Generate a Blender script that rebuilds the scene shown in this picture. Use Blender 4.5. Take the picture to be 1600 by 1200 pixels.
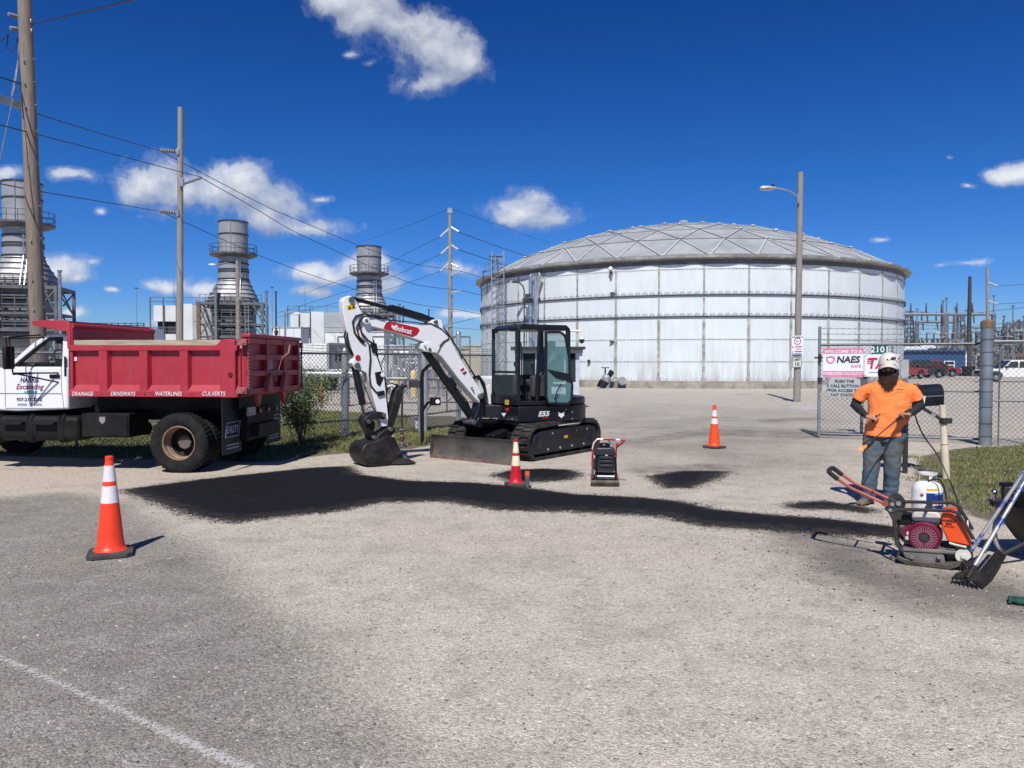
import bpy, bmesh, math, random
import numpy as np
from mathutils import Vector, Matrix, Euler, noise as mnoise
R=math.radians; PI=math.pi
random.seed(7); rng=np.random.default_rng(7)
S=bpy.context.scene
for o in list(bpy.data.objects): bpy.data.objects.remove(o)
COL=S.collection
# ---------------------------------------------------------------- camera
CH=1.75; PITCH=math.atan(35/1200.0)
cd=bpy.data.cameras.new('camera'); cam=bpy.data.objects.new('camera',cd); COL.objects.link(cam)
cd.sensor_width=36; cd.lens=27.0; cd.clip_start=.05; cd.clip_end=6000
cam.location=(0,0,CH); cam.rotation_euler=(PI/2-PITCH,0,0); S.camera=cam
S.render.engine='CYCLES'
# ---------------------------------------------------------------- light
SUN_EL=50.0; SH=Vector((.17,.985,0)).normalized()       # SH: the way shadows fall
sl=bpy.data.lights.new('sun','SUN'); sun=bpy.data.objects.new('sun',sl); COL.objects.link(sun)
sl.energy=4.9; sl.angle=R(.53); sl.color=(1,.955,.89)
dv=Vector((SH.x*math.cos(R(SUN_EL)),SH.y*math.cos(R(SUN_EL)),-math.sin(R(SUN_EL))))
sun.rotation_euler=dv.to_track_quat('-Z','Y').to_euler()
S.view_settings.view_transform='Standard'; S.view_settings.look='None'
S.view_settings.exposure=0.08; S.view_settings.gamma=1.0; S.view_settings.use_curve_mapping=False
# sky with drifting fair-weather clouds, laid out by world direction
W=bpy.data.worlds.new('World'); S.world=W; W.use_nodes=True
nt=W.node_tree; nt.nodes.clear()
def nn(t,ty,**k):
    n=t.nodes.new(ty)
    for a,b in k.items(): setattr(n,a,b)
    return n
def mth(t,op,a,b=None,c=None,clamp=False):
    n=t.nodes.new('ShaderNodeMath'); n.operation=op; n.use_clamp=clamp
    for i,v in enumerate((a,b,c)):
        if v is None: continue
        if isinstance(v,(int,float)): n.inputs[i].default_value=v
        else: t.links.new(v,n.inputs[i])
    return n.outputs[0]
def ramp(t,fac,stops,interp='LINEAR'):
    n=t.nodes.new('ShaderNodeValToRGB'); r=n.color_ramp; r.interpolation=interp
    while len(r.elements)<len(stops): r.elements.new(.5)
    for e,(p,c) in zip(r.elements,stops):
        e.position=p; e.color=(c,c,c,1) if isinstance(c,(int,float)) else (*c[:3],1)
    t.links.new(fac,n.inputs[0]); return n.outputs[0]
def mixc(t,fac,a,b,mode='MIX'):
    n=t.nodes.new('ShaderNodeMix'); n.data_type='RGBA'; n.blend_type=mode
    if isinstance(fac,(int,float)): n.inputs[0].default_value=fac
    else: t.links.new(fac,n.inputs[0])
    for i,v in ((6,a),(7,b)):
        if isinstance(v,(tuple,list)): n.inputs[i].default_value=(*v[:3],1)
        else: t.links.new(v,n.inputs[i])
    return n.outputs[2]
CL=[(545,5,50,22),(575,30,46,26),(620,42,44,26),(655,62,50,36),(690,75,46,38),(712,100,42,38),(686,132,44,20),(735,105,18,20),
 (222,287,36,26),(258,276,48,34),(300,298,52,30),(350,306,56,32),(395,302,46,32),(440,322,44,26),(420,345,50,20),(480,360,52,12),
 (112,277,52,15,.38),(10,275,36,13,.2),(822,334,52,28),(800,348,30,12),(862,340,28,14),(98,420,38,22),(124,432,16,10),
 (262,444,30,11,.15),(300,444,44,15,.1),(480,423,50,15,.1),(522,434,40,12,.2),(495,456,42,10,.15),(575,418,34,18),(600,442,40,14,.15),(152,328,22,9,.45),
 (1470,420,34,7,.45),(1512,418,34,8,.42),(1572,268,38,15,.16),(1602,262,20,12,.2),(1480,248,18,6,.55),(1384,380,26,7,.6),(710,427,50,16,.3),(108,492,34,12,.2),(68,486,26,9,.2),
 (740,492,44,8,.3),(280,500,44,9,.3),(590,478,48,10,.4),(555,88,26,12,.62),(592,102,16,8,.6),(1518,288,18,7,.3),(505,318,18,9,.3),(185,458,20,7,.5),(150,405,20,10,.5),(230,330,20,8,.6),(790,320,24,12,.5),(-90,300,70,30),(-60,430,60,22)]
g=bpy.data.node_groups.new('cloud_field','ShaderNodeTree')
g.interface.new_socket('Vector',in_out='INPUT',socket_type='NodeSocketVector')
g.interface.new_socket('Value',in_out='OUTPUT',socket_type='NodeSocketFloat')
gi=g.nodes.new('NodeGroupInput'); go=g.nodes.new('NodeGroupOutput')
wn=nn(g,'ShaderNodeTexNoise'); wn.inputs['Scale'].default_value=7; wn.inputs['Detail'].default_value=2
g.links.new(gi.outputs[0],wn.inputs['Vector'])
wv=nn(g,'ShaderNodeVectorMath',operation='SUBTRACT'); g.links.new(wn.outputs['Color'],wv.inputs[0]); wv.inputs[1].default_value=(.5,.5,.5)
wm=nn(g,'ShaderNodeVectorMath',operation='MULTIPLY_ADD'); g.links.new(wv.outputs[0],wm.inputs[0]); wm.inputs[1].default_value=(.07,.045,0); g.links.new(gi.outputs[0],wm.inputs[2])
prev=None
for (x,y,a,b,*w) in CL:
    u=(x-800)/1200; v=(565-y)/1200; a*=1.30/1200; b*=1.32/1200
    m=nn(g,'ShaderNodeVectorMath',operation='MULTIPLY_ADD'); g.links.new(wm.outputs[0],m.inputs[0])
    m.inputs[1].default_value=(1/a,1/b,0); m.inputs[2].default_value=(-u/a,-v/b,0)
    l=nn(g,'ShaderNodeVectorMath',operation='LENGTH'); g.links.new(m.outputs[0],l.inputs[0])
    lv=mth(g,'ADD',l.outputs['Value'],w[0]) if w else l.outputs['Value']
    prev=lv if prev is None else mth(g,'SMOOTH_MIN',prev,lv,.6)
fn=nn(g,'ShaderNodeTexNoise'); fn.inputs['Scale'].default_value=13; fn.inputs['Detail'].default_value=8; fn.inputs['Roughness'].default_value=.62; fn.inputs['Distortion'].default_value=.25
g.links.new(gi.outputs[0],fn.inputs['Vector'])
d=mth(g,'SUBTRACT',1.28,prev); d=mth(g,'MULTIPLY_ADD',mth(g,'SUBTRACT',fn.outputs['Fac'],.54),2.7,d); d=mth(g,'MULTIPLY',d,.78)
g.links.new(d,go.inputs[0])
tc=nn(nt,'ShaderNodeTexCoord'); sx=nn(nt,'ShaderNodeSeparateXYZ'); nt.links.new(tc.outputs['Generated'],sx.inputs[0])
yy=mth(nt,'MAXIMUM',sx.outputs[1],.05)
cb=nn(nt,'ShaderNodeCombineXYZ'); nt.links.new(mth(nt,'DIVIDE',sx.outputs[0],yy),cb.inputs[0]); nt.links.new(mth(nt,'DIVIDE',sx.outputs[2],yy),cb.inputs[1])
g1=nn(nt,'ShaderNodeGroup'); g1.node_tree=g; nt.links.new(cb.outputs[0],g1.inputs[0])
of=nn(nt,'ShaderNodeVectorMath',operation='ADD'); of.inputs[1].default_value=(-.010,.022,0); nt.links.new(cb.outputs[0],of.inputs[0])
g2=nn(nt,'ShaderNodeGroup'); g2.node_tree=g; nt.links.new(of.outputs[0],g2.inputs[0])
alpha=ramp(nt,g1.outputs[0],[(0.0,0),(.18,.14),(.5,.72),(.9,.97)],'EASE')
alpha=mth(nt,'MULTIPLY',alpha,mth(nt,'GREATER_THAN',sx.outputs[1],.3))
lit=mth(nt,'MULTIPLY_ADD',mth(nt,'SUBTRACT',g1.outputs[0],g2.outputs[0]),.72,.40,True)
sky=nn(nt,'ShaderNodeTexSky',sky_type='NISHITA'); sky.sun_disc=False; sky.sun_elevation=R(SUN_EL); sky.sun_rotation=math.atan2(-SH.x,-SH.y)
sky.air_density=1.0; sky.dust_density=.3; sky.ozone_density=3.0; sky.altitude=0
SKY_K=.095
hs=nn(nt,'ShaderNodeHueSaturation'); hs.inputs['Saturation'].default_value=1.22; nt.links.new(sky.outputs[0],hs.inputs['Color'])
el=ramp(nt,sx.outputs[2],[(0,(.50,.72,1.13)),(.085,(.29,.54,1.06)),(.22,(.19,.48,.91)),(.41,(.12,.36,.75)),(1,(.14,.36,.75))])
skc=mixc(nt,1.0,hs.outputs[0],el,'MULTIPLY')
lit=mth(nt,'MULTIPLY',lit,ramp(nt,g1.outputs[0],[(0,.55),(.6,1)])); ccol=mixc(nt,lit,(3.0,3.6,4.8),(8.2,8.5,9.0))
fin=mixc(nt,alpha,skc,ccol)
bg=nn(nt,'ShaderNodeBackground'); bg.inputs[1].default_value=SKY_K; nt.links.new(fin,bg.inputs[0])
wo=nn(nt,'ShaderNodeOutputWorld'); nt.links.new(bg.outputs[0],wo.inputs[0])
# ---------------------------------------------------------------- survey helpers
def ray(px,py):
    a=(px-800)/1200.0; b=(600-py)/1200.0; c,s=math.cos(PITCH),math.sin(PITCH)
    return Vector((a,c+b*s,-s+b*c))
def at(px,py,Y):
    r=ray(px,py); t=Y/r.y; return Vector((r.x*t,Y,CH+r.z*t))
def gp(px,py,z=0):
    r=ray(px,py); t=(z-CH)/r.z; return Vector((r.x*t,r.y*t,z))
def onplane(px,py,P,n):
    r=ray(px,py); o=Vector((0,0,CH)); t=(P-o).dot(n)/r.dot(n); return o+r*t
# ---------------------------------------------------------------- materials
MATS={}
def M(name,col,rough=.5,metal=0,var=.12,vs=4,bump=0,bs=60,dirt=None,ds=2.0,dt=(.45,.7),coat=0,trans=0,emit=None,alpha=1,ior=1.45,spec=None):
    if name in MATS: return MATS[name]
    m=bpy.data.materials.new(name); m.use_nodes=True; t=m.node_tree; b=t.nodes['Principled BSDF']
    tc=t.nodes.new('ShaderNodeTexCoord').outputs['Object']
    c=None
    if var>0:
        n=nn(t,'ShaderNodeTexNoise'); n.inputs['Scale'].default_value=vs; n.inputs['Detail'].default_value=6; n.inputs['Roughness'].default_value=.6; t.links.new(tc,n.inputs['Vector'])
        lo=tuple(x*(1-var*2) for x in col); hi=tuple(min(1,x*(1+var*2)) for x in col)
        c=ramp(t,n.outputs['Fac'],[(.25,lo),(.75,hi)])
        rr=mth(t,'MULTIPLY_ADD',n.outputs['Fac'],.25,rough-.12,True); t.links.new(rr,b.inputs['Roughness'])
    else: b.inputs['Roughness'].default_value=rough
    if dirt:
        n2=nn(t,'ShaderNodeTexNoise'); n2.inputs['Scale'].default_value=ds; n2.inputs['Detail'].default_value=9; n2.inputs['Roughness'].default_value=.7; t.links.new(tc,n2.inputs['Vector'])
        f=ramp(t,n2.outputs['Fac'],[(dt[0],0),(dt[1],.85)]); c=mixc(t,f,c if c else col,dirt)
    if c is None: b.inputs['Base Color'].default_value=(*col,1)
    else: t.links.new(c,b.inputs['Base Color'])
    b.inputs['Metallic'].default_value=metal; b.inputs['IOR'].default_value=ior
    if coat: b.inputs['Coat Weight'].default_value=coat; b.inputs['Coat Roughness'].default_value=.12
    if trans: b.inputs['Transmission Weight'].default_value=trans
    if spec is not None: b.inputs['Specular IOR Level'].default_value=spec
    if alpha<1: b.inputs['Alpha'].default_value=alpha
    if emit: b.inputs['Emission Color'].default_value=(*emit[:3],1); b.inputs['Emission Strength'].default_value=emit[3]
    if bump:
        n3=nn(t,'ShaderNodeTexNoise'); n3.inputs['Scale'].default_value=bs; n3.inputs['Detail'].default_value=5; t.links.new(tc,n3.inputs['Vector'])
        bp=nn(t,'ShaderNodeBump'); bp.inputs['Strength'].default_value=bump; bp.inputs['Distance'].default_value=.01; t.links.new(n3.outputs['Fac'],bp.inputs['Height']); t.links.new(bp.outputs[0],b.inputs['Normal'])
    MATS[name]=m; return m
# ---------------------------------------------------------------- mesh builder
class MB:
    def __init__(s,Mx=None): s.v=[]; s.f=[]; s.m=[]; s.M=Mx; s.mi=0
    def add(s,vs,fs,smooth=None):
        o=len(s.v)
        for v in vs:
            v=Vector(v); s.v.append(s.M@v if s.M else v)
        for f in fs: s.f.append([i+o for i in f]); s.m.append(s.mi)
        return s
    def box(s,c,d,rot=None):
        c=Vector(c); h=Vector(d)/2; rm=Euler(rot).to_matrix() if rot is not None and not isinstance(rot,Matrix) else rot
        vs=[]
        for z in(-1,1):
            for x,y in((-1,-1),(1,-1),(1,1),(-1,1)):
                p=Vector((x*h.x,y*h.y,z*h.z)); vs.append(c+(rm@p if rm else p))
        return s.add(vs,[(3,2,1,0),(4,5,6,7),(0,1,5,4),(1,2,6,5),(2,3,7,6),(3,0,4,7)])
    def b2(s,a,b): # box from min/max corner
        a=Vector(a);b=Vector(b); return s.box((a+b)/2,[abs(q) for q in (b-a)])
    def beam(s,p,q,w,h=None,up=(0,0,1)):
        p=Vector(p);q=Vector(q); d=(q-p); L=d.length
        if L<1e-6: return s
        d/=L; u=Vector(up)
        if abs(d.dot(u))>.98: u=Vector((0,1,0)) if abs(d.y)<.9 else Vector((1,0,0))
        x=d.cross(u).normalized(); z=x.cross(d); h=h or w
        vs=[]
        for e in(p,q):
            for a,b in((-1,-1),(1,-1),(1,1),(-1,1)): vs.append(e+x*a*w/2+z*b*h/2)
        return s.add(vs,[(0,1,2,3),(7,6,5,4),(0,4,5,1),(1,5,6,2),(2,6,7,3),(3,7,4,0)])
    def tube(s,pts,r,n=8,cap=True,closed=False):
        pts=[Vector(p) for p in pts]; k=len(pts); rs=r if isinstance(r,(list,tuple)) else [r]*k
        vs=[];fs=[]; px=None
        for i,p in enumerate(pts):
            if closed: t=pts[(i+1)%k]-pts[i-1]
            else: t=pts[min(i+1,k-1)]-pts[max(i-1,0)]
            t=t.normalized() if t.length>1e-9 else Vector((0,0,1))
            if px is None:
                px=t.orthogonal().normalized()
            else:
                px=(px-t*px.dot(t)); px=px.normalized() if px.length>1e-6 else t.orthogonal().normalized()
            py=t.cross(px)
            for j in range(n):
                a=2*PI*j/n; vs.append(p+(px*math.cos(a)+py*math.sin(a))*rs[i])
        kk=k if closed else k-1
        for i in range(kk):
            for j in range(n):
                a=i*n+j;b=i*n+(j+1)%n;c=((i+1)%k)*n+(j+1)%n;d=((i+1)%k)*n+j; fs.append((a,b,c,d))
        if cap and not closed: fs.append(tuple(reversed(range(n)))); fs.append(tuple((k-1)*n+j for j in range(n)))
        return s.add(vs,fs)
    def cyl(s,p,q,r0,r1=None,n=16): return s.tube([p,q],[r0,r0 if r1 is None else r1],n)
    def lathe(s,prof,c=(0,0,0),axis='z',n=24,a0=0,a1=2*PI):
        c=Vector(c); vs=[];fs=[]; full=abs(a1-a0-2*PI)<1e-6; m=n if full else n+1
        for (r,h) in prof:
            for j in range(m):
                a=a0+(a1-a0)*j/n; x,y=r*math.cos(a),r*math.sin(a)
                vs.append(c+{'z':Vector((x,y,h)),'y':Vector((x,h,y)),'x':Vector((h,x,y))}[axis])
        for i in range(len(prof)-1):
            for j in range(n):
                j2=(j+1)%m if full else j+1
                f=(i*m+j,i*m+j2,(i+1)*m+j2,(i+1)*m+j); fs.append(f if axis!='y' else f[::-1])
        return s.add(vs,fs)
    def prism(s,pts,P,u,v,t0,t1):
        # outline pts (a,b) in plane P+a*u+b*v, extruded along w=u x v from t0 to t1
        u=Vector(u);v=Vector(v);w=u.cross(v).normalized(); P=Vector(P); n=len(pts)
        A=sum(pts[i][0]*pts[(i+1)%n][1]-pts[(i+1)%n][0]*pts[i][1] for i in range(n))
        if A<0: pts=pts[::-1]
        vs=[P+u*a+v*b+w*t0 for a,b in pts]+[P+u*a+v*b+w*t1 for a,b in pts]
        fs=[tuple(reversed(range(n))),tuple(range(n,2*n))]+[(i,(i+1)%n,(i+1)%n+n,i+n) for i in range(n)]
        return s.add(vs,fs)
    def ell(s,c,r,n=12,m=8,rot=None):
        c=Vector(c); vs=[];fs=[]; rm=Euler(rot).to_matrix() if rot is not None else None
        for i in range(1,m):
            th=PI*i/m
            for j in range(n):
                a=2*PI*j/n; p=Vector((r[0]*math.sin(th)*math.cos(a),r[1]*math.sin(th)*math.sin(a),r[2]*math.cos(th))); vs.append(c+(rm@p if rm else p))
        top=Vector((0,0,r[2])); vs+= [c+(rm@top if rm else top), c-(rm@top if rm else top)]
        T=len(vs)-2;B=T+1
        for i in range(m-2):
            for j in range(n): fs.append((i*n+j,(i+1)*n+j,(i+1)*n+(j+1)%n,i*n+(j+1)%n))
        for j in range(n): fs.append((T,j,(j+1)%n)); fs.append((B,(m-2)*n+(j+1)%n,(m-2)*n+j))
        return s.add(vs,fs)
    def loft(s,rings,cap=True):
        n=len(rings[0]); vs=[p for r in rings for p in r]; fs=[]
        for i in range(len(rings)-1):
            for j in range(n): fs.append((i*n+j,i*n+(j+1)%n,(i+1)*n+(j+1)%n,(i+1)*n+j))
        if cap: fs.append(tuple(reversed(range(n)))); fs.append(tuple((len(rings)-1)*n+j for j in range(n)))
        return s.add(vs,fs)
    def build(s,name,mat,parent=None,bevel=0,seg=2,smooth=35,rm=None,sub=0,noise=None,solid=0):
        me=bpy.data.meshes.new(name); me.from_pydata([tuple(v) for v in s.v],[],s.f)
        mats=mat if isinstance(mat,(list,tuple)) else [mat]
        for m in mats: me.materials.append(m)
        if len(mats)>1: me.polygons.foreach_set('material_index',s.m)
        me.update()
        if smooth: 
            me.shade_smooth(); me.set_sharp_from_angle(angle=R(smooth))
        o=bpy.data.objects.new(name,me); COL.objects.link(o)
        if parent: o.parent=parent
        if solid: q=o.modifiers.new('s','SOLIDIFY'); q.thickness=solid; q.offset=0
        if bevel: q=o.modifiers.new('b','BEVEL'); q.width=bevel; q.segments=seg; q.limit_method='ANGLE'; q.angle_limit=R(40)
        if rm:
            q=o.modifiers.new('r','REMESH'); q.mode='VOXEL'; q.voxel_size=rm; q.use_smooth_shade=True
            q=o.modifiers.new('sm','SMOOTH'); q.iterations=sub or 3; q.factor=.6
        if noise:
            tx=bpy.data.textures.new(name+'_f','CLOUDS'); tx.noise_scale=noise[1]; tx.noise_depth=2
            q=o.modifiers.new('d','DISPLACE'); q.texture=tx; q.strength=noise[0]; q.mid_level=.5
        return o
def tag(o,label=None,cat=None,group=None,kind=None):
    if label: o['label']=label
    if cat: o['category']=cat
    if group: o['group']=group
    if kind: o['kind']=kind
    return o
def thing(name,label,cat,loc=(0,0,0),rz=0,group=None):
    o=bpy.data.objects.new(name,None); COL.objects.link(o); o.location=loc; o.rotation_euler=(0,0,rz); o.empty_display_size=.2
    tag(o,label,cat,group); return o
def lm(loc,rz): return Matrix.Translation(Vector(loc))@Matrix.Rotation(rz,4,'Z')
def dup(r,loc=None,rz=None,label=None,group=None):
    c=r.copy(); COL.objects.link(c)
    if loc is not None: c.location=loc
    if rz is not None: c.rotation_euler=(0,0,rz)
    if label: c['label']=label
    if group: c['group']=group
    for ch in list(r.children):
        d=ch.copy(); COL.objects.link(d); d.parent=c
        for k in list(ch.children):
            e=k.copy(); COL.objects.link(e); e.parent=d
    return c
def text(name,s,size,mat,parent,P,right,up,bold=0,shear=0,sx=1,align='CENTER',ext=.002,lift=.004,space=1):
    cu=bpy.data.curves.new('t','FONT'); cu.body=s; cu.size=size; cu.offset=bold*size; cu.shear=shear; cu.align_x=align; cu.align_y='CENTER'; cu.extrude=ext/2; cu.space_character=space; cu.resolution_u=2
    ob=bpy.data.objects.new('t',cu); me=bpy.data.meshes.new_from_object(ob); bpy.data.objects.remove(ob); bpy.data.curves.remove(cu)
    r=Vector(right).normalized(); u=Vector(up).normalized(); n=r.cross(u); u=n.cross(r)
    mx=Matrix(((r.x*sx,u.x,n.x,P[0]+n.x*lift),(r.y*sx,u.y,n.y,P[1]+n.y*lift),(r.z*sx,u.z,n.z,P[2]+n.z*lift),(0,0,0,1)))
    me.transform(mx); me.materials.clear(); me.materials.append(mat); me.name=name
    o=bpy.data.objects.new(name,me); COL.objects.link(o); o.parent=parent; return o
try: W.cycles.sampling_method='MANUAL'; W.cycles.sample_map_resolution=256
except Exception: pass
# ================================================================ GROUND
def sdist(P,poly):   # signed distance, + inside; P (n,2)
    poly=np.array(poly); n=len(poly); d=np.full(len(P),1e9); ins=np.zeros(len(P),bool)
    for i in range(n):
        a=poly[i];b=poly[(i+1)%n]; e=b-a; w=P-a; t=np.clip((w@e)/(e@e+1e-12),0,1)
        q=w-t[:,None]*e; d=np.minimum(d,(q**2).sum(1))
        c=((a[1]>P[:,1])!=(b[1]>P[:,1])); xi=(b[0]-a[0])*(P[:,1]-a[1])/(b[1]-a[1]+1e-12)+a[0]; ins^=c&(P[:,0]<xi)
    return np.where(ins,1,-1)*np.sqrt(d)
def gpoly(pts): return [tuple(gp(x,y)[:2]) for x,y in pts]
def gridmesh(name,xs,ys,z,attrs,mat,keep=None):
    X,Y=np.meshgrid(xs,ys); nx,ny=len(xs),len(ys); P=np.stack([X.ravel(),Y.ravel()],1)
    at_={k:f(P) for k,f in attrs.items()}
    i=np.arange(nx-1)[None,:]+nx*np.arange(ny-1)[:,None]; F=np.stack([i,i+1,i+nx+1,i+nx],-1).reshape(-1,4)
    if keep is not None:
        kv=keep(P,at_); F=F[kv[F].any(1)]; used=np.unique(F); mp=-np.ones(len(P),int); mp[used]=np.arange(len(used)); F=mp[F]; P=P[used]; at_={k:v[used] for k,v in at_.items()}
    me=bpy.data.meshes.new(name); zz=np.full(len(P),z) if not callable(z) else z(P)
    me.from_pydata(np.column_stack([P,zz]).tolist(),[],F.tolist())
    for k,v in at_.items():
        a=me.attributes.new(k,'FLOAT','POINT'); a.data.foreach_set('value',v.astype(np.float32))
    me.materials.append(mat); me.shade_smooth(); o=bpy.data.objects.new(name,me); COL.objects.link(o); return o
def spread(lo,hi,step,far):
    a=list(np.arange(lo,hi,step)); s=step; x=hi; 
    while x<far: a.append(x); s*=1.25; x+=s
    a.append(far); s=step; x=lo-step; pre=[]
    while x>-far: pre.append(x); s*=1.25; x-=s
    pre.append(-far); return np.array(pre[::-1]+a)
sm=lambda d,w: 1/(1+np.exp(-np.clip(d/w,-30,30)))
grey_fg=gpoly([(-700,745),(0,775),(120,768),(205,790),(300,850),(400,930),(500,1000),(585,1075),(640,1180),(660,1320),(-1800,1320)])
drive=[tuple(p) for p in gpoly([(905,650),(925,636),(1010,628),(1280,640),(1330,672),(1300,720),(1180,752),(1090,745),(1000,742),(935,700)])]
wet=gpoly([(1130,800),(1260,815),(1400,845),(1480,880),(1600,890),(1800,960),(1700,1000),(1500,985),(1330,950),(1200,890)])
sandL=gpoly([(-900,712),(160,712),(420,742),(560,738),(640,748),(560,770),(200,770),(60,765),(-700,742)])
sandy2=gpoly([(560,800),(900,815),(1200,850),(1100,890),(800,880),(560,850)])
vergeL=gpoly([(-1500,690),(-300,705),(0,712),(110,716),(230,718),(420,722),(500,712),(570,706),(640,702),(665,697),(690,690),(760,672),(770,655),(700,650),(560,652),(440,655),(200,650),(-900,640)])
vergeR=gpoly([(1440,712),(1500,700),(1700,690),(2100,690),(2100,800),(1700,830),(1560,820),(1500,800),(1450,765),(1425,740)])
STREAK=[([(935,692),(1100,668),(1290,676),(1290,688),(1100,682),(940,702)],.0,.12,.55),([(955,735),(1000,728),(1110,722),(1180,730),(1110,737),(1000,742)],.0,.10,.6),([(640,880),(900,872),(1000,885),(880,900),(660,896)],.0,.10,.35),([(860,940),(1120,925),(1280,950),(1080,985),(900,965)],.0,.18,.3),([(330,838),(420,835),(450,850),(360,858)],0,.05,.45),([(1180,655),(1290,650),(1290,656),(1190,661)],0,.1,.6),([(200,745),(420,748),(560,740),(540,752),(300,758)],0,.05,.35)]
lot=[(19,24),(60,24),(75,60),(60,110),(28,110),(20,60),(12,40)]
ga={'grey':lambda P:np.clip(sm(sdist(P,grey_fg),.13)*.85+sm(sdist(P,drive),.5)*.62,0,1),
 'wet':lambda P:np.maximum.reduce([sm(sdist(P,wet)-.25,.22)]+[sm(sdist(P,np.array(gpoly(q_)))-o_,w_)*k_ for q_,o_,w_,k_ in STREAK]),
 'sand':lambda P:np.clip(sm(sdist(P,sandL),.15)+sm(sdist(P,sandy2),.3)*.5,0,1),
 'soil':lambda P:np.clip(sm(sdist(P,vergeL),.12)+sm(sdist(P,vergeR),.1)*.9,0,1),
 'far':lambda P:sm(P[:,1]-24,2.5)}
m=bpy.data.materials.new('weathered_asphalt'); m.use_nodes=True; t=m.node_tree; b=t.nodes['Principled BSDF']
tcn=nn(t,'ShaderNodeTexCoord').outputs['Object']
def A(k): n=nn(t,'ShaderNodeAttribute'); n.attribute_name=k; return n.outputs['Fac']
def NZ(t,s,d=5,r=.6,vec=None,ty='ShaderNodeTexNoise'):
    n=nn(t,ty); n.inputs['Scale'].default_value=s; n.inputs['Detail'].default_value=d; n.inputs['Roughness'].default_value=r; t.links.new(vec,n.inputs['Vector']); return n.outputs['Fac']
def VO(t,s,vec,out='Distance',feat='F1'):
    n=nn(t,'ShaderNodeTexVoronoi'); n.feature=feat; n.inputs['Scale'].default_value=s; t.links.new(vec,n.inputs['Vector']); return n.outputs[out]
big=NZ(t,.55,6,.62,tcn); mid=NZ(t,2.6,7,.66,tcn); fine=NZ(t,38,4,.7,tcn); fin2=NZ(t,150,3,.7,tcn)
sep=nn(t,'ShaderNodeSeparateColor'); t.links.new(VO(t,95,tcn,'Color'),sep.inputs[0]); cell=sep.outputs[0]
sep2=nn(t,'ShaderNodeSeparateColor'); t.links.new(VO(t,42,tcn,'Color'),sep2.inputs[0]); cell2=sep2.outputs[1]
vd=VO(t,95,tcn); vd2=VO(t,42,tcn)
tan=ramp(t,mid,[(.25,(.40,.352,.288)),(.5,(.565,.502,.415)),(.78,(.69,.62,.52))])
gry=ramp(t,mid,[(.25,(.185,.172,.148)),(.5,(.275,.255,.219)),(.78,(.41,.382,.332))])
gm=mth(t,'MULTIPLY_ADD',mth(t,'SUBTRACT',big,.5),1.5,A('grey'),True); gm=ramp(t,mth(t,'ADD',mth(t,'MULTIPLY_ADD',mth(t,'SUBTRACT',mid,.5),1.3,gm),mth(t,'MULTIPLY_ADD',mth(t,'SUBTRACT',fine,.5),1.2,mth(t,'MULTIPLY',mth(t,'SUBTRACT',cell2,.5),.5))),[(.2,0),(.8,1)])
c=mixc(t,gm,tan,gry)
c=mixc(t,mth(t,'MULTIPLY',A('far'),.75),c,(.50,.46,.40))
c=mixc(t,mth(t,'MULTIPLY',A('sand'),.8),c,(.56,.48,.385))
# aggregate: each stone its own tone, dark binder between
st=ramp(t,cell,[(0,.40),(.18,.78),(.5,1.0),(.8,1.16),(1,1.55)]); c=mixc(t,mth(t,'MULTIPLY_ADD',gm,.25,.60),c,st,'MULTIPLY')
st2=ramp(t,cell2,[(0,.40),(.07,.92),(.9,1.0),(.97,1.25),(1,1.6)]); c=mixc(t,.65,c,st2,'MULTIPLY')
gap=ramp(t,vd,[(.25,1),(.75,.68)]); c=mixc(t,.6,c,gap,'MULTIPLY')
sp=ramp(t,fine,[(.3,.72),(.5,1),(.72,1.2)]); c=mixc(t,.5,c,sp,'MULTIPLY')
# darker blotches of binder and old tar drips
bl=ramp(t,NZ(t,1.15,8,.7,tcn),[(.52,0),(.70,.5)]); c=mixc(t,bl,c,(.25,.225,.19))
# meandering cracks on the drive
dv_=nn(t,'ShaderNodeVectorMath',operation='MULTIPLY_ADD'); nz3=nn(t,'ShaderNodeTexNoise'); nz3.inputs['Scale'].default_value=1.4; nz3.inputs['Detail'].default_value=6; t.links.new(tcn,nz3.inputs['Vector'])
t.links.new(nz3.outputs['Color'],dv_.inputs[0]); dv_.inputs[1].default_value=(1.1,1.1,0); t.links.new(tcn,dv_.inputs[2])
ck=VO(t,.42,dv_.outputs[0],'Distance','DISTANCE_TO_EDGE'); ckm=mth(t,'MULTIPLY',ramp(t,ck,[(0,.5),(.008,0)]),ramp(t,mth(t,'MULTIPLY_ADD',A('far'),.4,big),[(.56,0),(.72,1)]))
c=mixc(t,ckm,c,(.07,.065,.06))
wm_=mth(t,'MULTIPLY_ADD',mth(t,'SUBTRACT',mid,.5),1.6,A('wet')); wmm=ramp(t,wm_,[(.25,0),(.9,.72)])
c=mixc(t,wmm,c,(.075,.068,.062))
cs=mixc(t,ramp(t,fine,[(.35,0),(.65,1)]),(.10,.085,.055),(.20,.175,.13))
som=ramp(t,mth(t,'MULTIPLY_ADD',mth(t,'SUBTRACT',mid,.5),.9,A('soil')),[(.4,0),(.6,1)]); c=mixc(t,som,c,cs)
t.links.new(c,b.inputs['Base Color']); b.inputs['Roughness'].default_value=.92; b.inputs['Specular IOR Level'].default_value=.25
hh=mth(t,'MULTIPLY_ADD',vd,-.8,mth(t,'MULTIPLY_ADD',vd2,-.5,mth(t,'MULTIPLY_ADD',fine,.5,mth(t,'MULTIPLY',mid,1.8))))
bp=nn(t,'ShaderNodeBump'); bp.inputs['Strength'].default_value=.85; bp.inputs['Distance'].default_value=.008; t.links.new(hh,bp.inputs['Height']); t.links.new(bp.outputs[0],b.inputs['Normal'])
GMAT=m
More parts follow.
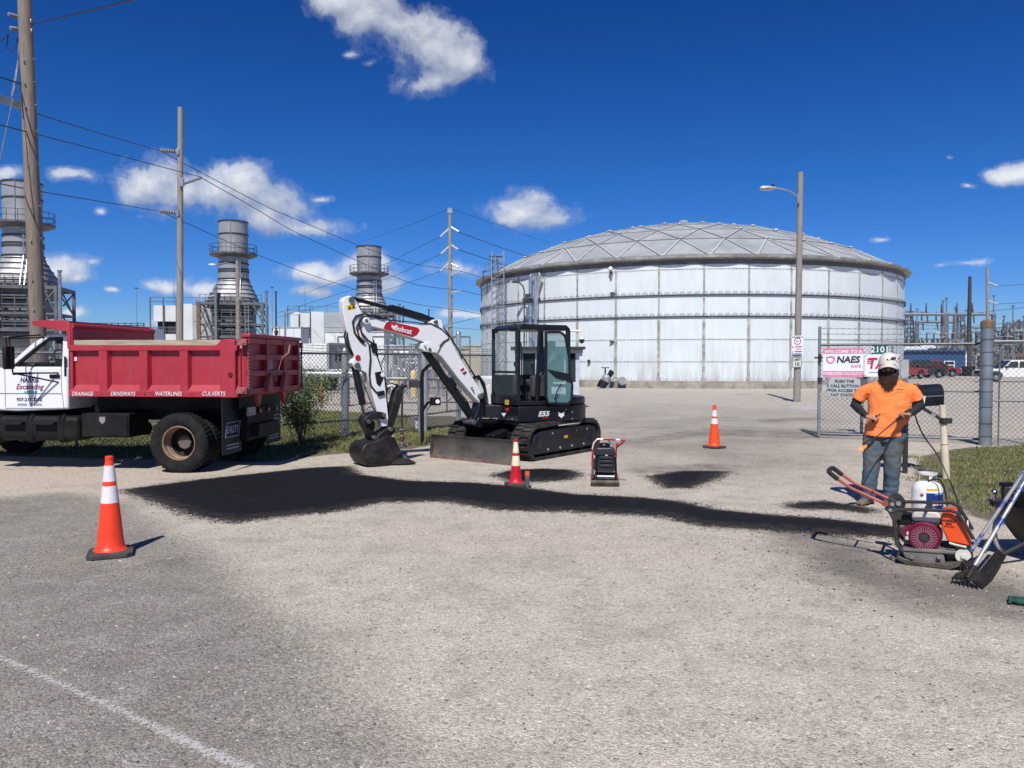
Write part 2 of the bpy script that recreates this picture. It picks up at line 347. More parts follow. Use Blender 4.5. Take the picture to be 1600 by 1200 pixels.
gr=gridmesh('ground',spread(-9,10,.16,3000),spread(1,26,.16,3000),0,ga,m); tag(gr,kind='structure')
# fresh asphalt patches: thin sheets with ragged edges
pm=bpy.data.materials.new('fresh_asphalt'); pm.use_nodes=True; t=pm.node_tree; b=t.nodes['Principled BSDF']; out=t.nodes['Material Output']
tcn=nn(t,'ShaderNodeTexCoord').outputs['Object']
sd_=A('edge'); n1=NZ(t,9,8,.75,tcn); n2=NZ(t,75,3,.7,tcn)
msk=mth(t,'GREATER_THAN',mth(t,'ADD',sd_,mth(t,'ADD',mth(t,'MULTIPLY',mth(t,'SUBTRACT',n1,.5),.60),mth(t,'MULTIPLY',mth(t,'SUBTRACT',n2,.5),1.0))),0)
cc=ramp(t,n2,[(.3,(.004,.0045,.0065)),(.55,(.008,.0085,.0115)),(.8,(.05,.05,.054))]); cc=mixc(t,ramp(t,NZ(t,1.3,5,.6,tcn),[(.45,0),(.75,.5)]),cc,(.013,.013,.016))
dg=ramp(t,mth(t,'MULTIPLY_ADD',mth(t,'SUBTRACT',n1,.5),.9,mth(t,'SUBTRACT',.30,sd_)),[(.05,0),(.34,.55)]); cc=mixc(t,dg,cc,(.075,.066,.056)); cc=mixc(t,ramp(t,NZ(t,140,2,.7,tcn),[(.62,0),(.72,.7)]),cc,(.10,.095,.09)); t.links.new(cc,b.inputs['Base Color']); b.inputs['Roughness'].default_value=.8; b.inputs['Specular IOR Level'].default_value=.14
hv=mth(t,'ADD',VO(t,110,tcn),n2); bp=nn(t,'ShaderNodeBump'); bp.inputs['Strength'].default_value=.9; bp.inputs['Distance'].default_value=.008; t.links.new(hv,bp.inputs['Height']); t.links.new(bp.outputs[0],b.inputs['Normal'])
tr=nn(t,'ShaderNodeBsdfTransparent'); mx=nn(t,'ShaderNodeMixShader'); t.links.new(msk,mx.inputs[0]); t.links.new(tr.outputs[0],mx.inputs[1]); t.links.new(b.outputs[0],mx.inputs[2]); t.links.new(mx.outputs[0],out.inputs[0])
PATCH=[[(190,766),(330,748),(480,732),(545,729),(562,742),(640,752),(740,755),(800,760),(900,773),(1000,778),(1060,784),(1120,797),(1200,805),(1290,811),(1420,826),(1420,842),(1290,835),(1200,828),(1100,822),(1030,807),(900,800),(780,797),(690,783),(600,785),(520,800),(440,807),(370,816),(310,809),(260,792)],
 [(770,742),(800,735),(850,733),(890,735),(908,741),(890,750),(840,753),(800,753)],
 [(1012,745),(1060,737),(1135,737),(1120,748),(1078,763),(1040,762)],
 [(1200,790),(1230,782),(1290,780),(1330,786),(1400,798),(1370,808),(1300,800),(1240,800)]]
for k,pp in enumerate(PATCH):
    q=np.array(gpoly(pp)); 
    sc=1.0 if k<3 else .5
    o=gridmesh('asphalt_patch',np.arange(q[:,0].min()-.45,q[:,0].max()+.45,.05),np.arange(q[:,1].min()-.45,q[:,1].max()+.45,.05),(lambda P,q=q,k=k,sc=sc: .005+.001*k+np.clip(sdist(P,q)-(0.0 if k<3 else .16),0,.14)*.17*sc+np.array([.004*mnoise.noise(Vector((x*5,y*5,k))) if 1 else 0 for x,y in P])*(sdist(P,q)>.12)),{'edge':(lambda P,q=q,k=k:sdist(P,q)-(0.0 if k<3 else .16))},pm,keep=lambda P,a:a['edge']>-.40)
    tag(o,kind='structure')
# worn white edge line
wl=bpy.data.materials.new('worn_white_paint'); wl.use_nodes=True; t=wl.node_tree; b=t.nodes['Principled BSDF']; out=t.nodes['Material Output']
tcn=nn(t,'ShaderNodeTexCoord').outputs['Object']; b.inputs['Base Color'].default_value=(.60,.58,.54,1); b.inputs['Roughness'].default_value=.8
n1=NZ(t,26,8,.8,tcn); n2=NZ(t,90,4,.8,tcn)
msk=mth(t,'GREATER_THAN',mth(t,'ADD',mth(t,'MULTIPLY',A('edge'),14),mth(t,'ADD',mth(t,'MULTIPLY',mth(t,'SUBTRACT',n1,.5),2.2),mth(t,'MULTIPLY',mth(t,'SUBTRACT',n2,.56),2.6))),0)
msk=mth(t,'MULTIPLY',msk,.75)
tr=nn(t,'ShaderNodeBsdfTransparent'); mx=nn(t,'ShaderNodeMixShader'); t.links.new(msk,mx.inputs[0]); t.links.new(tr.outputs[0],mx.inputs[1]); t.links.new(b.outputs[0],mx.inputs[2]); t.links.new(mx.outputs[0],out.inputs[0])
la=gpoly([(-350,915),(0,1022),(150,1088),(300,1153),(420,1207),(560,1275),(548,1290),(402,1219),(285,1168),(150,1101),(0,1034),(-350,925)])
q=np.array(la); o=gridmesh('road_marking',np.arange(q[:,0].min()-.2,q[:,0].max()+.2,.03),np.arange(q[:,1].min()-.2,q[:,1].max()+.2,.03),.004,{'edge':lambda P:sdist(P,q)},wl,keep=lambda P,a:a['edge']>-.1); tag(o,kind='structure')
# pale concrete patch on the drive
cp=M('pale_concrete',(.42,.40,.37),.9,var=.15,vs=3,bump=.3)
mb=MB(); q=[gp(x,y) for x,y in [(1222,637),(1255,634),(1298,637),(1262,642)]]; mb.add([(p.x,p.y,.005) for p in q],[(3,2,1,0)] ); o=mb.build('pavement',cp,smooth=0); tag(o,kind='structure')
# loose stones and crumbs of asphalt
def stones(n,gen,rmin,rmax,mat,name,label,cat):
    V=np.zeros((n*6,3)); F=[]; base=np.array([(1,0,0),(-1,0,0),(0,1,0),(0,-1,0),(0,0,1),(0,0,-.4)])
    T=[(0,2,4),(2,1,4),(1,3,4),(3,0,4),(2,0,5),(1,2,5),(3,1,5),(0,3,5)]
    for i in range(n):
        x,y=gen(); r=rmin*(rmax/rmin)**(random.random()**2.2); a=random.random()*6.3; ca,sa=math.cos(a),math.sin(a)
        B=base*np.array([r*random.uniform(.7,1.3),r*random.uniform(.6,1),r*random.uniform(.4,.75)])+rng.normal(0,r*.12,(6,3))
        V[i*6:i*6+6,0]=B[:,0]*ca-B[:,1]*sa+x; V[i*6:i*6+6,1]=B[:,0]*sa+B[:,1]*ca+y; V[i*6:i*6+6,2]=B[:,2]+r*.12
        F+= [(a_+i*6,b_+i*6,c_+i*6) for a_,b_,c_ in T]
    me=bpy.data.meshes.new(name); me.from_pydata(V.tolist(),[],F); me.materials.append(mat); o=bpy.data.objects.new(name,me); COL.objects.link(o)
    tag(o,label,cat,kind='stuff'); return o
def near():
    y=2.2+11*random.random()**1.5; return (random.uniform(-.72,.72)*y,y)
def darkr():
    p=gp(random.gauss(1330,150),random.gauss(850,45)); return (p.x,p.y)
def patchedge():
    pp=PATCH[random.choice((0,0,0,0,1,2))]; i=random.randrange(len(pp)); a=gp(*pp[i]);b_=gp(*pp[(i+1)%len(pp)]); k=random.random(); return (a.x+(b_.x-a.x)*k+random.gauss(0,.11),a.y+(b_.y-a.y)*k+random.gauss(0,.11))
stones(6500,near,.0035,.011,M('pale_stone',(.48,.44,.40),.9,var=.3,vs=3,bump=0),'gravel','pale loose gravel scattered over the worn pavement','gravel')
stones(4200,near,.003,.010,M('dark_stone',(.07,.066,.062),.9,var=.3,vs=3),'gravel','dark loose chippings scattered over the worn pavement','gravel')
stones(4200,patchedge,.004,.015,M('tar_crumb',(.022,.022,.024),.8,var=.2,vs=3),'asphalt_crumbs','black asphalt crumbs along the edges of the fresh patch','crumbs')
stones(1400,darkr,.004,.013,MATS['tar_crumb'],'asphalt_crumbs','black asphalt crumbs spilled around the orange compactor','crumbs')
# grass
def grass(poly,n,h,name,label,mat,clump=.5):
    q=np.array(poly); lo=q.min(0);hi=q.max(0); P=rng.uniform(lo,hi,(n*4,2)); d=sdist(P,q)
    nv=np.array([mnoise.noise(Vector((p[0]*1.6,p[1]*1.6,0)))*.6+mnoise.noise(Vector((p[0]*6,p[1]*6,3)))*.4 for p in P])
    P=P[(d+nv*clump>.0+rng.uniform(0,.25,len(P)))&(nv>-.32)][:n]; V=[];F=[]
    for x,y in P:
        a=random.random()*6.3; hh=h*random.uniform(.45,1.15); w=random.uniform(.004,.009); lx,ly=random.gauss(0,.45)*hh,random.gauss(0,.45)*hh; cx,cy=math.cos(a)*w,math.sin(a)*w; k=len(V)
        V+=[(x-cx,y-cy,0),(x+cx,y+cy,0),(x+cx*.7+lx*.4,y+cy*.7+ly*.4,hh*.6),(x-cx*.7+lx*.4,y-cy*.7+ly*.4,hh*.6),(x+lx,y+ly,hh)]; F+=[(k,k+1,k+2,k+3),(k+3,k+2,k+4)]
    me=bpy.data.meshes.new(name); me.from_pydata(V,[],F); me.materials.append(mat); o=bpy.data.objects.new(name,me); COL.objects.link(o); tag(o,label,'grass',kind='stuff'); return o
gmt=bpy.data.materials.new('grass_blades'); gmt.use_nodes=True; t=gmt.node_tree; b=t.nodes['Principled BSDF']; tcn=nn(t,'ShaderNodeTexCoord').outputs['Object']
c=ramp(t,NZ(t,2.2,5,.7,tcn),[(.3,(.075,.105,.025)),(.5,(.155,.175,.045)),(.72,(.30,.265,.115))]); c=mixc(t,.5,c,ramp(t,NZ(t,70,2,.6,tcn),[(.35,.5),(.65,1.35)]),'MULTIPLY')
t.links.new(c,b.inputs['Base Color']); b.inputs['Roughness'].default_value=.6; b.inputs['Subsurface Weight'].default_value=0
vl=gpoly([(-200,706),(0,712),(230,716),(430,720),(500,712),(570,706),(640,702),(665,697),(690,690),(760,674),(765,664),(640,668),(560,676),(480,684),(440,655),(200,650),(-200,650)])
grass(vl,60000,.075,'grass','green grass verge between the pavement and the left chain link fence',gmt)
grass(gpoly([(440,700),(500,690),(640,672),(640,650),(440,640)]),22000,.10,'grass','green grass inside the left chain link fence',gmt,.3)
grass(gpoly([(1448,715),(1500,702),(1700,694),(1900,700),(1900,830),(1700,820),(1560,806),(1500,796),(1462,770),(1440,745)]),24000,.045,'grass','patchy green grass around the leaning mailbox post',gmt,1.25)
# ================================================================ STORAGE TANK
galv=M('galvanised_steel',(.34,.36,.38),.45,.75,var=.1,vs=3); dkst=M('dark_steel',(.045,.045,.048),.55,.3,var=.2,vs=4)
blackm=M('black_paint',(.007,.007,.008),.45,spec=.35,var=.1,vs=5); whitep=M('white_paint',(.74,.75,.75),.4,var=.04,vs=3)
conc=M('concrete',(.30,.27,.23),.9,var=.25,vs=1.5,bump=.4,dirt=(.11,.09,.07),ds=.8,dt=(.5,.8))
def tankmat():
    m=bpy.data.materials.new('tank_white_panel'); m.use_nodes=True; t=m.node_tree; b=t.nodes['Principled BSDF']
    tc=nn(t,'ShaderNodeTexCoord').outputs['Object']; mp=nn(t,'ShaderNodeMapping'); mp.inputs['Scale'].default_value=(1,1,.12); t.links.new(tc,mp.inputs[0])
    n=NZ(t,1.6,8,.72,mp.outputs[0]); n2=NZ(t,.5,4,.6,tc); s=nn(t,'ShaderNodeSeparateXYZ'); t.links.new(tc,s.inputs[0])
    c=ramp(t,n2,[(.3,(.585,.64,.665)),(.7,(.665,.72,.735))])
    low=ramp(t,mth(t,'DIVIDE',s.outputs[2],3.3),[(0,1),(.45,.35),(1,.12)]); f=mth(t,'MULTIPLY',ramp(t,n,[(.42,0),(.62,1)]),low); c=mixc(t,mth(t,'MULTIPLY',f,.75),c,(.22,.19,.14))
    t.links.new(c,b.inputs['Base Color']); b.inputs['Roughness'].default_value=.5; return m
TM=tankmat(); seam=M('weathered_seam',(.40,.40,.38),.6,var=.3,vs=1.5,dirt=(.16,.14,.11),ds=2.5,dt=(.4,.7))
domem=M('aluminium_dome_panel',(.355,.37,.38),.5,.1,var=.10,vs=.5,dirt=(.27,.26,.25),ds=1.3,dt=(.55,.9)); ribm=M('aluminium_rib',(.47,.49,.50),.45,.05,var=.06,vs=2)
TR=17.35; TX,TY=14.67,67.0; TH=8.35; RISE=4.6
T=thing('storage_tank','huge round white panelled tank with a grey faceted dome roof','storage tank',(TX,TY,0),R(-90))
NP=38; off=R(2)
mb=MB(); N=NP*6; mb.lathe([(TR,.15),(TR,TH)],n=N); mb.build('shell',TM,T,smooth=60)
mb=MB(); mb.lathe([(TR+.35,0),(TR+.35,.5),(TR-.05,.5)],n=120); mb.build('plinth',conc,T,smooth=60)
mb=MB()
for k in range(NP):
    a=off+2*PI*k/NP; c_,s_=math.cos(a),math.sin(a)
    for z0,z1,w in((.5,4.7,.16),(4.7,TH-.1,.10)):
        mb.box(((TR+.02)*c_,(TR+.02)*s_,(z0+z1)/2),(.05,w*1.15,z1-z0),(0,0,a))
    for z in(.6,): mb.box(((TR+.06)*c_,(TR+.06)*s_,z),(.12,.3,.25),(0,0,a))
for z in(1.75,3.2,7.75):
    mb.lathe([(TR,z-.02),(TR+.012,z-.02),(TR+.012,z+.02),(TR,z+.02)],n=N)
mb.build('seam_strip',seam,T,smooth=0)
mb=MB(); 
for z in(1.72,3.17,7.72,.62):
    for k in range(NP*12):
        a=off+2*PI*(k+.5)/(NP*12); mb.box(((TR+.02)*math.cos(a),(TR+.02)*math.sin(a),z),(.03,.04,.05),(0,0,a))
mb.build('bolt_row',seam,T,smooth=0)
for z in(6.1,4.7):
    mb=MB(); mb.lathe([(TR,z),(TR+.10,z),(TR+.10,z-.07),(TR+.085,z-.07),(TR+.085,z-.02),(TR,z-.02)],n=N); nb=NP*6
    for k in range(nb):
        a0=2*PI*k/nb; a1=2*PI*(k+.78)/nb; pts=[]
        for j in range(7):
            q=j/6; a=a0+(a1-a0)*q; pts.append(((TR+.09)*math.cos(a),(TR+.09)*math.sin(a),z+.17*math.sin(PI*q)**.7))
        mb.tube(pts,.016,4,cap=False)
    mb.build('wind_girder',dkst,T,smooth=40)
# eave skirt and dome
SR=(TR*TR+RISE*RISE)/(2*RISE)
def dz(r): return TH+.25+math.sqrt(SR*SR-r*r)-(SR-RISE)
mb=MB(); Rv=TR+.5
nl=NP*8; rows=[]
for r,h in((TR-.05,TH-.02),(TR+.46,TH+.06),(Rv,TH+.09),(Rv,TH+.21),(TR-.25,TH+.40)):
    rows.append([((r-(.16*(1-abs(math.sin(NP/2*a))) if r>TR+.1 else 0))*math.cos(a),(r-(.16*(1-abs(math.sin(NP/2*a))) if r>TR+.1 else 0))*math.sin(a),h) for a in [2*PI*j/nl for j in range(nl)]])
mb.loft([[Vector(p) for p in r] for r in rows],cap=False); mb.build('eave_flashing',M('eave_grey',(.33,.33,.31),.5,.3,var=.25,vs=1.2,dirt=(.18,.15,.12),ds=1.5),T,smooth=30)
mb=MB(); mb.lathe([(TR+.005,TH-.02),(TR+.05,TH-.02),(TR+.05,TH-.30),(TR+.005,TH-.30)],n=N); mb.build('eave_shade_ring',M('eave_shade_grey',(.13,.135,.135),.6,.2,var=.2,vs=1),T)  # dark ring added under the eave, its colour deepening the eave shadow
rings=[[Vector((0,0,dz(0)))]]; K=6; NR=6
for i in range(1,NR+1):
    r=TR*i/NR*(1.0 if i==NR else .985); rings.append([Vector((r*math.cos(2*PI*j/(K*i)+.04*i),r*math.sin(2*PI*j/(K*i)+.04*i),dz(min(r,TR)))) for j in range(K*i)])
mb=MB(); rb=MB(); bulge=M
edges=set()
def tri(a,b,c):
    ce=(a+b+c)/3*1.0; nrm=(b-a).cross(c-a).normalized(); nrm=nrm if nrm.z>0 else -nrm
    h=ce-nrm*.12; mb.add([a,b,c,h],[(0,1,3),(1,2,3),(2,0,3)])
    for p,q in((a,b),(b,c),(c,a)):
        k=tuple(sorted((tuple(round(x,3) for x in p),tuple(round(x,3) for x in q))))
        if k not in edges: edges.add(k); rb.beam(p+Vector((0,0,.05)),q+Vector((0,0,.045)),.15,.025)
for i in range(1,NR+1):
    A_,B_=rings[i],rings[i-1]
    for s in range(K):
        for j in range(i):
            a=A_[(s*i+j)%(K*i)]; b=A_[(s*i+j+1)%(K*i)]
            c=B_[(s*(i-1)+j)%(K*(i-1))] if i>1 else B_[0]; tri(a,b,c)
            if j<i-1: tri(b,c,B_[(s*(i-1)+j+1)%(K*(i-1))])
mb.build('dome_panels',domem,T,smooth=0); rb.build('dome_ribs',ribm,T,smooth=0)
mb=MB()
for r in rings[1:]:
    for p in r: mb.cyl(p+Vector((0,0,.05)),p+Vector((0,0,.12)),.22,.2,10)
mb.build('dome_node',domem,T)
W2T=(lm((TX,TY,0),R(-90))).inverted()
def tl(p): return W2T@Vector(p)
# vent pipes rising to the eave, ladder tower, mast and lamp
def tw(px,py,dr=0):  # point on the tank wall seen at a pixel
    r=ray(px,py); o=Vector((0,0,CH)); a=r.x**2+r.y**2; bq=-2*(r.x*TX+r.y*TY); c_=TX*TX+TY*TY-(TR+dr)**2; t_=(-bq-math.sqrt(max(0,bq*bq-4*a*c_)))/(2*a); return o+r*t_
al=M('bright_aluminium',(.62,.63,.64),.28,.9,var=.08,vs=2)
mb=MB()
for px_,h in((829,432),(837,432)):
    p=tw(px_,h,.4); mb.cyl(tl((p.x,p.y,.3)),tl((p.x,p.y,p.z)),.14,.14,14)
p=tw(829,432,.4);q=tw(845,431,.4);q2=tw(838,455,.35); mb.tube([tl(p),tl(p+Vector((.15,0,.12))),tl(q+Vector((-.1,0,.12))),tl(q),tl(q2+Vector((.05,0,0))),tl(q2-Vector((0,0,1.5)))],.13,12)
for z in(6.3,3.5,5): p=tw(833,432,.35); mb.box(tl((p.x,p.y,z)),(.5,.7,.05),(0,0,R(10)))
mb.build('vent_pipe',al,T)
mb=MB(); lx,ly=tw(778,560,.9).x,tw(778,560,.9).y
for dx_ in(-.45,.45):
    for dy_ in(-.4,.4): mb.beam(tl((lx+dx_,ly+dy_,.2)),tl((lx+dx_,ly+dy_,TH+1.6)),.06)
z=.4
while z<TH+1.2:
    for dy_ in(-.4,.4): mb.beam(tl((lx-.45,ly+dy_,z)),tl((lx+.45,ly+dy_,z)),.035); mb.beam(tl((lx-.45,ly+dy_,z)),tl((lx+.45,ly+dy_,z+.5)),.03)
    for dx_ in(-.45,.45): mb.beam(tl((lx+dx_,ly-.4,z)),tl((lx+dx_,ly+.4,z)),.035)
    z+=.5
for px_ in(757,762,768,774,782,788):
    p=tw(px_,440,.3); p.z=TH; mb.beam(tl(p),tl(p+Vector((0,0,1.1))),.05)
    if px_<788: p2=tw(px_+6,440,.3); p2.z=TH; [mb.beam(tl(p+Vector((0,0,h))),tl(p2+Vector((0,0,h))),.04) for h in(.55,1.1)]
mb.build('access_ladder',galv,T,smooth=0)
mb=MB(); Yl=ly; a=at(775,400,Yl);b_=at(780,432,Yl); 
mb.beam(tl(at(780,440,Yl)),tl(at(776,401,Yl)),.09); mb.beam(tl(at(764,400.5,Yl)),tl(at(784,401,Yl)),.14,.1); mb.beam(tl(at(770,440,Yl)),tl(at(770,401,Yl)),.05); mb.beam(tl(at(755,445,Yl)),tl(at(755,425,Yl)),.07); mb.beam(tl(at(754,424.5,Yl)),tl(at(760,423,Yl)),.08)
mb.build('light_mast',dkst,T,smooth=0)
mb=MB(); z=1.0
p=tw(819,520,.8); a0=at(819,545,p.y)
mb.tube([tl((p.x,p.y,z)),tl(at(819,453,p.y)),tl(at(817,447,p.y)),tl(at(811,441,p.y)),tl(at(806,441,p.y))],.05,6); mb.box(tl(at(825,465,p.y)),(.5,.4,.5)); mb.box(tl(at(824,470,p.y)),(.4,.7,.3)); mb.box(tl(at(806,441,p.y)),(.25,.5,.12)); mb.box(tl(at(840,467,p.y)),(.25,.35,.2)); 
mb.box(tl(tw(957,458,.1)),(.12,.3,.1)); mb.box(tl(tw(956,534,.1)),(.12,.3,.1)); mb.box(tl(tw(954,425,.25)),(.2,.15,.3)); mb.box(tl(tw(920,565,.1)),(.1,.2,.25)); mb.build('fixture',dkst,T)
mb=MB(); mb.ell(tl(tw(954,420,.3)),(.16,.16,.16)); mb.build('globe_lamp',whitep,T)
mb=MB(); p=Vector((TX,TY,dz(0))); mb.cyl(tl((TX+.2,TY,dz(0)-.3)),tl((TX+.2,TY,dz(0)+.55)),.32,.32,14); mb.cyl(tl((TX+.2,TY,dz(0)+.55)),tl((TX+.2,TY,dz(0)+.75)),.42,.42,14); mb.build('roof_vent',domem,T)
# valve assembly at the tank foot
Yv=tw(950,600,1.1).y
V=thing('drain_valve','grey valve assembly with a handwheel and side pipe on the ground against the white tank','valve',(at(948,612,Yv).x,Yv,0))
mb=MB(); mb.tube([(-.15,0,0),(-.05,0,.5),(.05,0,.75)],[.34,.30,.26],14); mb.ell((-.05,-.05,.62),(.32,.3,.34)); mb.tube([(.1,0,.5),(1.0,0,.48)],.10,10); mb.cyl((1.0,-.25,.48),(1.0,.25,.48),.26,.26,18); mb.build('valve_body',M('valve_grey',(.30,.31,.32),.5,.3,var=.25,vs=4),V)
mb=MB(); mb.cyl((-.32,0,0),(-.12,0,.45),.40,.36,12); mb.tube([(.2,0,.95),(.35,0,1.15)],.15,10); mb.cyl((.14,-.2,.82),(.34,.1,1.02),.17,.17,12);mb.build('flange',blackm,V)
mb=MB(); mb.cyl((-.1,0,.9),(-.1,0,1.35),.05,.05,8); mb.lathe([(.26,1.33),(.28,1.35),(.26,1.38),(.24,1.35),(.26,1.33)],c=(-.1,0,0),n=16); mb.box((-.1,0,1.35),(.5,.04,.03)); mb.build('handwheel',dkst,V)
# ================================================================ EXHAUST STACKS
stk=M('stack_steel',(.31,.32,.335),.48,.25,var=.12,vs=.4,dirt=(.25,.25,.26),ds=.5,dt=(.5,.8)); stkd=M('stack_duct_grey',(.17,.175,.185),.5,.3,var=.2,vs=.6); rust=M('rusty_column',(.16,.10,.065),.75,var=.3,vs=2)
frm=M('stack_frame_grey',(.12,.125,.13),.55,.3,var=.2,vs=1)
def sq(r,z,c=.0,n=24):
    out=[]
    for j in range(n):
        a=2*PI*(j+.5)/n; x,y=math.cos(a),math.sin(a); k=1/max(abs(x),abs(y)); k=min(k,1.30)
        q=(1-c)+k*c; out.append((r*x*q,r*y*q,z))
    return out
def stack(loc,rz,label):
    T=thing('exhaust_stack',label,'exhaust stack',loc,rz,'steel exhaust stacks of the power plant')
    mb=MB(); mb.lathe([(1.85,20.7),(2.03,20.7),(2.03,18.9),(2.03,16.4),(2.06,14.5),(2.12,12.8)],n=32); mb.add([(1.85*math.cos(a*PI/16),1.85*math.sin(a*PI/16),20.2) for a in range(32)],[tuple(range(32))]); mb.build('chimney',stk,T,smooth=50)
    mb=MB()
    for z,r in((20.65,2.03),(18.95,2.03),(15.9,2.05),(15.0,2.06),(14.2,2.08),(13.9,2.08),(12.9,2.12),(12.55,2.2)): mb=MB(); mb.lathe([(r,z-.07),(r+.10,z-.07),(r+.10,z+.07),(r,z+.07)],n=32); mb.build('stiffener_ring',dkst,T,smooth=30)
    for z,r,c in((12.0,2.50,.3),(11.4,2.78,.55),(10.8,3.06,.8),(10.2,3.2,.95),(9.8,3.28,1)):
        mb=MB(); a=sq(r+.07,z-.07,c); b_=sq(r+.07,z+.07,c); mb.loft([a,b_]); mb.build('stiffener_band',dkst,T,smooth=30)
    mb=MB(); mb.loft([sq(r,z,c) for r,z,c in((2.12,12.8,0),(2.45,12.1,.25),(2.85,11.3,.55),(3.15,10.6,.85),(3.28,9.7,1))]); mb.build('transition_cone',stk,T,smooth=45)
    mb=MB()
    for (r,z0,z1) in((3.35,8.9,9.6),(2.9,8.3,8.9),(2.75,6.4,8.1),(2.6,4.4,6.2),(2.3,3.2,4.4)): mb.b2((-r,-r*.8,z0),(r,r*.8,z1))
    mb.loft([sq(2.9,5.3,1),sq(2.0,3.0,1),sq(2.0,1,1)]); mb.build('silencer_duct',stkd,T,smooth=0)
    mb=MB()
    for z in(9.3,8.6,7.7,6.8,5.9,5.2,4.6):
        for y in(-2.75,): 
            mb.box((0,y-.15,z),(5.6,.28,.14)); mb.box((0,y-.12,z-.3),(5.0,.2,.10))
    for x in(-2.6,-1.3,0,1.3,2.6): mb.box((x,-2.85,6.8),(.12,.2,4.4))
    for k in range(9): mb.box((-3.3+k*.82,-3.2,9.75),(.35,.3,.25))
    mb.build('louvre',frm,T,smooth=0)
    mb=MB(); h=4.3
    for y in(-3.3,3.3):
        for x in(h,): mb.beam((x,y,0),(x,y,9.6),.32)
        mb.beam((-h,y,9.45),(h,y,9.45),.26,.36); mb.beam((-h,y,6.7),(h,y,6.7),.2,.2); mb.beam((-h,y,5.0),(h,y,5.0),.2,.26)
        for s in(-1,1): 
            for z0,z1 in((9.3,7.9),(6.7,9.3),(5.0,6.6),(2,5)): mb.beam((s*h,y,z0),(s*3.1,y,z1),.14)
    for x in(-h,h): mb.beam((x,-3.3,9.45),(x,3.3,9.45),.26,.36); mb.beam((x,-3.3,6.7),(x,3.3,6.7),.2); mb.beam((x,-3.3,9.3),(x,3.3,6.8),.12); mb.beam((x,-3.3,5),(x,3.3,2),.12)
    mb.build('support_frame',frm,T,smooth=0)
    mb=MB()
    for x,y in((-h,-3.3),(-h,3.3)): mb=MB(); mb.beam((x,y,0),(x,y,9.6),.5); mb.build('column',rust,T,smooth=0)
    mb=MB(); mb.lathe([(2.05,16.35),(3.3,16.35),(3.3,16.15),(2.6,15.9),(2.05,15.85)],n=32); mb.build('platform',frm,T,smooth=30)
    mb=MB()
    for z in(16.9,17.5): mb.tube([(3.28*math.cos(a*PI/18),3.28*math.sin(a*PI/18),z) for a in range(36)],.035,5,closed=True)
    for a in range(18): x,y=3.28*math.cos(a*PI/9),3.28*math.sin(a*PI/9); mb.beam((x,y,16.3),(x,y,17.5),.05)
    mb.build('platform_railing',dkst,T,smooth=0); mb=MB()
    mb.beam((-4.2,-3.35,10.6),(4.2,-3.35,10.6),.05); mb.beam((-4.2,-3.35,10.1),(4.2,-3.35,10.1),.05)
    for k in range(11): mb.beam((-4.2+k*.84,-3.35,9.6),(-4.2+k*.84,-3.35,10.6),.05)
    mb.build('railing',dkst,T,smooth=0)
    mb=MB()
    for x in(.75,1.2): mb.beam((x,-2.2,16.3),(x,-2.3,12.8),.07); mb.beam((x,-2.3,12.8),(x+.1,-3.9,9.6),.07); mb.beam((x+1.2,-3.6,9.6),(x+1.2,-3.6,4.6),.08)
    for k in range(12): z=16.3-k*.3; mb.beam((.75,-2.25,z),(1.2,-2.25,z),.04)
    for k in range(10): q=k/9; mb.beam((.78,-2.3-1.6*q,12.8-3.2*q),(1.28,-2.3-1.6*q,12.8-3.2*q),.05)
    for k in range(12): z=9.4-k*.4; mb.beam((1.95,-3.6,z),(2.4,-3.6,z),.04)
    for k in range(6): mb.tube([(.975+.4*math.cos(a),-2.3-.45*math.sin(a),15.9-k*.55) for a in np.linspace(0,PI,7)],.025,4)
    mb.beam((-.1,-2.1,20.6),(-.1,-2.1,16.4),.06); mb.build('ladder',galv,T,smooth=0)
    for x,z0,z1 in((-1.9,2.5,11.4),(4.9,2,11.0)): mb=MB(); mb.cyl((x,-3.9,z0),(x,-3.9,z1),.19,.19,8); mb.cyl((x,-3.9,z1),(x,-3.9,z1+.2),.26,.26,8); mb.build('drain_pipe',galv,T)
    return T
stk2=stack((-37.9,105,0),R(12),'steel exhaust stack rising behind the red dump bed, middle one of three'); stk2.scale=(.935,.935,1)
stk1=stack((-53.2,84,0),R(14),'largest steel exhaust stack, half hidden behind the big wooden pole'); stk1.scale=(.935,.935,1.02)
stk3=stack((-22.6,122,0),R(10),'farthest steel exhaust stack, standing behind the white excavator boom'); stk3.scale=(.935,.935,.96)
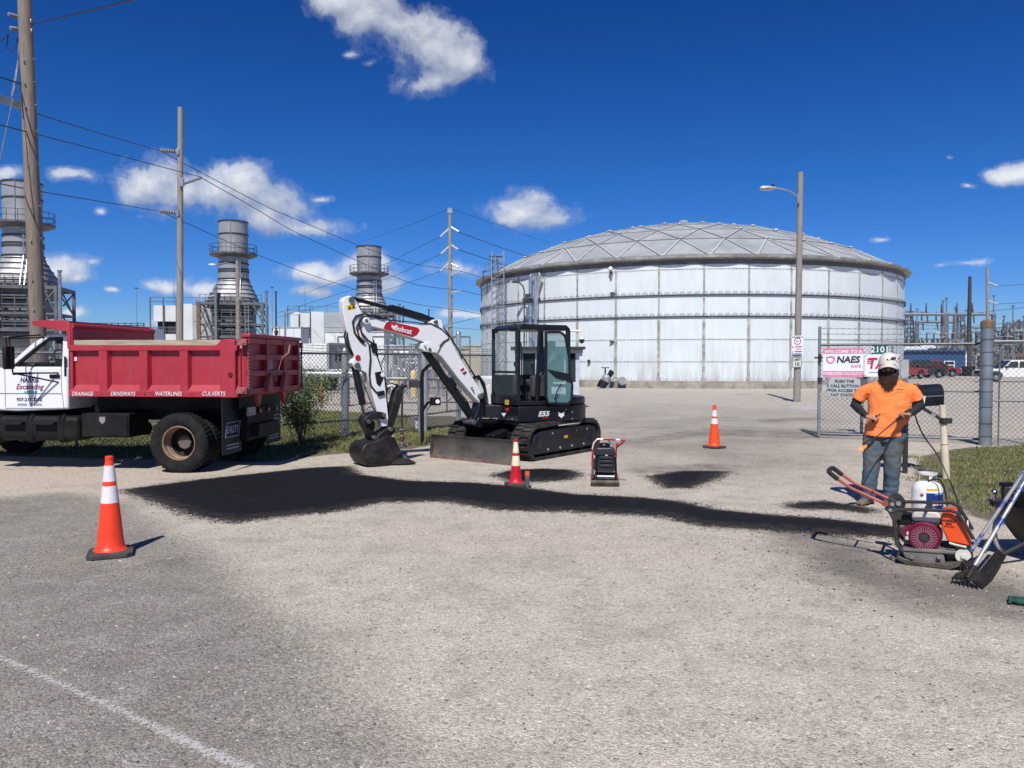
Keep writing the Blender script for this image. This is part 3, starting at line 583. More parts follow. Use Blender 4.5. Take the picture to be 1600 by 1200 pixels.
# ================================================================ WHITE PLANT BUILDINGS AND YARD EQUIPMENT
wpan=M('white_cladding',(.62,.65,.66),.5,var=.06,vs=.5); gpan=M('grey_cladding',(.36,.385,.40),.55,var=.12,vs=.5); slot=M('dark_opening',(.03,.035,.04),.8,var=0)
def filt(loc,rz,label,s=1):
    T=thing('filter_house',label,'plant building',loc,rz,'white filter houses of the power plant')
    mb=MB(); mb.b2((0,-3*s,0),(1.6*s,3*s,8*s)); mb.build('wall',wpan,T,smooth=0)
    mb=MB(); mb.b2((1.6*s,-2.98*s,0),(7.5*s,3*s,7.9*s)); 
    for z in(2,4,6): mb.b2((1.6*s,-3.02*s,z*s),(7.52*s,3.02*s,(z+.06)*s))
    mb.build('grey_wall',gpan,T,smooth=0)
    mb=MB()
    for z0,z1 in((6.0,7.8),(3.0,4.6),(.5,1.8)): mb.b2((-2.6*s,-2.9*s,z0*s),(-.02,2.6*s,z1*s))
    mb.build('inlet_hood',wpan,T,smooth=0)
    mb=MB()
    for z0,z1 in((4.6,6.0),(1.8,3.0)): mb.b2((-2.3*s,-2.5*s,z0*s),(-.02,2.5*s,z1*s))
    mb.build('opening',slot,T,smooth=0)
    mb=MB()
    for x in(-2.9,-1.5,-.1):
        mb.beam((x*s,-3.1*s,0),(x*s,-3.1*s,8.7*s),.12*s)
    for z in(8.7,8.2,5.3,4.9,2.5,2.2): mb.beam((-2.9*s,-3.1*s,z*s),(-.1*s,-3.1*s,z*s),.07*s)
    for x in range(5): mb.beam(((.2+x*1.8)*s,-2.9*s,8*s),((.2+x*1.8)*s,-2.9*s,8.7*s),.06*s)
    mb.beam((0,-2.9*s,8.7*s),(7.4*s,-2.9*s,8.7*s),.06*s); mb.cyl((-1.2*s,0,8*s),(-1.2*s,0,11.3*s),.04,.03,5); mb.build('walkway_rail',frm,T,smooth=0)
    return T
p=at(290,560,108); filt((p.x,108,0),R(8),'tall white filter house left of the middle stack',1.2)
p=at(492,560,112); filt((p.x,112,0),R(6),'white filter house with grey side wall just left of the excavator arm top',1.1)
# low white enclosures
def hut(px0,px1,pt,Y,D,label,mat,rows=3,nm='equipment_enclosure',cat='enclosure'):
    a=at(px0,pt,Y);b_=at(px1,pt,Y); T=thing(nm,label,cat,((a.x+b_.x)/2,Y+D/2,0)); w=b_.x-a.x; h=a.z
    mb=MB(); mb.b2((-w/2,-D/2,0),(w/2,D/2,h)); mb.build('wall',mat,T,bevel=.03)
    mb=MB(); 
    for k in range(1,rows): mb.b2((-w/2+w*k/rows-.03,-D/2-.03,.1),(-w/2+w*k/rows+.03,-D/2,h-.1))
    mb.b2((-w/2-.1,-D/2-.1,h),(w/2+.1,D/2+.1,h+.12)); mb.build('roof',M('enclosure_trim',(.40,.42,.43),.5,var=.1),T); return T
hut(425,470,512,100,4,'long low white enclosure just right of the red dump bed top',wpan,4)
hut(508,600,519,98,5,'low white enclosure behind the raised excavator arm',wpan,6)
hut(600,690,541,70,3,'long grey enclosure behind the yard pipework',gpan,6)
hut(722,775,541,75,4,'flat roofed pale shed seen between the wooden pole and the white tank',M('shed_cream',(.45,.42,.36),.7,var=.15),4,'storage_shed','shed')
# box trailer
a=at(452,590,45); b_=at(512,590,45); c_=at(552,590,47.5)
T=thing('box_trailer','white box trailer with black lettering parked behind the chain link fence','trailer',(b_.x,45,0)); u=(c_-b_); u.z=0; u.normalize(); v=Vector((a.x-b_.x,.3,0)).normalized()
Lz0=1.3; zt=at(500,537,45).z
mb=MB(); L1=(b_-a).length; Wd=2.6; q=[Vector((0,0,0)),v*14,v*14+u*Wd,u*Wd]
mb.add([Vector((x.x,x.y,z)) for z in(Lz0,zt) for x in q],[(3,2,1,0),(4,5,6,7),(0,1,5,4),(1,2,6,5),(2,3,7,6),(3,0,4,7)]); 
# make outward
mb.build('cargo_box',M('trailer_white',(.66,.67,.66),.5,var=.05,vs=1),T,bevel=.03)
mb=MB(); n_=Vector((u.y,-u.x,0)); 
for x in(.0,Wd): 
    p=u*x; mb.beam(Vector((p.x,p.y,Lz0))+n_*.03,Vector((p.x,p.y,zt))+n_*.03,.14)
mb.beam(Vector((0,0,zt))+n_*.03,u*Wd+Vector((0,0,zt))+n_*.03,.12); mb.add([Vector((x.x,x.y,z))+n_*.02 for z in(Lz0,zt) for x in(u*.05,u*(Wd-.05))],[(0,1,3,2)]); mb.build('rear_door',M('trailer_grey',(.30,.31,.32),.5,var=.1),T,smooth=0)
text('lettering','MIL',.75,blackm,T,Vector((u.x*1.3,u.y*1.3,zt-.75))+n_*.04,u,(0,0,1),bold=.03,shear=.25,sx=1.15)
mb=MB(); mb.beam(Vector((0,0,1.15)),v*14+Vector((0,0,1.15)),.2)
for k in(1.2,2.5,11,12.4):
    for w_ in(.3,Wd-.5): p=v*k+u*w_; mb.cyl((p.x,p.y,.5),(p.x+u.x*.3,p.y+u.y*.3,.5),.5,.5,18)
mb.build('running_gear',blackm,T)
# yard pipework, vessels, bollards
pipe=M('silver_pipe',(.46,.47,.48),.4,.6,var=.12,vs=1.5)
def vessel(px0,px1,pt,pb,Y,label):
    a=at(px0,(pt+pb)/2,Y);b_=at(px1,(pt+pb)/2,Y); r=(at(0,pt,Y).z-at(0,pb,Y).z)/2; zc=a.z
    T=thing('pressure_vessel',label,'vessel',((a.x+b_.x)/2,Y,0),0,'silver vessels in the yard behind the fence'); L=b_.x-a.x
    mb=MB(); mb.lathe([(0,-L/2),(r*.6,-L/2+r*.12),(r*.95,-L/2+r*.45),(r,-L/2+r*.6),(r,L/2-r*.6),(r*.95,L/2-r*.45),(r*.6,L/2-r*.12),(0,L/2)],c=(0,0,zc),axis='x',n=20); mb.build('drum',pipe,T,smooth=50)
    mb=MB(); [mb.b2((x-.12,-.3,0),(x+.12,.3,zc-r*.7)) for x in(-L*.3,L*.3)]; mb.build('saddle',frm,T); return T
vessel(612,650,545,560,50,'leftmost silver drum behind the chain link fence under the boom'); vessel(653,692,546,561,51,'silver drum just left of the boom cylinder behind the fence')
vessel(455,560,579,590,30,'long grey pipe shaped vessel lying low behind the fence beside the red bollard')
T=thing('pipe_rack','tangle of silver pipes and valves behind the chain link fence under the boom','pipework',(-6,42,0)); rr=random.Random(3)
for k in range(26):
    px_=rr.uniform(595,700); Y=rr.uniform(34,46); x=at(px_,560,Y).x+6; h=rr.uniform(.8,2.6); r_=rr.choice((.04,.06,.09)); x2=x+rr.uniform(-1.6,1.6)
    mb=MB(); mf=MB(); mb.tube([(x,Y-42,0),(x,Y-42,h-.15),(x+(.15 if x2>x else -.15),Y-42,h),(x2,Y-42,h),(x2,Y-42,h-rr.uniform(.3,1))],r_,7); mf.cyl((x,Y-42,h*.5),(x,Y-42,h*.5+.1),r_*2,r_*2,9); pp_=mb.build('pipe',pipe,T); mf.build('flange',galv,pp_)
mb=MB()
for k in range(9): x=-3.5+k*.9; mb.beam((x,0,0),(x,0,3.1),.07)
for z in(.3,2.4,3.1): mb.beam((-3.5,0,z),(3.7,0,z),.09)
for k in range(4): mb.beam((-3.5+k*1.8,0,.3),(-2.6+k*1.8,0,2.4),.06)
mb.build('rack_frame',frm,T,smooth=0)
def bollard(px,pt,Y,mat,lab,r=.11):
    p=at(px,pt,Y); T=thing('bollard',lab,'bollard',(p.x,Y,0),0,'bollards in the yard behind the fence'); mb=MB(); mb.lathe([(r,0),(r,p.z-.08),(r*.7,p.z-.02),(0,p.z)],n=14); mb.build('post',mat,T,smooth=50)
    mb=MB(); mb.lathe([(r+.06,0),(r+.05,.05),(r,.06)],n=14); mb.build('collar',conc,T); return T
yel=M('faded_yellow',(.55,.46,.20),.6,var=.2); redp=M('red_paint',(.50,.03,.035),.5,var=.15)
bollard(501,603,32,redp,'red bollard behind the fence just right of the bush',.11); bollard(618,590,40,yel,'pale yellow bollard behind the fence left of the thumb',.16); bollard(646,578,38,yel,'taller pale yellow bollard behind the fence, beside the black call post',.16)
# slim masts and lamp poles of the plant
def mast(px,pt,Y,r,label,lamp=0,nm='mast',mat=galv,pb=None):
    p=at(px,pt,Y); T=thing(nm,label,'lamp pole' if lamp else 'mast',(p.x,Y,0)); mb=MB(); mb.cyl((0,0,0),(0,0,p.z),r,r*.7,8); mb.build('pole',mat,T)
    if lamp:
        L=lamp; mb=MB(); mb.tube([(0,0,p.z*.96),(L*.5,0,p.z*.985),(L,0,p.z*.97)],.06,6); mb.build('arm',galv,T); mb=MB(); mb.ell((L+(.3 if L>0 else -.3),0,p.z*.97),(.45,.2,.12)); mb.build('lamp_head',whitep,T)
    else:
        mb=MB(); mb.cyl((0,0,p.z*.5),(0,0,p.z*.53),r*2,r*2,6); mb.box((0,0,p.z-.1),(.35,.1,.12)); mb.build('bracket',dkst,T)
    return T
mast(213,449,90,.05,'very thin whip mast against the sky left of the second pole'); mast(431,455,100,.14,'dark capped mast just right of the second stack',mat=dkst); mast(425,448,98,.04,'hair thin mast beside the dark capped mast'); 
mast(445,487,80,.12,'small plant lamp pole left of the second white filter house',1.0,'lamp_pole'); mast(630,478,110,.12,'capped vent mast behind the boom, left of the red badge',mat=dkst); mast(670,483,110,.12,'capped vent mast behind the boom knuckle',mat=dkst)
p=at(373,408,88); Tm=mast(371,408,88,.30,'weathered wooden lamp pole standing in front of the second stack',-2.6,'lamp_pole',mat=M('pole_wood_far',(.24,.215,.18),.85,var=.25))
# railing seen above the cab guard
T=thing('roof_railing','thin pipe railing on a distant roof seen above the truck bed guard','railing',(at(185,520,60).x,60,0)); mb=MB(); z0=at(0,512,60).z; z1=at(0,505,60).z
for k in range(9): mb.beam((-2+k*.5-.0,0,0 if k in(0,8) else z0),(-2+k*.5,0,z1),.06)
for z in(z1,(z0+z1)/2): mb.beam((-2,0,z),(2,0,z),.05)
mb.build('rail',dkst,T,smooth=0); mb=MB(); mb.b2((-2.2,0,0),(2.2,3,z0)); mb.build('roof_edge',wpan,T)
# far tree line
lf=M('far_foliage',(.05,.07,.035),.9,var=.3,vs=.1)
def woods(x0,x1,Y,h,name,label):
    V=[];F=[]; n=int(abs(x1-x0)/1.1)
    for k in range(n):
        x=random.uniform(x0,x1); y=Y+random.uniform(-8,8); hh=h*(.6+.5*(mnoise.noise(Vector((x*.05,0,0)))+.5)); 
        for j in range(16):
            cx,cy,cz=x+random.gauss(0,1.6),y+random.gauss(0,1.5),random.uniform(.1,1)*hh; s_=random.uniform(.5,1.2); o=len(V)
            for _ in range(3): V.append((cx+random.gauss(0,s_),cy+random.gauss(0,s_),cz+random.gauss(0,s_*.7)))
            F.append((o,o+1,o+2))
    me=bpy.data.meshes.new(name); me.from_pydata(V,[],F); me.materials.append(lf); o=bpy.data.objects.new(name,me); COL.objects.link(o); tag(o,label,'trees',kind='stuff')
woods(-260,40,300,7,'far_woods','low dark line of far trees behind the power plant'); woods(80,420,330,7,'far_woods','low dark line of far trees behind the substation')
# ================================================================ SUBSTATION, BLUE BUILDING, VEHICLES (right)
lat=M('lattice_grey',(.19,.20,.21),.55,.4,var=.15); bus=M('busbar_grey',(.25,.28,.31),.5,.4,var=.1); ins=M('insulator_brown',(.075,.062,.058),.4,var=.2)
def gantry(px0,px1,py,Y,label,masts):
    a=at(px0,py,Y);b_=at(px1,py,Y); cx=(a.x+b_.x)/2; T=thing('bus_gantry',label,'substation gantry',(cx,Y,0),0,'gantries of the electrical substation')
    mb=MB(); z=a.z; 
    mb.cyl((a.x-cx,0,z),(b_.x-cx,0,z),.22,.22,8); mb.build('beam',bus,T)
    for px_,pt in masts:
        p=at(px_,pt,Y); x=p.x-cx; mb=MB(); mb.cyl((x,0,0),(x,0,z+.1),.34,.30,10); mb.cyl((x,0,z),(x,0,p.z),.09,.07,6); mb.cyl((x,0,p.z-.1),(x,0,p.z+.1),.2,.2,8); mb.build('column',lat,T)
    mb=MB(); n=int((b_.x-a.x)/2.2)
    for k in range(n):
        x=a.x-cx+1+k*2.2; mb.cyl((x,0,z+.2),(x,0,z+1.6),.14,.07,7); mb.cyl((x,-.3,z-.2),(x,-.5,z-1.3),.12,.1,7)
    mb.build('insulator',ins,T); return T
gantry(1412,1553,491,110,'long high busbar gantry crossing behind the blue building',((1474,470),(1479,466),(1493,482),(1553,462)))
gantry(1430,1494,503,118,'shorter busbar gantry with a bare column behind the first one',((1433,483),(1494,480)))
gantry(1556,1640,517,105,'gantry right of the big galvanised gate post',((1583,478),(1600,495),(1569,494)))
def lattower(px,pt,Y,w,label):
    p=at(px,pt,Y); T=thing('lattice_tower',label,'lattice tower',(p.x,Y,0),0,'lattice towers of the substation'); mb=MB(); h=p.z; n=int(h/1.1); mk=MB()
    def c(i,s,t): q=1-.45*i/n; return (s*w/2*q,t*w/2*q,h*i/n)
    for i in range(n):
        for s,t_ in((-1,-1),(1,-1),(1,1),(-1,1)):
            mb.beam(c(i,s,t_),c(i+1,s,t_),.12)
        for (a,b_) in (((-1,-1),(1,-1)),((1,-1),(1,1)),((1,1),(-1,1)),((-1,1),(-1,-1))):
            mk.beam(c(i,*a),c(i+1,*b_),.07); mk.beam(c(i,*b_),c(i+1,*a),.07)
    mb.build('leg',lat,T,smooth=0); mk.build('bracing',lat,T,smooth=0); return T
lattower(1499,492,112,1.7,'lattice tower just left of the tall dark pole'); lattower(1535,518,108,1.8,'lattice tower left of the galvanised gate post'); lattower(1576,503,104,1.6,'lattice tower right of the galvanised gate post'); lattower(1592,500,109,1.6,'rightmost lattice tower in the substation'); lattower(1421,486,120,1.3,'slim lattice tower right beside the tank wall')
T=thing('truss_beam','long horizontal lattice truss over the substation yard','truss',(at(1540,514,109).x,109,0)); mb=MB(); za,zb=at(0,512,109).z,at(0,519,109).z
for y in(-.4,.4):
    for z in(za,zb): mb.beam((-3.6,y,z),(9,y,z),.10)
for k in range(16): x=-3.6+k*.79; mb.beam((x,-.4,zb),(x+.79,-.4,za),.06); mb.beam((x+.79,-.4,zb),(x,-.4,za),.06)
mb.build('chord',lat,T,smooth=0); mb=MB(); 
for k in range(8): mb.cyl((-3+k*1.6,0,zb),(-3+k*1.6,0,zb-1.2),.1,.08,6)
mb.build('insulator',ins,T)
# yard switchgear: supports, insulators, transformers
rr=random.Random(11); swm=[lat,bus,M('switch_green_grey',(.17,.19,.18),.5,var=.2)]
for k in range(54):
    px_=1412+rr.random()**.9*210; Y=rr.uniform(98,126); top=rr.uniform(519,548); p=at(px_,top,Y)
    if px_<1512 and top>546: continue
    T=thing('switchgear_bay',f'grey substation switch frame with stacked insulators among many behind the lot','switchgear',(p.x,Y,0),rr.uniform(-.2,.2),'switch frames crowding the substation yard')
    mb=MB(); h=p.z-1.0; w=rr.uniform(.6,1.4)
    for s in(-1,1): mb.beam((s*w,0,0),(s*w,0,h),.16); mb.beam((s*w,0,0),(-s*w,0,h),.06)
    mb.beam((-w-.3,0,h),(w+.3,0,h),.2,.14); mb.beam((-w,0,h*.5),(w,0,h*.5),.1); mb.build('frame',swm[k%3],T,smooth=0)
    mb=MB()
    for s in(-1,0,1): mb.lathe([(.06,h)]+[(.06+.07*(j%2),h+.08+j*.08) for j in range(11)]+[(.05,h+1.0)],c=(s*w,0,0),n=6)
    mb.build('insulator',ins,T,smooth=0)
    mb=MB(); mb.tube([(-w,0,h+1.0),(0,rr.uniform(-.6,.6),h+1.1),(w,0,h+1.0)],.04,5); mb.build('bus_tube',bus,T)
for k,(px_,w,h,lb) in enumerate(((1425,3.0,3.7,'white topped transformer cabinet left above the blue building'),(1448,2.2,3.9,'pale transformer cabinet in the middle above the blue building'),(1465,1.8,4.0,'narrow pale cabinet right above the blue building roof'),(1538,3.4,2.9,'large pale transformer cabinet just left of the gate post'),(1578,3.6,2.8,'large brownish transformer right of the gate post'))):
    Y=100+k; T=thing('transformer',lb,'transformer',(at(px_,560,Y).x,Y,0)); mb=MB(); mb.b2((-w/2,-1,0),(w/2,1,h)); mb.build('cabinet',[whitep,whitep,gpan,M('transformer_tan',(.33,.31,.27),.6),M('transformer_rust',(.16,.10,.07),.7)][k],T,bevel=.05)
    mb=MB(); [mb.b2((-w/2+.15+j*w/8,-1.5,.3),(-w/2+.22+j*w/8,-1.02,h-.4)) for j in range(8)]; mb.build('radiator_fins',lat,T)
    mb=MB(); [mb.lathe([(.12,h),(.16,h+.2),(.08,h+.3),(.14,h+.5),(.06,h+.9)],c=(s*w*.3,0,0),n=8) for s in(-1,0,1)]; mb.build('bushing',ins,T)
# blue building
a=at(1408,587,96); b_=at(1509,587,93); T=thing('blue_building','single storey blue metal building with white framed window behind the pickups','building',(b_.x,93,0)); v=Vector((a.x-b_.x,3,0)); L=v.length; v/=L; n_=Vector((v.y,-v.x,0)); 
if n_.y>0: n_=-n_
zt=at(1450,549,95).z; blu=M('blue_metal_siding',(.018,.07,.20),.45,var=.08,vs=.6)
q=[Vector((0,0,0)),v*L*1.3,v*L*1.3-n_*9,-n_*9]; mb=MB(); mb.add([x+Vector((0,0,z)) for z in(0,zt) for x in q],[(0,1,2,3),(7,6,5,4),(4,5,1,0),(5,6,2,1),(6,7,3,2),(7,4,0,3)])
k=.4
while k<L*1.3: mb.beam(v*k+n_*.02+Vector((0,0,0)),v*k+n_*.02+Vector((0,0,zt)),.05); k+=.4
mb.build('wall',blu,T,smooth=0); mb=MB(); mb.beam(n_*.05+v*.02,n_*.05+v*.02+Vector((0,0,zt)),.14); mb.build('corner_trim',whitep,T)
mb=MB(); mb.beam(v*-.2+n_*.15+Vector((0,0,zt+.06)),v*L*1.35+n_*.15+Vector((0,0,zt+.06)),.35,.14); mb.build('roof',blu,T,smooth=0)
for px_ in(1485,1450):
    s=(at(px_,575,93.5).x-b_.x)/v.x; c0=v*s+n_*.06; w=.52; f=MB()
    for z0 in(.85,1.32,1.8): f.beam(c0-v*w+Vector((0,0,z0)),c0+v*w+Vector((0,0,z0)),.1)
    for e in(-1,1): f.beam(c0+v*e*w+Vector((0,0,.85)),c0+v*e*w+Vector((0,0,1.8)),.1)
    W_=f.build('window',whitep,T,smooth=0); f=MB(); f.add([c0-v*w-n_*.02+Vector((0,0,.85)),c0+v*w-n_*.02+Vector((0,0,.85)),c0+v*w-n_*.02+Vector((0,0,1.8)),c0-v*w-n_*.02+Vector((0,0,1.8))],[(0,1,2,3)]); f.build('pane',M('dark_glass',(.02,.03,.035),.08,var=0),W_,smooth=0)
# pickups
glassd=M('dark_glass',(.02,.03,.035),.08,var=0); rub=M('tyre_rubber',(.013,.013,.014),.9,spec=.25,var=.2,vs=8,bump=.2,dirt=(.06,.054,.047),ds=5,dt=(.5,.9)); chrome=M('chrome',(.6,.6,.62),.15,1,var=0)
def pickup(loc,rz,paint,label,name='pickup_truck',group=None):
    T=thing(name,label,'pickup truck',loc,rz,group); P=(0,0,0)
    def side(pts,w,nm,mat,z=0,bev=.05,par=T,y0=0):
        mb=MB(); mb.prism(pts,(0,w/2+y0,0),(1,0,0),(0,0,1),0,w); return mb.build(nm,mat,par,bevel=bev,seg=3)
    side([(-2.85,.55),(-2.85,1.15),(-1.0,1.17),(1.15,1.17),(2.5,1.08),(2.85,.95),(2.88,.5),(2.3,.42),(2.25,.75),(1.95,.93),(1.6,.93),(1.3,.75),(1.25,.42),(-1.3,.42),(-1.35,.75),(-1.65,.93),(-2.0,.93),(-2.3,.75),(-2.35,.5)],1.95,'body',paint)
    side([(-1.0,1.15),(-.92,1.82),(-.7,1.9),(.3,1.9),(.55,1.84),(1.2,1.17)],1.7,'cab',paint)
    for s in(-1,1):
        for x0,x1,tx in((-.75,-.05,0),(.02,.95,.32)):
            mb=MB(); mb.prism([(x0,1.24),(x0+.03,1.76),(x1-tx-.05,1.76),(x1,1.24)],(0,s*.87,0),(1,0,0),(0,0,1),-.02,.02); mb.build('window',glassd,T)
    mb=MB(); mb.prism([(1.24,1.2),(.60,1.82),(.62,1.84),(1.28,1.22)],(0,.74,0),(1,0,0),(0,0,1),0,1.48); mb.build('windscreen',glassd,T)
    for x in(-1.82,1.78):
        for s in(-1,1):
            mb=MB(); mb.lathe([(.2,-.12),(.36,-.13),(.40,-.09),(.40,.09),(.36,.13),(.2,.12)],c=(x,s*.85,.40),axis='y',n=24); w_=mb.build('wheel',rub,T); mb=MB(); mb.lathe([(0,s*.10),(.10,s*.12),(.2,s*.09),(.23,s*.125)],c=(x,s*.85,.40),axis='y',n=14); mb.build('rim',galv,w_)
    mb=MB(); mb.b2((2.86,-.95,.45),(2.98,.95,.68)); mb.build('front_bumper',chrome,T,bevel=.03); mb=MB(); mb.b2((-3.0,-.95,.5),(-2.86,.95,.68)); mb.build('rear_bumper',chrome,T,bevel=.03)
    mb=MB(); mb.b2((2.84,-.55,.72),(2.9,.55,.98)); mb.build('grille',blackm,T)
    for s in(-1,1): mb=MB(); mb.b2((2.7,s*.78-.16,.78),(2.9,s*.78+.16,.98)); mb.build('headlight',M('lamp_glass',(.8,.8,.78),.1,var=0),T,bevel=.02); mb=MB(); mb.b2((.95,s*1.02-.12,1.2),(1.08,s*1.02+.12,1.38)); mb.build('mirror',blackm,T,bevel=.02)
    mb=MB(); mb.b2((-2.75,-.82,1.0),(-1.1,.82,1.175)); mb.build('bed_liner',blackm,T); return T
redc=M('red_car_paint',(.26,.010,.014),.3,var=.05,coat=.6); whc=M('white_car_paint',(.78,.79,.79),.3,var=.02,coat=.5); blc=M('black_car_paint',(.012,.012,.014),.3,var=.05,coat=.6)
p=at(1583,598,66); pickup((p.x,66,0),R(172),whc,'white crew cab pickup parked right of the galvanised gate post')
p=at(1457,590,88); pickup((p.x,88,0),R(8),redc,'bright red pickup parked beside the blue building window')
p=at(1434,592,82); pickup((p.x,82,0),R(190),blc,'black pickup in front of the blue building, left of the bright red one')
p=at(1408,594,77); pickup((p.x,77,0),R(30),redc,'red pickup mostly hidden behind the grey sign board on the gate')
T=thing('trash_bin','black trash bin at the right corner of the blue building','bin',(at(1513,590,92).x,92,0)); mb=MB(); mb.loft([[(x*.4,y*.4,0) for x,y in((-1,-1),(1,-1),(1,1),(-1,1))],[(x*.5,y*.5,1.1) for x,y in((-1,-1),(1,-1),(1,1),(-1,1))]]); mb.build('tub',blackm,T); mb=MB(); mb.b2((-.54,-.54,1.1),(.54,.54,1.2)); mb.build('lid',blackm,T)
# ================================================================ WOODEN POLES AND WIRES
def woodm(name,col,dk):
    m=bpy.data.materials.new(name); m.use_nodes=True; t=m.node_tree; b=t.nodes['Principled BSDF']; tc=nn(t,'ShaderNodeTexCoord').outputs['Object']
    mp=nn(t,'ShaderNodeMapping'); mp.inputs['Scale'].default_value=(22,22,.9); t.links.new(tc,mp.inputs[0]); n=NZ(t,2.2,9,.72,mp.outputs[0]); n2=NZ(t,1.2,5,.6,tc)
    c=ramp(t,n,[(.3,dk),(.5,tuple(x*.8 for x in col)),(.72,col)]); c=mixc(t,ramp(t,n2,[(.45,0),(.75,.35)]),c,(.15,.09,.06)); t.links.new(c,b.inputs['Base Color']); b.inputs['Roughness'].default_value=.88
    bp=nn(t,'ShaderNodeBump'); bp.inputs['Strength'].default_value=.7; bp.inputs['Distance'].default_value=.02; t.links.new(n,bp.inputs['Height']); t.links.new(bp.outputs[0],b.inputs['Normal']); return m
wd=woodm('weathered_pole_wood',(.29,.24,.20),(.085,.06,.045)); wg=woodm('grey_pole_wood',(.34,.315,.28),(.14,.125,.105))
rodm=M('insulator_grey',(.19,.20,.215),.45,.1,var=.05); wirem=M('wire_dark',(.03,.032,.036),.5,.3,var=0)
def pole(base,top,r0,r1,label,mat,grp='wooden utility poles'):
    T=thing('utility_pole',label,'utility pole',(base.x,base.y,0),0,grp); d=Vector(top)-Vector((base.x,base.y,0)); mb=MB(); n=14
    mb.tube([d*(k/n)+Vector((0,0,-.2 if k==0 else 0)) for k in range(n+1)],[r0+(r1-r0)*k/n for k in range(n+1)],16); mb.build('shaft',mat,T,smooth=50); return T,d,Vector((base.x,base.y,0))
# A
bA=Vector((at(65,640,20).x,20,0)); tA=at(36,-60,19.7); T,d,B=pole(bA,tA,.20,.155,'big weathered wooden pole at the left edge behind the white cab',wd)
def onA(py): 
    q=(at(50,py,20).z)/d.z; return B+d*q
def insul(T,B,p,q,r=.05,name='insulator'):
    mb=MB(); p=Vector(p)-B;q=Vector(q)-B; n=14; L=(q-p); pts=[p+L*(k/n) for k in range(n+1)]; mb.tube(pts,[r*(1.25 if k%2 else .8) for k in range(n+1)],8); mb.cyl(p,p+L*.08,r*1.2,r*1.2,8); return mb.build(name,rodm,T,smooth=0)
for px0,py0,px1,py1 in((13,22,32,28),(16,44,33,46)): insul(T,B,at(px1,py1,19.85),at(px0,py0,19.5),.045)
mb=MB(); 
for px_,py_ in((45,34),(46,49)): p=at(px_,py_,19.75)-B; mb.tube([p-Vector((.12,0,0)),p+Vector((.1,0,0))],.07,8); mb.cyl(p+Vector((0,0,-.09)),p+Vector((0,0,.09)),.05,.05,8)
mb.build('clamp',galv,T)
mb=MB()
for py_ in(105,140,175,215,265,330,380,440,486): p=onA(py_)-B; mb.cyl(p+Vector((.03,-.13,0)),p+Vector((.03,-.22,0)),.022,.022,6); mb.cyl(p+Vector((.16,-.03,.1)),p+Vector((.24,-.05,.1)),.015,.015,6)
mb.build('bolt',galv,T)
mb=MB(); a=at(-120,112,17.5)-B; b_=at(34,166,19.8)-B; b2=at(38,172,19.7)-B; mb.beam(a,b_,.13,.16); mb.build('crossarm',M('crossarm_grey',(.30,.33,.36),.5,.4,var=.1),T,bevel=.01)
mb=MB(); mb.tube([at(33,172,19.9)-B,at(43,167,19.72)-B,at(53,171,19.8)-B],.035,6); mb.tube([at(34,183,19.9)-B,at(38,172,19.72)-B,at(50,168,19.72)-B],.02,6); mb.build('band',dkst,T)
mb=MB(); mb.tube([at(31,50,19.8)-B,at(26,120,19.5)-B,at(17,170,19.2)-B,at(0,250,18.7)-B],.012,5); mb.cyl(at(29,97,19.7)-B,at(19,152,19.3)-B,.03,.03,6); mb.build('guy_strand',galv,T)
mb=MB(); mb.tube([at(14,52,19.5)-B,at(4,62,19.3)-B,at(-6,70,19.2)-B],.012,5); mb.tube([at(13,53,19.5)-B,at(10,75,19.4)-B,at(22,82,19.5)-B,at(28,60,19.8)-B],.012,5); mb.build('jumper_wire',wirem,T)
# B
bB=Vector((at(281,640,37).x,37,0)); T,d,B=pole(bB,at(282,168,37),.17,.12,'tall wooden pole standing behind the middle of the red dump bed',wg)
insul(T,B,at(277,237,37),at(250,235,36.6),.09); insul(T,B,at(277,333,37),at(250,330,36.6),.09); insul(T,B,at(287,287,36.9),at(314,278,36.4),.06)
mb=MB(); p=at(284,285,36.82)-B; mb.box(p,(.2,.12,.4)); [mb.box(at(278,y,36.85)-B,(.12,.1,.3)) for y in(237,333)]; mb.build('bracket',galv,T,bevel=.01)
# C
bC=Vector((at(704,640,60).x,60,0)); T,d,B=pole(bC,at(703,325,60),.20,.13,'distant wooden pole with six white insulators left of the white tank',wg)
silv=M('insulator_white',(.48,.50,.51),.35,.1,var=.03); keep=rodm; rodm=silv
for a,b_ in(((701,358),(688,370)),((701,386),(689,397)),((701,412),(688,424)),((705,355),(717,362)),((705,383),(716,390)),((705,412),(717,418))): insul(T,B,at(*a,60),at(*b_,59.4),.075)
for a,b_ in(((706,428),(721,424)),((706,457),(721,454)),((706,487),(721,485)),((702,510),(692,509))): insul(T,B,at(*a,59.8),at(*b_,59.4),.045)
rodm=keep
mb=MB(); mb.box(at(703,329,59.9)-B,(.36,.12,.35)); [mb.box(at(706,y,59.75)-B,(.15,.15,.35)) for y in(428,457,487)]; mb.build('bracket',galv,T)
def wire(pts,r,label,nm='power_line',grp='overhead wires between the poles'):
    P=[at(*p) for p in pts]; out=[]
    for i in range(len(P)-1):
        n=8
        for k in range(n): out.append(P[i].lerp(P[i+1],k/n))
    out.append(P[-1]); o=P[0]
    for _ in range(3): out=[out[0]]+[(out[i-1]+out[i]*2+out[i+1])/4 for i in range(1,len(out)-1)]+[out[-1]]
    mb=MB(); mb.tube(out,r,5); x=mb.build(nm,wirem); tag(x,label,'wire',grp); return x
wire([(-60,101,17),(0,120.5,18.7),(33,131,19.7)],.018,'short wire end meeting the big left pole high above its grey crossarm')
wire([(55,177,19.9),(150,207,27),(250,235.5,36.6)],.016,'wire from the big left pole crossarm to the upper arm of the second pole')
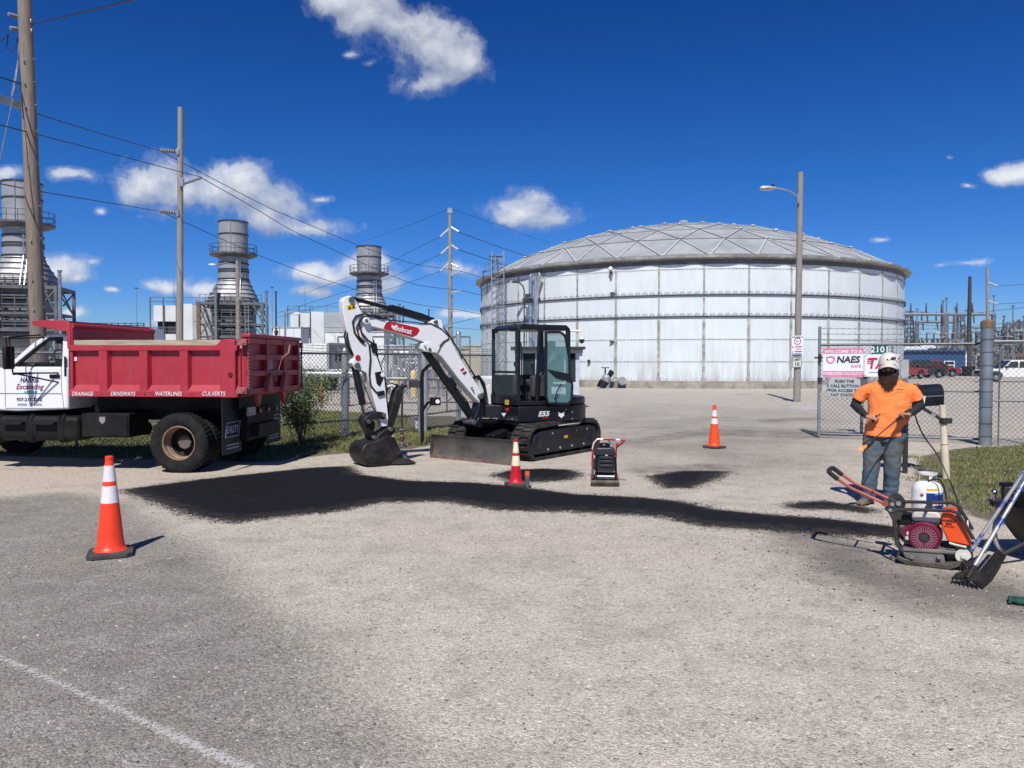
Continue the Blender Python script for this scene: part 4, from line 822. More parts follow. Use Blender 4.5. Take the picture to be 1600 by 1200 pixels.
wire([(-80,177,15),(0,195,18),(150,234,26),(315,277,36.4)],.016,'wire passing in front of the second pole to its right hand arm')
wire([(-80,272,15),(0,287,18),(72,301,22),(250,330,36.6)],.016,'lowest wire from the left edge to the lower arm of the second pole')
wire([(250,235.5,36.6),(315,270,39),(420,325,44),(490,354,48),(560,384,52),(599,397,54),(643,412,56.5),(721,424,59.4)],.018,'upper wire from the second pole to the distant pole')
wire([(315,278,36.4),(385,317.5,40),(455,360,44.5),(560,408.5,50),(605,428,53),(650,446,56),(721,454,59.4)],.018,'middle wire from the right arm of the second pole to the distant pole')
wire([(250,330,36.6),(343,372,41),(406,400,45),(490,431,49),(560,454,53),(600,465,55),(660,477,57.5),(721,485,59.4)],.018,'lower wire from the second pole down to the distant pole')
wire([(721,424,59.4),(751,433,62),(900,475,88)],.02,'upper short wire from the distant pole to behind the tank'); wire([(721,454,59.4),(751,461,62),(900,500,88)],.02,'middle short wire from the distant pole to behind the tank'); wire([(721,485,59.4),(751,491,62),(900,515,88)],.02,'low short wire from the distant pole to behind the tank')
wire([(717,363,59.4),(800,393,80),(900,425,100)],.03,'highest wire running right from the distant pole over the tank edge'); wire([(716,390,59.4),(800,418,80),(900,450,100)],.03,'second wire running right from the distant pole over the tank edge')
wire([(688,370,59.4),(640,394,75),(602,413,85),(470,460,105)],.022,'faint wire falling left from the top left insulator of the distant pole'); wire([(689,397,59.4),(608,435,85),(430,490,105)],.022,'faint wire falling left from the middle left insulator of the distant pole'); wire([(688,424,59.4),(600,455,85),(430,497,105)],.022,'faint wire falling left from the bottom left insulator of the distant pole')
wire([(703,326,60),(640,352,80),(560,380,110)],.02,'thin static wire falling left from the top of the distant pole'); wire([(703,326,60),(780,352,85),(860,380,110)],.02,'thin static wire falling right from the top of the distant pole')
wire([(692,509,59.4),(751,495,75),(830,480,95)],.02,'faint wire rising right behind the distant pole to the tank'); wire([(620,516,90),(692,511,88),(751,515,90)],.02,'faint level wire behind the foot of the distant pole')
T2=[(50,38,19.8),(100,26,17),(150,14,14.5),(207,0,12.5),(300,-25,9)]
wire(T2,.016,'twisted service cable rising from the top of the big left pole'); 
# lamp pole D
bD=gp(1245,628); T,d,B=pole(bD,at(1251,269,bD.y),.15,.115,'wooden street lamp pole with two signs in front of the tank',wg,None); T.name='street_lamp'
T['category']='street lamp'; Yd=bD.y
mb=MB(); mb.tube([at(*p,Yd-.12)-B for p in((1247,309),(1241,303),(1232,298),(1222,295.5),(1212,294))],.035,8); mb.box(at(1247,310,Yd-.15)-B,(.1,.1,.4)); mb.build('arm',galv,T)
mb=MB(); mb.loft([[at(px_,294+dy,Yd-.12)-B+Vector((0,wy,0)) for dy,wy in((-h*.9,-w*.6),(-h*.9,w*.6),(h*.2,w),(h,w*.6),(h,-w*.6),(h*.2,-w))] for px_,h,w in((1212,1.5,.07),(1206,3,.14),(1198,3.6,.17),(1190,3,.14),(1187,1.5,.08))]); mb.build('lamp_head',M('lamp_grey',(.42,.44,.45),.4,.4,var=.05),T,smooth=40)
mb=MB(); mb.box(at(1207,290,Yd-.12)-B,(.12,.12,.08)); mb.build('photocell',blackm,T)
# signs on the lamp pole
def panel(T,c,w,h,mat,n=(0,-1,0),th=.012,name='panel',bev=.004):
    n=Vector(n).normalized(); r=Vector((0,0,1)).cross(n).normalized()*1; r=Vector((-n.y,n.x,0)).normalized(); u=n.cross(r)*1
    u=Vector((0,0,1)); c=Vector(c); mb=MB(); mb.prism([(-w/2,-h/2),(w/2,-h/2),(w/2,h/2),(-w/2,h/2)],c,r,u,0,th); return mb.build(name,mat,T,bevel=bev),r,u,n
signw=M('sign_white',(.70,.71,.72),.5,var=.03); blk=M('sign_black',(.02,.02,.022),.6,var=0); redt=M('sign_red',(.45,.03,.06),.6,var=0); pink=M('faded_pink',(.62,.22,.33),.55,var=.08,vs=2); blut=M('sign_blue',(.03,.08,.35),.6,var=0)
c=at(1246,540,Yd-.17); T=thing('notice_sign','white notice sign with a ring emblem, above the speed limit sign on the lamp pole','sign',c)
_,r,u,n=panel(T,(0,0,0),.52,.86,signw); k=lambda dx,dy:Vector((0,-.018,0))+r*dx+u*dy
text('lettering','WELCOME TO',.075,blk,T,k(0,.36),r,u,.02); mb=MB(); mb.lathe([(.12,-.002),(.15,-.002),(.15,.002),(.12,.002),(.12,-.002)],c=k(0,.19),axis='y',n=24); mb.build('emblem',M('sign_maroon',(.16,.05,.09),.6,var=0),T); mb=MB(); mb.beam(k(-.06,.19),k(.06,.19),.004,.03); mb.build('emblem_bar',M('sign_maroon',(.16,.05,.09)),T,smooth=0)
mb=MB(); mb.ell(k(-.2,-.07),(.035,.004,.035)); mb.build('dot',redt,T); 
for x0,x1,z_,w_,m_ in((-.10,.20,-.04,.035,redt),(-.12,.18,-.11,.022,pink),(-.06,.14,-.16,.022,pink),(-.12,.20,-.25,.035,blut),(-.12,.16,-.33,.022,blut),(-.215,-.185,-.30,.12,blk)):
    mb=MB(); mb.beam(k(x0,z_),k(x1,z_),.004,w_); mb.build('print_line',m_,T,smooth=0)
c=at(1245,564,Yd-.17); T=thing('speed_limit_sign','small white SPEED LIMIT 10 sign on the lamp pole below the notice sign','sign',c)
_,r,u,n=panel(T,(0,0,0),.42,.58,M('sign_greenish_white',(.52,.56,.52),.5,var=.06)); k=lambda dx,dy:Vector((0,-.018,0))+r*dx+u*dy
text('lettering','SPEED',.135,blk,T,k(0,.18),r,u,.012,sx=.9); text('lettering','LIMIT',.135,blk,T,k(0,.05),r,u,.012); text('lettering','10',.22,blk,T,k(0,-.14),r,u,.012)
mb=MB(); 
for a,b_ in(((-.19,-.27),(.19,-.27)),((.19,-.27),(.19,.27)),((.19,.27),(-.19,.27)),((-.19,.27),(-.19,-.27))): mb.beam(k(*a),k(*b_),.012)
mb.build('border',blk,T,smooth=0)
# poles right
pole(Vector((at(1543,640,72).x,72,0)),at(1542.5,418,72),.17,.12,'wooden pole with two white arms behind the big gate post',wg,None)
T,B=bpy.data.objects['utility_pole.003'] if 'utility_pole.003' in bpy.data.objects else S.objects[-1],None
T=[o for o in S.objects if o.get('label','').startswith('wooden pole with two white arms')][0]; B=Vector(T.location)
rodm=silv
insul(T,B,at(1545,442,71.9),at(1559,447,71.3),.09); insul(T,B,at(1545,471,71.9),at(1559,475,71.3),.09); rodm=keep
T=thing('utility_pole','tall dark slender pole in the substation left of the gate post','utility pole',(at(1512,640,95).x,95,0)); mb=MB(); mb.cyl((0,0,0),(0,0,at(0,432,95).z),.32,.18,10); mb.build('shaft',M('dark_pole',(.05,.045,.045),.8,var=.2),T)
mb=MB(); mb.tube([(.6,0,at(0,485,95).z),(0,0,at(0,487,95).z),(-.6,0,at(0,485,95).z)],.06,5); mb.build('crossarm',dkst,T)
wire([(1559,447,71.3),(1640,442,80),(1800,430,95)],.02,'faint wire running right from the upper white arm behind the gate post'); wire([(1559,475,71.3),(1640,471,80),(1800,460,95)],.02,'faint wire running right from the lower white arm behind the gate post')
wire([(1415,486,118),(1500,492,112),(1620,478,106)],.03,'sagging substation wire above the busbar',grp='substation wires'); wire([(1415,505,118),(1500,512,112),(1620,500,106)],.03,'sagging substation wire below the busbar',grp='substation wires'); wire([(1415,527,116),(1500,532,112),(1620,524,106)],.03,'lowest sagging wire across the substation',grp='substation wires')
# ================================================================ CHAIN LINK
linkm=M('chain_link_wire',(.11,.115,.12),.5,.4,var=.1,vs=2); postm=M('fence_post_galvanised',(.27,.285,.30),.5,.5,var=.15,vs=3); railm=M('fence_rail_dark',(.12,.125,.13),.5,.4,var=.15,vs=3)
def fabric(T,a,b,h,z0=.03,p=.10,r=.0042,name='mesh_fabric',par=None):
    a=Vector(a);b=Vector(b); L=(b-a).length; u=(b-a)/L; w=Vector((-u.y,u.x,0))*.004; mb=MB(); n=int((L+h)/p)+1
    for s in(1,-1):
        for k in range(n):
            x0=k*p-h; 
            # line x = x0 + t, z=t  for t in 0..h
            t0=max(0,-x0); t1=min(h,L-x0)
            if t1-t0<.02: continue
            P=a+u*(x0+t0)+Vector((0,0,z0+(t0 if s>0 else h-t0)))+w*s; Q=a+u*(x0+t1)+Vector((0,0,z0+(t1 if s>0 else h-t1)))+w*s
            d=(Q-P).normalized(); x=d.cross(Vector((w.x,w.y,0)).normalized())*r; y=Vector((w.x,w.y,0)).normalized()*r
            mb.add([P+x,P-x*.5+y,P-x*.5-y,Q+x,Q-x*.5+y,Q-x*.5-y],[(0,1,4,3),(1,2,5,4),(2,0,3,5)])
    return mb.build(name,linkm,par or T,smooth=0)
def barb(mb,a,b,r=.006):
    a=Vector(a);b=Vector(b); L=(b-a).length; n=max(2,int(L/.5)); pts=[a.lerp(b,k/n)-Vector((0,0,.02*math.sin(PI*k/n))) for k in range(n+1)]; mb.tube(pts,r,4)
    k=.1
    while k<L: p=a.lerp(b,k/L); q=Vector((random.uniform(-1,1),random.uniform(-1,1),random.uniform(-1,1)))*.035; mb.beam(p-q,p+q,.006); k+=.13
def fence(name,label,pts,h,arms=.35,posts=1,zr=()):
    P0=Vector((pts[0][0],pts[0][1],0)); T=thing(name,label,'fence',P0,0); pp=[Vector((x,y,0))-P0 for x,y in pts]
    for i in range(len(pp)-1):
        a,b_=pp[i],pp[i+1]; fabric(T,a,b_,h-.03)
        mb=MB(); mb.tube([a+Vector((0,0,h)),b_+Vector((0,0,h))],.024,8); mb.build('top_rail',railm,T)
        for z in zr: mb=MB(); mb.tube([a+Vector((0,0,z)),b_+Vector((0,0,z))],.02,8); mb.build('mid_rail',railm,T)
        for k in range(3): mb=MB(); z=h+.06+k*arms/2.6; barb(mb,a+Vector((0,0,z)),b_+Vector((0,0,z))); mb.build('barbed_wire',railm,T,smooth=0)
    for i,p in enumerate(pp):
        mb=MB(); mb.cyl(p,p+Vector((0,0,h+.02)),.034,.034,10); mb.beam(p+Vector((0,0,h)),p+Vector((0,0,h+arms)),.03); mb.build('post',postm,T)
    for i in range(0,len(pp)-1,3):
        a,b_=pp[i],pp[i+1]; mb=MB(); mb.tube([a+Vector((0,0,.2)),b_+Vector((0,0,h-.05))],.012,6); mb.build('brace',railm,T)
    return T
fp=[gp(-250,693)]; 
def g2(px,py): p=gp(px,py); return (p.x,p.y)
fence('chain_link_fence','chain link fence running from behind the dump truck to the excavator cab',[g2(-260,705),g2(-60,703),g2(120,700),g2(300,697),g2(468,693),g2(568,683),g2(655,675),g2(718,665),g2(775,658)],1.93,.16,zr=(.42,))
# thicker galvanised terminal posts standing in that line
for px_,pb,r,ztop,lab in((662,676,.05,1.98,'thick galvanised fence post behind the black call post'),(716,660,.045,2.55,'tall galvanised post right of the boom cylinder'),(538,684,.05,2.0,'galvanised fence post behind the excavator arm cylinder')):
    p=gp(px_,pb); T=thing('steel_post',lab,'post',(p.x,p.y+.12,0)); mb=MB(); mb.cyl((0,0,0),(0,0,ztop),r*1.6,r*1.6,12); mb.build('shaft',M('post_zinc',(.36,.40,.42),.5,.4,var=.12),T); mb=MB(); mb.lathe([(r*1.75,ztop),(r*1.3,ztop+.06),(0,ztop+.09)],n=12); mb.build('cap',galv,T)
# inner yard pipe barrier seen through the fence
T=thing('pipe_barrier','low pipe barrier of two rails on the gravel behind the fence','barrier',gp(640,640)); B=Vector(T.location); mb=MB()
for px0,py0,px1,py1 in((560,594,760,592),(560,630,770,628)): mb.tube([at(px0,py0,27)-B,at(px1,py1,27)-B],.03,6)
for px_ in(565,610,655,698,742): mb.cyl(at(px_,592,27)-B,Vector((at(px_,592,27).x,27,0))-B,.03,.03,6)
mb.tube([at(610,628,27)-B,at(655,594,27)-B],.02,6); mb.tube([at(698,628,27)-B,at(742,594,27)-B],.02,6)
mb.build('rail',railm,T)
# ================================================================ GATE, BIG POST AND RIGHT FENCE
gpst=gp(1545,697); zt=at(1545,512,gpst.y).z
T=thing('gate_post','thick banded galvanised gate post with a rusty brown top','gate post',(gpst.x,gpst.y+.12,0)); mb=MB(); mb.cyl((0,0,0),(0,0,zt),.118,.118,24); mb.build('shaft',M('zinc_blue_grey',(.26,.30,.34),.45,.5,var=.2,vs=3,dirt=(.18,.2,.21),ds=6),T)
mb=MB(); mb.cyl((0,0,zt),(0,0,zt+.13),.128,.125,24); mb.lathe([(.125,zt+.13),(.07,zt+.17),(0,zt+.18)],n=24); mb.build('cap',M('rust_cap',(.19,.12,.07),.7,var=.3),T,smooth=40)
mb=MB(); 
for py_ in(530,550,571,592,612,636,662,682): z=at(1545,py_,gpst.y).z; mb.lathe([(.119,z-.008),(.126,z-.008),(.126,z+.008),(.119,z+.008)],n=24); mb.box((-.13,-.03,z),(.03,.04,.03))
mb.build('tension_band',railm,T)
ga0=gp(1279,684); ga1=gp(1531,694); G=thing('swing_gate','closed chain link swing gate leaf behind the worker carrying the signs','gate',(ga0.x,ga0.y,0)); B=Vector(G.location); a=Vector((0,0,0)); b_=Vector((ga1.x,ga1.y,0))-B; h0=at(1281,539,ga0.y).z; b_.y=b_.y
fabric(G,a,b_,h0-.12,z0=.10,p=.10)
for nm,z,r in(('top_rail',h0,.028),('mid_rail',at(1480,612,ga1.y).z,.020),('bottom_rail',.10,.026)): mb=MB(); mb.tube([a+Vector((0,0,z)),b_+Vector((0,0,z))],r,8); mb.build(nm,railm,G)
mb=MB(); mb.cyl(a+Vector((0,0,.05)),a+Vector((0,0,h0+.42)),.034,.034,10); mb.build('stile',postm,G); mb=MB(); mb.cyl(b_+Vector((0,0,.05)),b_+Vector((0,0,h0)),.03,.03,10); mb.build('stile',postm,G); q=a.lerp(b_,.47); mb=MB(); mb.cyl(q+Vector((0,0,.1)),q+Vector((0,0,h0)),.024,.024,8); mb.build('stile',postm,G)
for k in range(3): mb=MB(); z=h0+.12+k*.13; barb(mb,a+Vector((0,0,z)),b_+Vector((0,0,z-.03*k))); mb.build('barbed_wire',railm,G,smooth=0)
mb=MB(); z=at(1280,559,ga0.y).z; mb.box(a+Vector((0,-.05,z)),(.26,.05,.04)); mb.box(a+Vector((-.02,-.07,z)),(.06,.07,.16)); mb.box(a+Vector((0,-.04,z-.5)),(.09,.08,.1)); mb.build('latch',dkst,G,bevel=.006)
mb=MB(); z=.12; mb.tube([a+Vector((-.45,-.15,.22)),a+Vector((-.1,0,z)),a+Vector((.3,-.02,z))],.012,6); mb.tube([a+Vector((-.4,-.12,.2)),a+Vector((0,-.03,.03))],.012,6); mb.build('drop_rod',railm,G)
un=(b_-a).normalized(); gn=Vector((un.y,-un.x,0)); 
def gsign(px0,py0,px1,py1,nm,label,mat,dd=.05):
    P=onplane(px0,py0,B+gn*dd,gn); Q=onplane(px1,py1,B+gn*dd,gn); c=(P+Q)/2; w=abs((Q-P).dot(un)); h=abs(P.z-Q.z); T=thing(nm,label,'sign',c); mb=MB(); mb.prism([(-w/2,-h/2),(w/2,-h/2),(w/2,h/2),(-w/2,h/2)],(0,0,0),un,(0,0,1),0,.008); mb.build('panel',mat,T,bevel=.003)
    f=gn*.012; K=lambda x,y: f*.8+un*(x*w)+Vector((0,0,y*h))
    mb=MB(); [mb.cyl(K(sx_*.46,sy_*.44),K(sx_*.46,sy_*.44)+gn*.006,.009,.009,8) for sx_ in(-1,1) for sy_ in(-1,1)]; 
    for sx_ in(-1,1):
        for sy_ in(-1,1): mb=MB(); mb.cyl(K(sx_*.46,sy_*.44),K(sx_*.46,sy_*.44)+gn*.006,.009,.009,8); mb.build('bolt',dkst,T)
    return T,K,w,h
UZ=(0,0,1); signw2=M('sign_white_bright',(.74,.75,.78),.45,var=.03,vs=3)
T,K,w,h=gsign(1286,544,1349,590,'welcome_sign','white sign with faded pink bands reading WELCOME TO A NAES OPERATED FACILITY on the gate',signw2)
for y0,y1 in((.31,.5),(-.5,-.28)): mb=MB(); mb.prism([(-w/2,y0*h),(w/2,y0*h),(w/2,y1*h),(-w/2,y1*h)],gn*.011,un,UZ,-.002,.001); mb.build('band',pink,T,smooth=0)
text('lettering','WELCOME TO A',.105,signw2,T,K(0,.37)+gn*.004,un,UZ,.02,sx=1.0,lift=.002); text('lettering','OPERATED FACILITY',.088,signw2,T,K(-.02,-.38)+gn*.004,un,UZ,.02,lift=.002)
text('lettering','NAES',.20,M('sign_navy',(.03,.03,.06),.6,var=0),T,K(.12,.10),un,UZ,.035,shear=.15); text('lettering','SAFE',.10,pink,T,K(.32,-.12),un,Vector((-.35*un.x,-.35*un.y,1)),.015,sx=1)
for k_,rr_ in((0,.085),(1,.068)):
    mb=MB(); cc=K(-.31,.10); pts=[cc+un*(rr_*math.cos(a_)*(1+.12*math.sin(3*a_)))+Vector((0,0,rr_*math.sin(a_)*(1+.1*math.cos(2*a_)))) for a_ in np.linspace(0,2*PI,24,endpoint=False)]; mb.tube(pts,.009,5,closed=True); mb.build('emblem',pink,T)
T,K,w,h=gsign(1362,540,1388,553,'address_sign','small green plate with white number 2101 on the gate above the helmet',M('sign_green',(.01,.11,.095),.45,var=.05)); text('lettering','2101',.19,signw2,T,K(0,0),un,UZ,.02,sx=.95,space=1.05)
T,K,w,h=gsign(1351,554,1404,589,'company_sign','white sign with red winged TA lettering, half hidden by the white helmet',signw2); text('lettering','TAIT',.33,M('sign_crimson',(.55,.02,.08),.5,var=0),T,K(.02,.08),un,UZ,.03,shear=.2,sx=.88)
for dy_ in(.30,.21,.12): mb=MB(); c0=K(-.42,dy_); mb.beam(c0,c0+un*.12,.022,.015); mb.build('stripe',MATS['sign_crimson'],T)
mb=MB(); mb.beam(K(-.36,-.3),K(.36,-.3),.02,.003); mb.build('print_line',blk,T,smooth=0)
T,K,w,h=gsign(1295,591,1344,622,'instruction_sign','grey sign reading PUSH THE CALL BUTTON below the pink banded sign',M('sign_pale_grey',(.40,.43,.44),.5,var=.05))
for i,s in enumerate(('PUSH THE','CALL BUTTON','FOR ACCESS TO','TAIT STATION')): text('lettering',s,.088,blk,T,K(0,.34-.235*i),un,UZ,.025)
gsign(1408,562,1420,590,'blank_sign','narrow blank grey board on the gate just right of the helmet',M('sign_blank_grey',(.36,.38,.38),.5,var=.08))
T,K,w,h=gsign(1284,601,1292,611,'manufacturer_plate','tiny grey plate at the left edge of the gate below the latch',MATS['sign_pale_grey'])
T=thing('call_box','dark call box on a grey post behind the worker shoulder','call box',gp(1348,684)+Vector((0,.9,0))); B2=Vector(T.location); mb=MB(); p=at(1342,588,B2.y)-B2; mb.box(p,(.45,.2,.05)); mb.build('hood',blackm,T); mb=MB(); p2=at(1347,600,B2.y)-B2; mb.box(p2,(.2,.15,.32)); mb.build('case',frm,T,bevel=.01); mb=MB(); mb.cyl((p2.x,0,0),(p2.x,0,p2.z),.04,.04,8); mb.build('post',postm,T)
# right fence beyond the post
fr=[(gpst.x+.05,gpst.y+.12),g2(1625,699),g2(1790,706),g2(1990,716)]
P0=Vector((fr[0][0],fr[0][1],0)); T=thing('chain_link_fence','chain link fence right of the big galvanised gate post','fence',P0); pp=[Vector((x,y,0))-P0 for x,y in fr]; hh=at(1580,533,15.7).z
for i in range(3):
    a,b_=pp[i],pp[i+1]; fabric(T,a,b_,hh-.04)
    mb=MB(); mb.tube([a+Vector((0,0,hh)),b_+Vector((0,0,hh))],.028,8); mb.build('top_rail',M('rail_bright_zinc',(.22,.235,.25),.55,.2,var=.1),T)
    mb=MB(); z=at(1580,627,15.7).z; mb.tube([a+Vector((0,0,z)),b_+Vector((0,0,z))],.018,8); mb.build('mid_rail',railm,T)
    mb=MB(); z=at(1580,597,15.7).z; mb.tube([a+Vector((0,0,z)),b_+Vector((0,0,z))],.008,6); mb.build('tension_wire',railm,T)
for x in(.22,): mb=MB(); mb.cyl((x,.0,0),(x,0,hh),.016,.016,6); mb.build('tension_bar',postm,T)
for p in pp[1:]: mb=MB(); mb.cyl(p,p+Vector((0,0,hh)),.035,.035,10); mb.build('post',postm,T)
# ================================================================ BOOTH, CALL POST, PIPES
Tb=thing('guard_booth','narrow pale blue grey booth with dark window right behind the excavator cab','booth',(1.35,29.2,0)); bw=M('booth_pale_blue',(.46,.53,.60),.5,var=.05)
zr=at(900,552,28).z
mb=MB(); mb.b2((-1.1,-1.2,0),(1.1,1.2,1.0)); mb.b2((-1.1,-1.18,1.0),(-.95,1.2,zr)); mb.b2((.97,-1.18,1.0),(1.1,1.2,zr)); mb.b2((.55,-1.19,1.0),(.62,-1.1,zr)); mb.b2((-.5,-1.19,1.0),(-.42,-1.1,zr)); mb.b2((-1,1.0,1.0),(1,1.2,zr)); mb.build('wall',bw,Tb,bevel=.01)
mb=MB(); mb.b2((-.94,-1.15,1.0),(.96,-1.12,zr-.2)); mb.build('window',glassd,Tb,smooth=0)
mb=MB(); mb.b2((-1.25,-1.35,zr),(1.22,1.35,zr+.14)); mb.build('fascia',M('booth_fascia_grey',(.35,.39,.43),.5,var=.05),Tb,bevel=.01); mb=MB(); mb.b2((-1.4,-1.5,zr+.14),(1.3,1.5,zr+.24)); mb.build('roof',dkst,Tb,bevel=.01)
for z in(zr-.1,): mb=MB(); mb.b2((1.1,-.5,z),(1.28,-.3,z+.1)); mb.build('wall_lamp',whitep,Tb,bevel=.01)
P=Vector(Tb.location); Yc=27.9
T=thing('security_camera','white bracket arm with a black dome camera above the booth roof','security camera',at(887,547,Yc)); B=Vector(T.location); mb=MB(); mb.tube([(0,0,0),at(887,525,Yc)-B,at(891,517,Yc)-B,at(907,517,Yc)-B,at(909,520,Yc)-B,at(909,527,Yc)-B],.04,8); mb.build('arm',whitep,T); mb=MB(); mb.lathe([(.09,.12),(.10,.02),(.12,0)],c=at(909,530,Yc)-B,n=14); mb.build('housing',whitep,T); mb=MB(); mb.ell(at(909,532,Yc)-B,(.10,.10,.11)); mb.build('dome',glassd,T)
# black gooseneck call post
bp_=gp(660,694); Yp=bp_.y; T=thing('call_post','black bent card reader post with two boxes standing on grass left of the blade','call post',bp_); B=Vector(bp_)
mb=MB(); mb.tube([(0,0,0),at(659.5,590,Yp)-B,at(661,580,Yp)-B,at(668,573,Yp)-B,at(672,570,Yp)-B],.052,4); mb.tube([at(659,652,Yp)-B,at(661,640,Yp)-B,at(668,630,Yp)-B,at(672,628,Yp)-B],.042,4); mb.build('post',blackm,T,smooth=0,bevel=.005)
mb=MB(); c=at(680,627,Yp)-B; mb.box(c,(.22,.16,.17)); mb.build('reader_box',blackm,T,bevel=.01); mb=MB(); mb.cyl(c+Vector((.06,-.09,0)),c+Vector((.06,-.075,0)),.045,.045,16); mb.build('button',whitep,T)
mb=MB(); c=at(648,600,Yp)-B; mb.box(c,(.24,.14,.15)); mb.beam(at(655,601,Yp)-B,at(661,600,Yp)-B,.05); mb.build('upper_box',dkst,T,bevel=.01)
mb=MB(); mb.box((0,0,.01),(.2,.2,.02)); mb.build('base_plate',blackm,T)
bq=gp(628,699); T=thing('gas_marker_pipe','thin dark standpipe with rusty red and white bands beside the bucket','pipe',bq); B=Vector(bq); Yq=bq.y
mb=MB(); mb.cyl((0,0,.3),at(628.5,600,Yq)-B,.022,.022,8); mb.build('standpipe',dkst,T); mb=MB(); mb.cyl((0,0,.1),(0,0,.36),.04,.04,12); mb.build('sleeve',M('rusty_red',(.11,.045,.035),.7,var=.3),T)
for z in(.09,.23,.36): mb=MB(); mb.cyl((0,0,z),(0,0,z+.018),.046,.046,12); mb.build('band',MATS['lamp_grey'],T)
mb=MB(); mb.lathe([(.12,0),(.08,.03),(.05,.09),(0,.09)],n=10); mb.build('foot',dkst,T)
bs=gp(651,672); T=thing('ground_marker','tiny white stake at the edge of the grass behind the call post','marker',bs); mb=MB(); mb.box((0,0,.13),(.07,.04,.26)); mb.build('stake',whitep,T,bevel=.004); mb=MB(); mb.box((0,0,.27),(.09,.05,.03)); mb.build('cap',dkst,T)
# wooden stake seen behind the thumb
bs=gp(613,692); T=thing('wooden_stake','pale bare wooden post seen between the thumb and the arm','stake',bs); B=Vector(bs); mb=MB(); mb.prism([(0,0),(.07,0),(.07,1.0),(.05,1.05),(.07,1.12),(.04,1.2),(.06,1.3),(.0,1.32),(.015,1.15),(-.01,1.0)],(-.03,0,0),(1,0,0),UZ,0,.05); mb.build('shaft',M('pale_wood',(.5,.42,.28),.8,var=.2),T); mb=MB(); mb.box((0,-.02,1.33),(.09,.06,.02)); mb.build('top',whitep,T)
# ================================================================ BUSH
def bush(base,w,h,label):
    T=thing('bush',label,'bush',base); mb=MB(); rr=random.Random(5); tips=[]
    for k in range(9):
        a=rr.uniform(0,6.28); p=Vector((0,0,0)); pts=[p]; d_=Vector((math.cos(a)*.28,math.sin(a)*.28,1)).normalized(); L=h*rr.uniform(.5,.95)
        for j in range(6): p=p+d_*L/6; d_=(d_+Vector((rr.gauss(0,.18),rr.gauss(0,.18),.05))).normalized(); pts.append(p); 
        mb.tube(pts,[.016*(1-.13*j) for j in range(7)],5); tips+=pts[2:]
        for j in range(3,6):
            q=pts[j]; e=q+Vector((rr.gauss(0,.25),rr.gauss(0,.25),rr.uniform(.05,.3)))*w; mb.tube([q,e],[.007,.004],4); tips+=[e,q.lerp(e,.5)]
    mb.build('stems',M('bush_stem',(.09,.07,.05),.9,var=.2),T)
    V=[];F=[]
    for c in tips:
        for _ in range(58):
            p=c+Vector((rr.gauss(0,.11),rr.gauss(0,.11),rr.gauss(0,.10))); 
            if p.z<.12: continue
            s=rr.uniform(.018,.034); d1=Vector((rr.gauss(0,1),rr.gauss(0,1),rr.gauss(0,.7))).normalized(); d2=d1.orthogonal().normalized(); o=len(V); V+=[p-d1*s,p+d2*s*.5,p+d1*s,p-d2*s*.5]; F.append((o,o+1,o+2,o+3))
    me=bpy.data.meshes.new('foliage'); me.from_pydata([tuple(v) for v in V],[],F); me.materials.append(M('bush_leaf',(.10,.14,.05),.45,var=.35,vs=6)); o=bpy.data.objects.new('foliage',me); COL.objects.link(o); o.parent=T
b=gp(472,696); bush(b,1.25,2.05,'leafy green bush growing at the fence just right of the dump truck tailgate')
# ================================================================ local frames read from the survey
class Fr:
    def __init__(s,loc,rz): s.M=lm(loc,rz); s.I=s.M.inverted(); s.o=s.I@Vector((0,0,CH)); s.Rm=s.I.to_3x3()
    def py(s,px,py,yl): r=s.Rm@ray(px,py); t=(yl-s.o.y)/r.y; return s.o+r*t
    def px(s,px,py,xl): r=s.Rm@ray(px,py); t=(xl-s.o.x)/r.x; return s.o+r*t
X3,Y3,Z3=Vector((1,0,0)),Vector((0,1,0)),Vector((0,0,1))
# ================================================================ DUMP TRUCK
def redpaint(name,col,fade):
    m=bpy.data.materials.new(name); m.use_nodes=True; t=m.node_tree; b=t.nodes['Principled BSDF']; tc=nn(t,'ShaderNodeTexCoord').outputs['Object']
    n=NZ(t,1.3,6,.65,tc); n2=NZ(t,14,6,.75,tc); c=ramp(t,n,[(.3,col),(.75,fade)]); c=mixc(t,ramp(t,n2,[(.62,0),(.72,.75)]),c,(.12,.045,.035)); sz=nn(t,'ShaderNodeSeparateXYZ'); t.links.new(tc,sz.inputs[0]); mp=nn(t,'ShaderNodeMapping'); mp.inputs['Scale'].default_value=(5,5,.7); t.links.new(tc,mp.inputs[0]); c=mixc(t,mth(t,'MULTIPLY',ramp(t,NZ(t,2,8,.75,mp.outputs[0]),[(.5,0),(.75,.5)]),1.0),c,(.22,.10,.085)); c=mixc(t,mth(t,'MULTIPLY',ramp(t,sz.outputs[2],[(0,1),(1,0)]),.0),c,(.2,.15,.12)); t.links.new(c,b.inputs['Base Color']); b.inputs['Roughness'].default_value=.5; return m
red=redpaint('bed_red_paint',(.33,.016,.034),(.43,.034,.055)); whi=M('cab_white_paint',(.72,.74,.76),.28,var=.02,vs=2,coat=.4,dirt=(.5,.48,.44),ds=1.5,dt=(.62,.9)); blk2=M('worn_black_paint',(.009,.009,.010),.6,spec=.25,var=.3,vs=4,dirt=(.030,.026,.022),ds=3,dt=(.5,.85)); glass=M('clear_glass',(.06,.07,.07),.03,var=0,alpha=.12)
hdg=R(175); TL=Vector((-4.136,13.1,0)); F=Fr(TL,hdg); T=thing('dump_truck','dump truck with red bed and white cab, parked at the left edge','dump truck',TL,hdg)
YN=1.2; tp=lambda a,b_,y=YN: F.py(a,b_,y)
zb=1.20; zt=2.13; xr=0.0; xf=tp(108,600).x
def zof(px,py): return tp(px,py).z
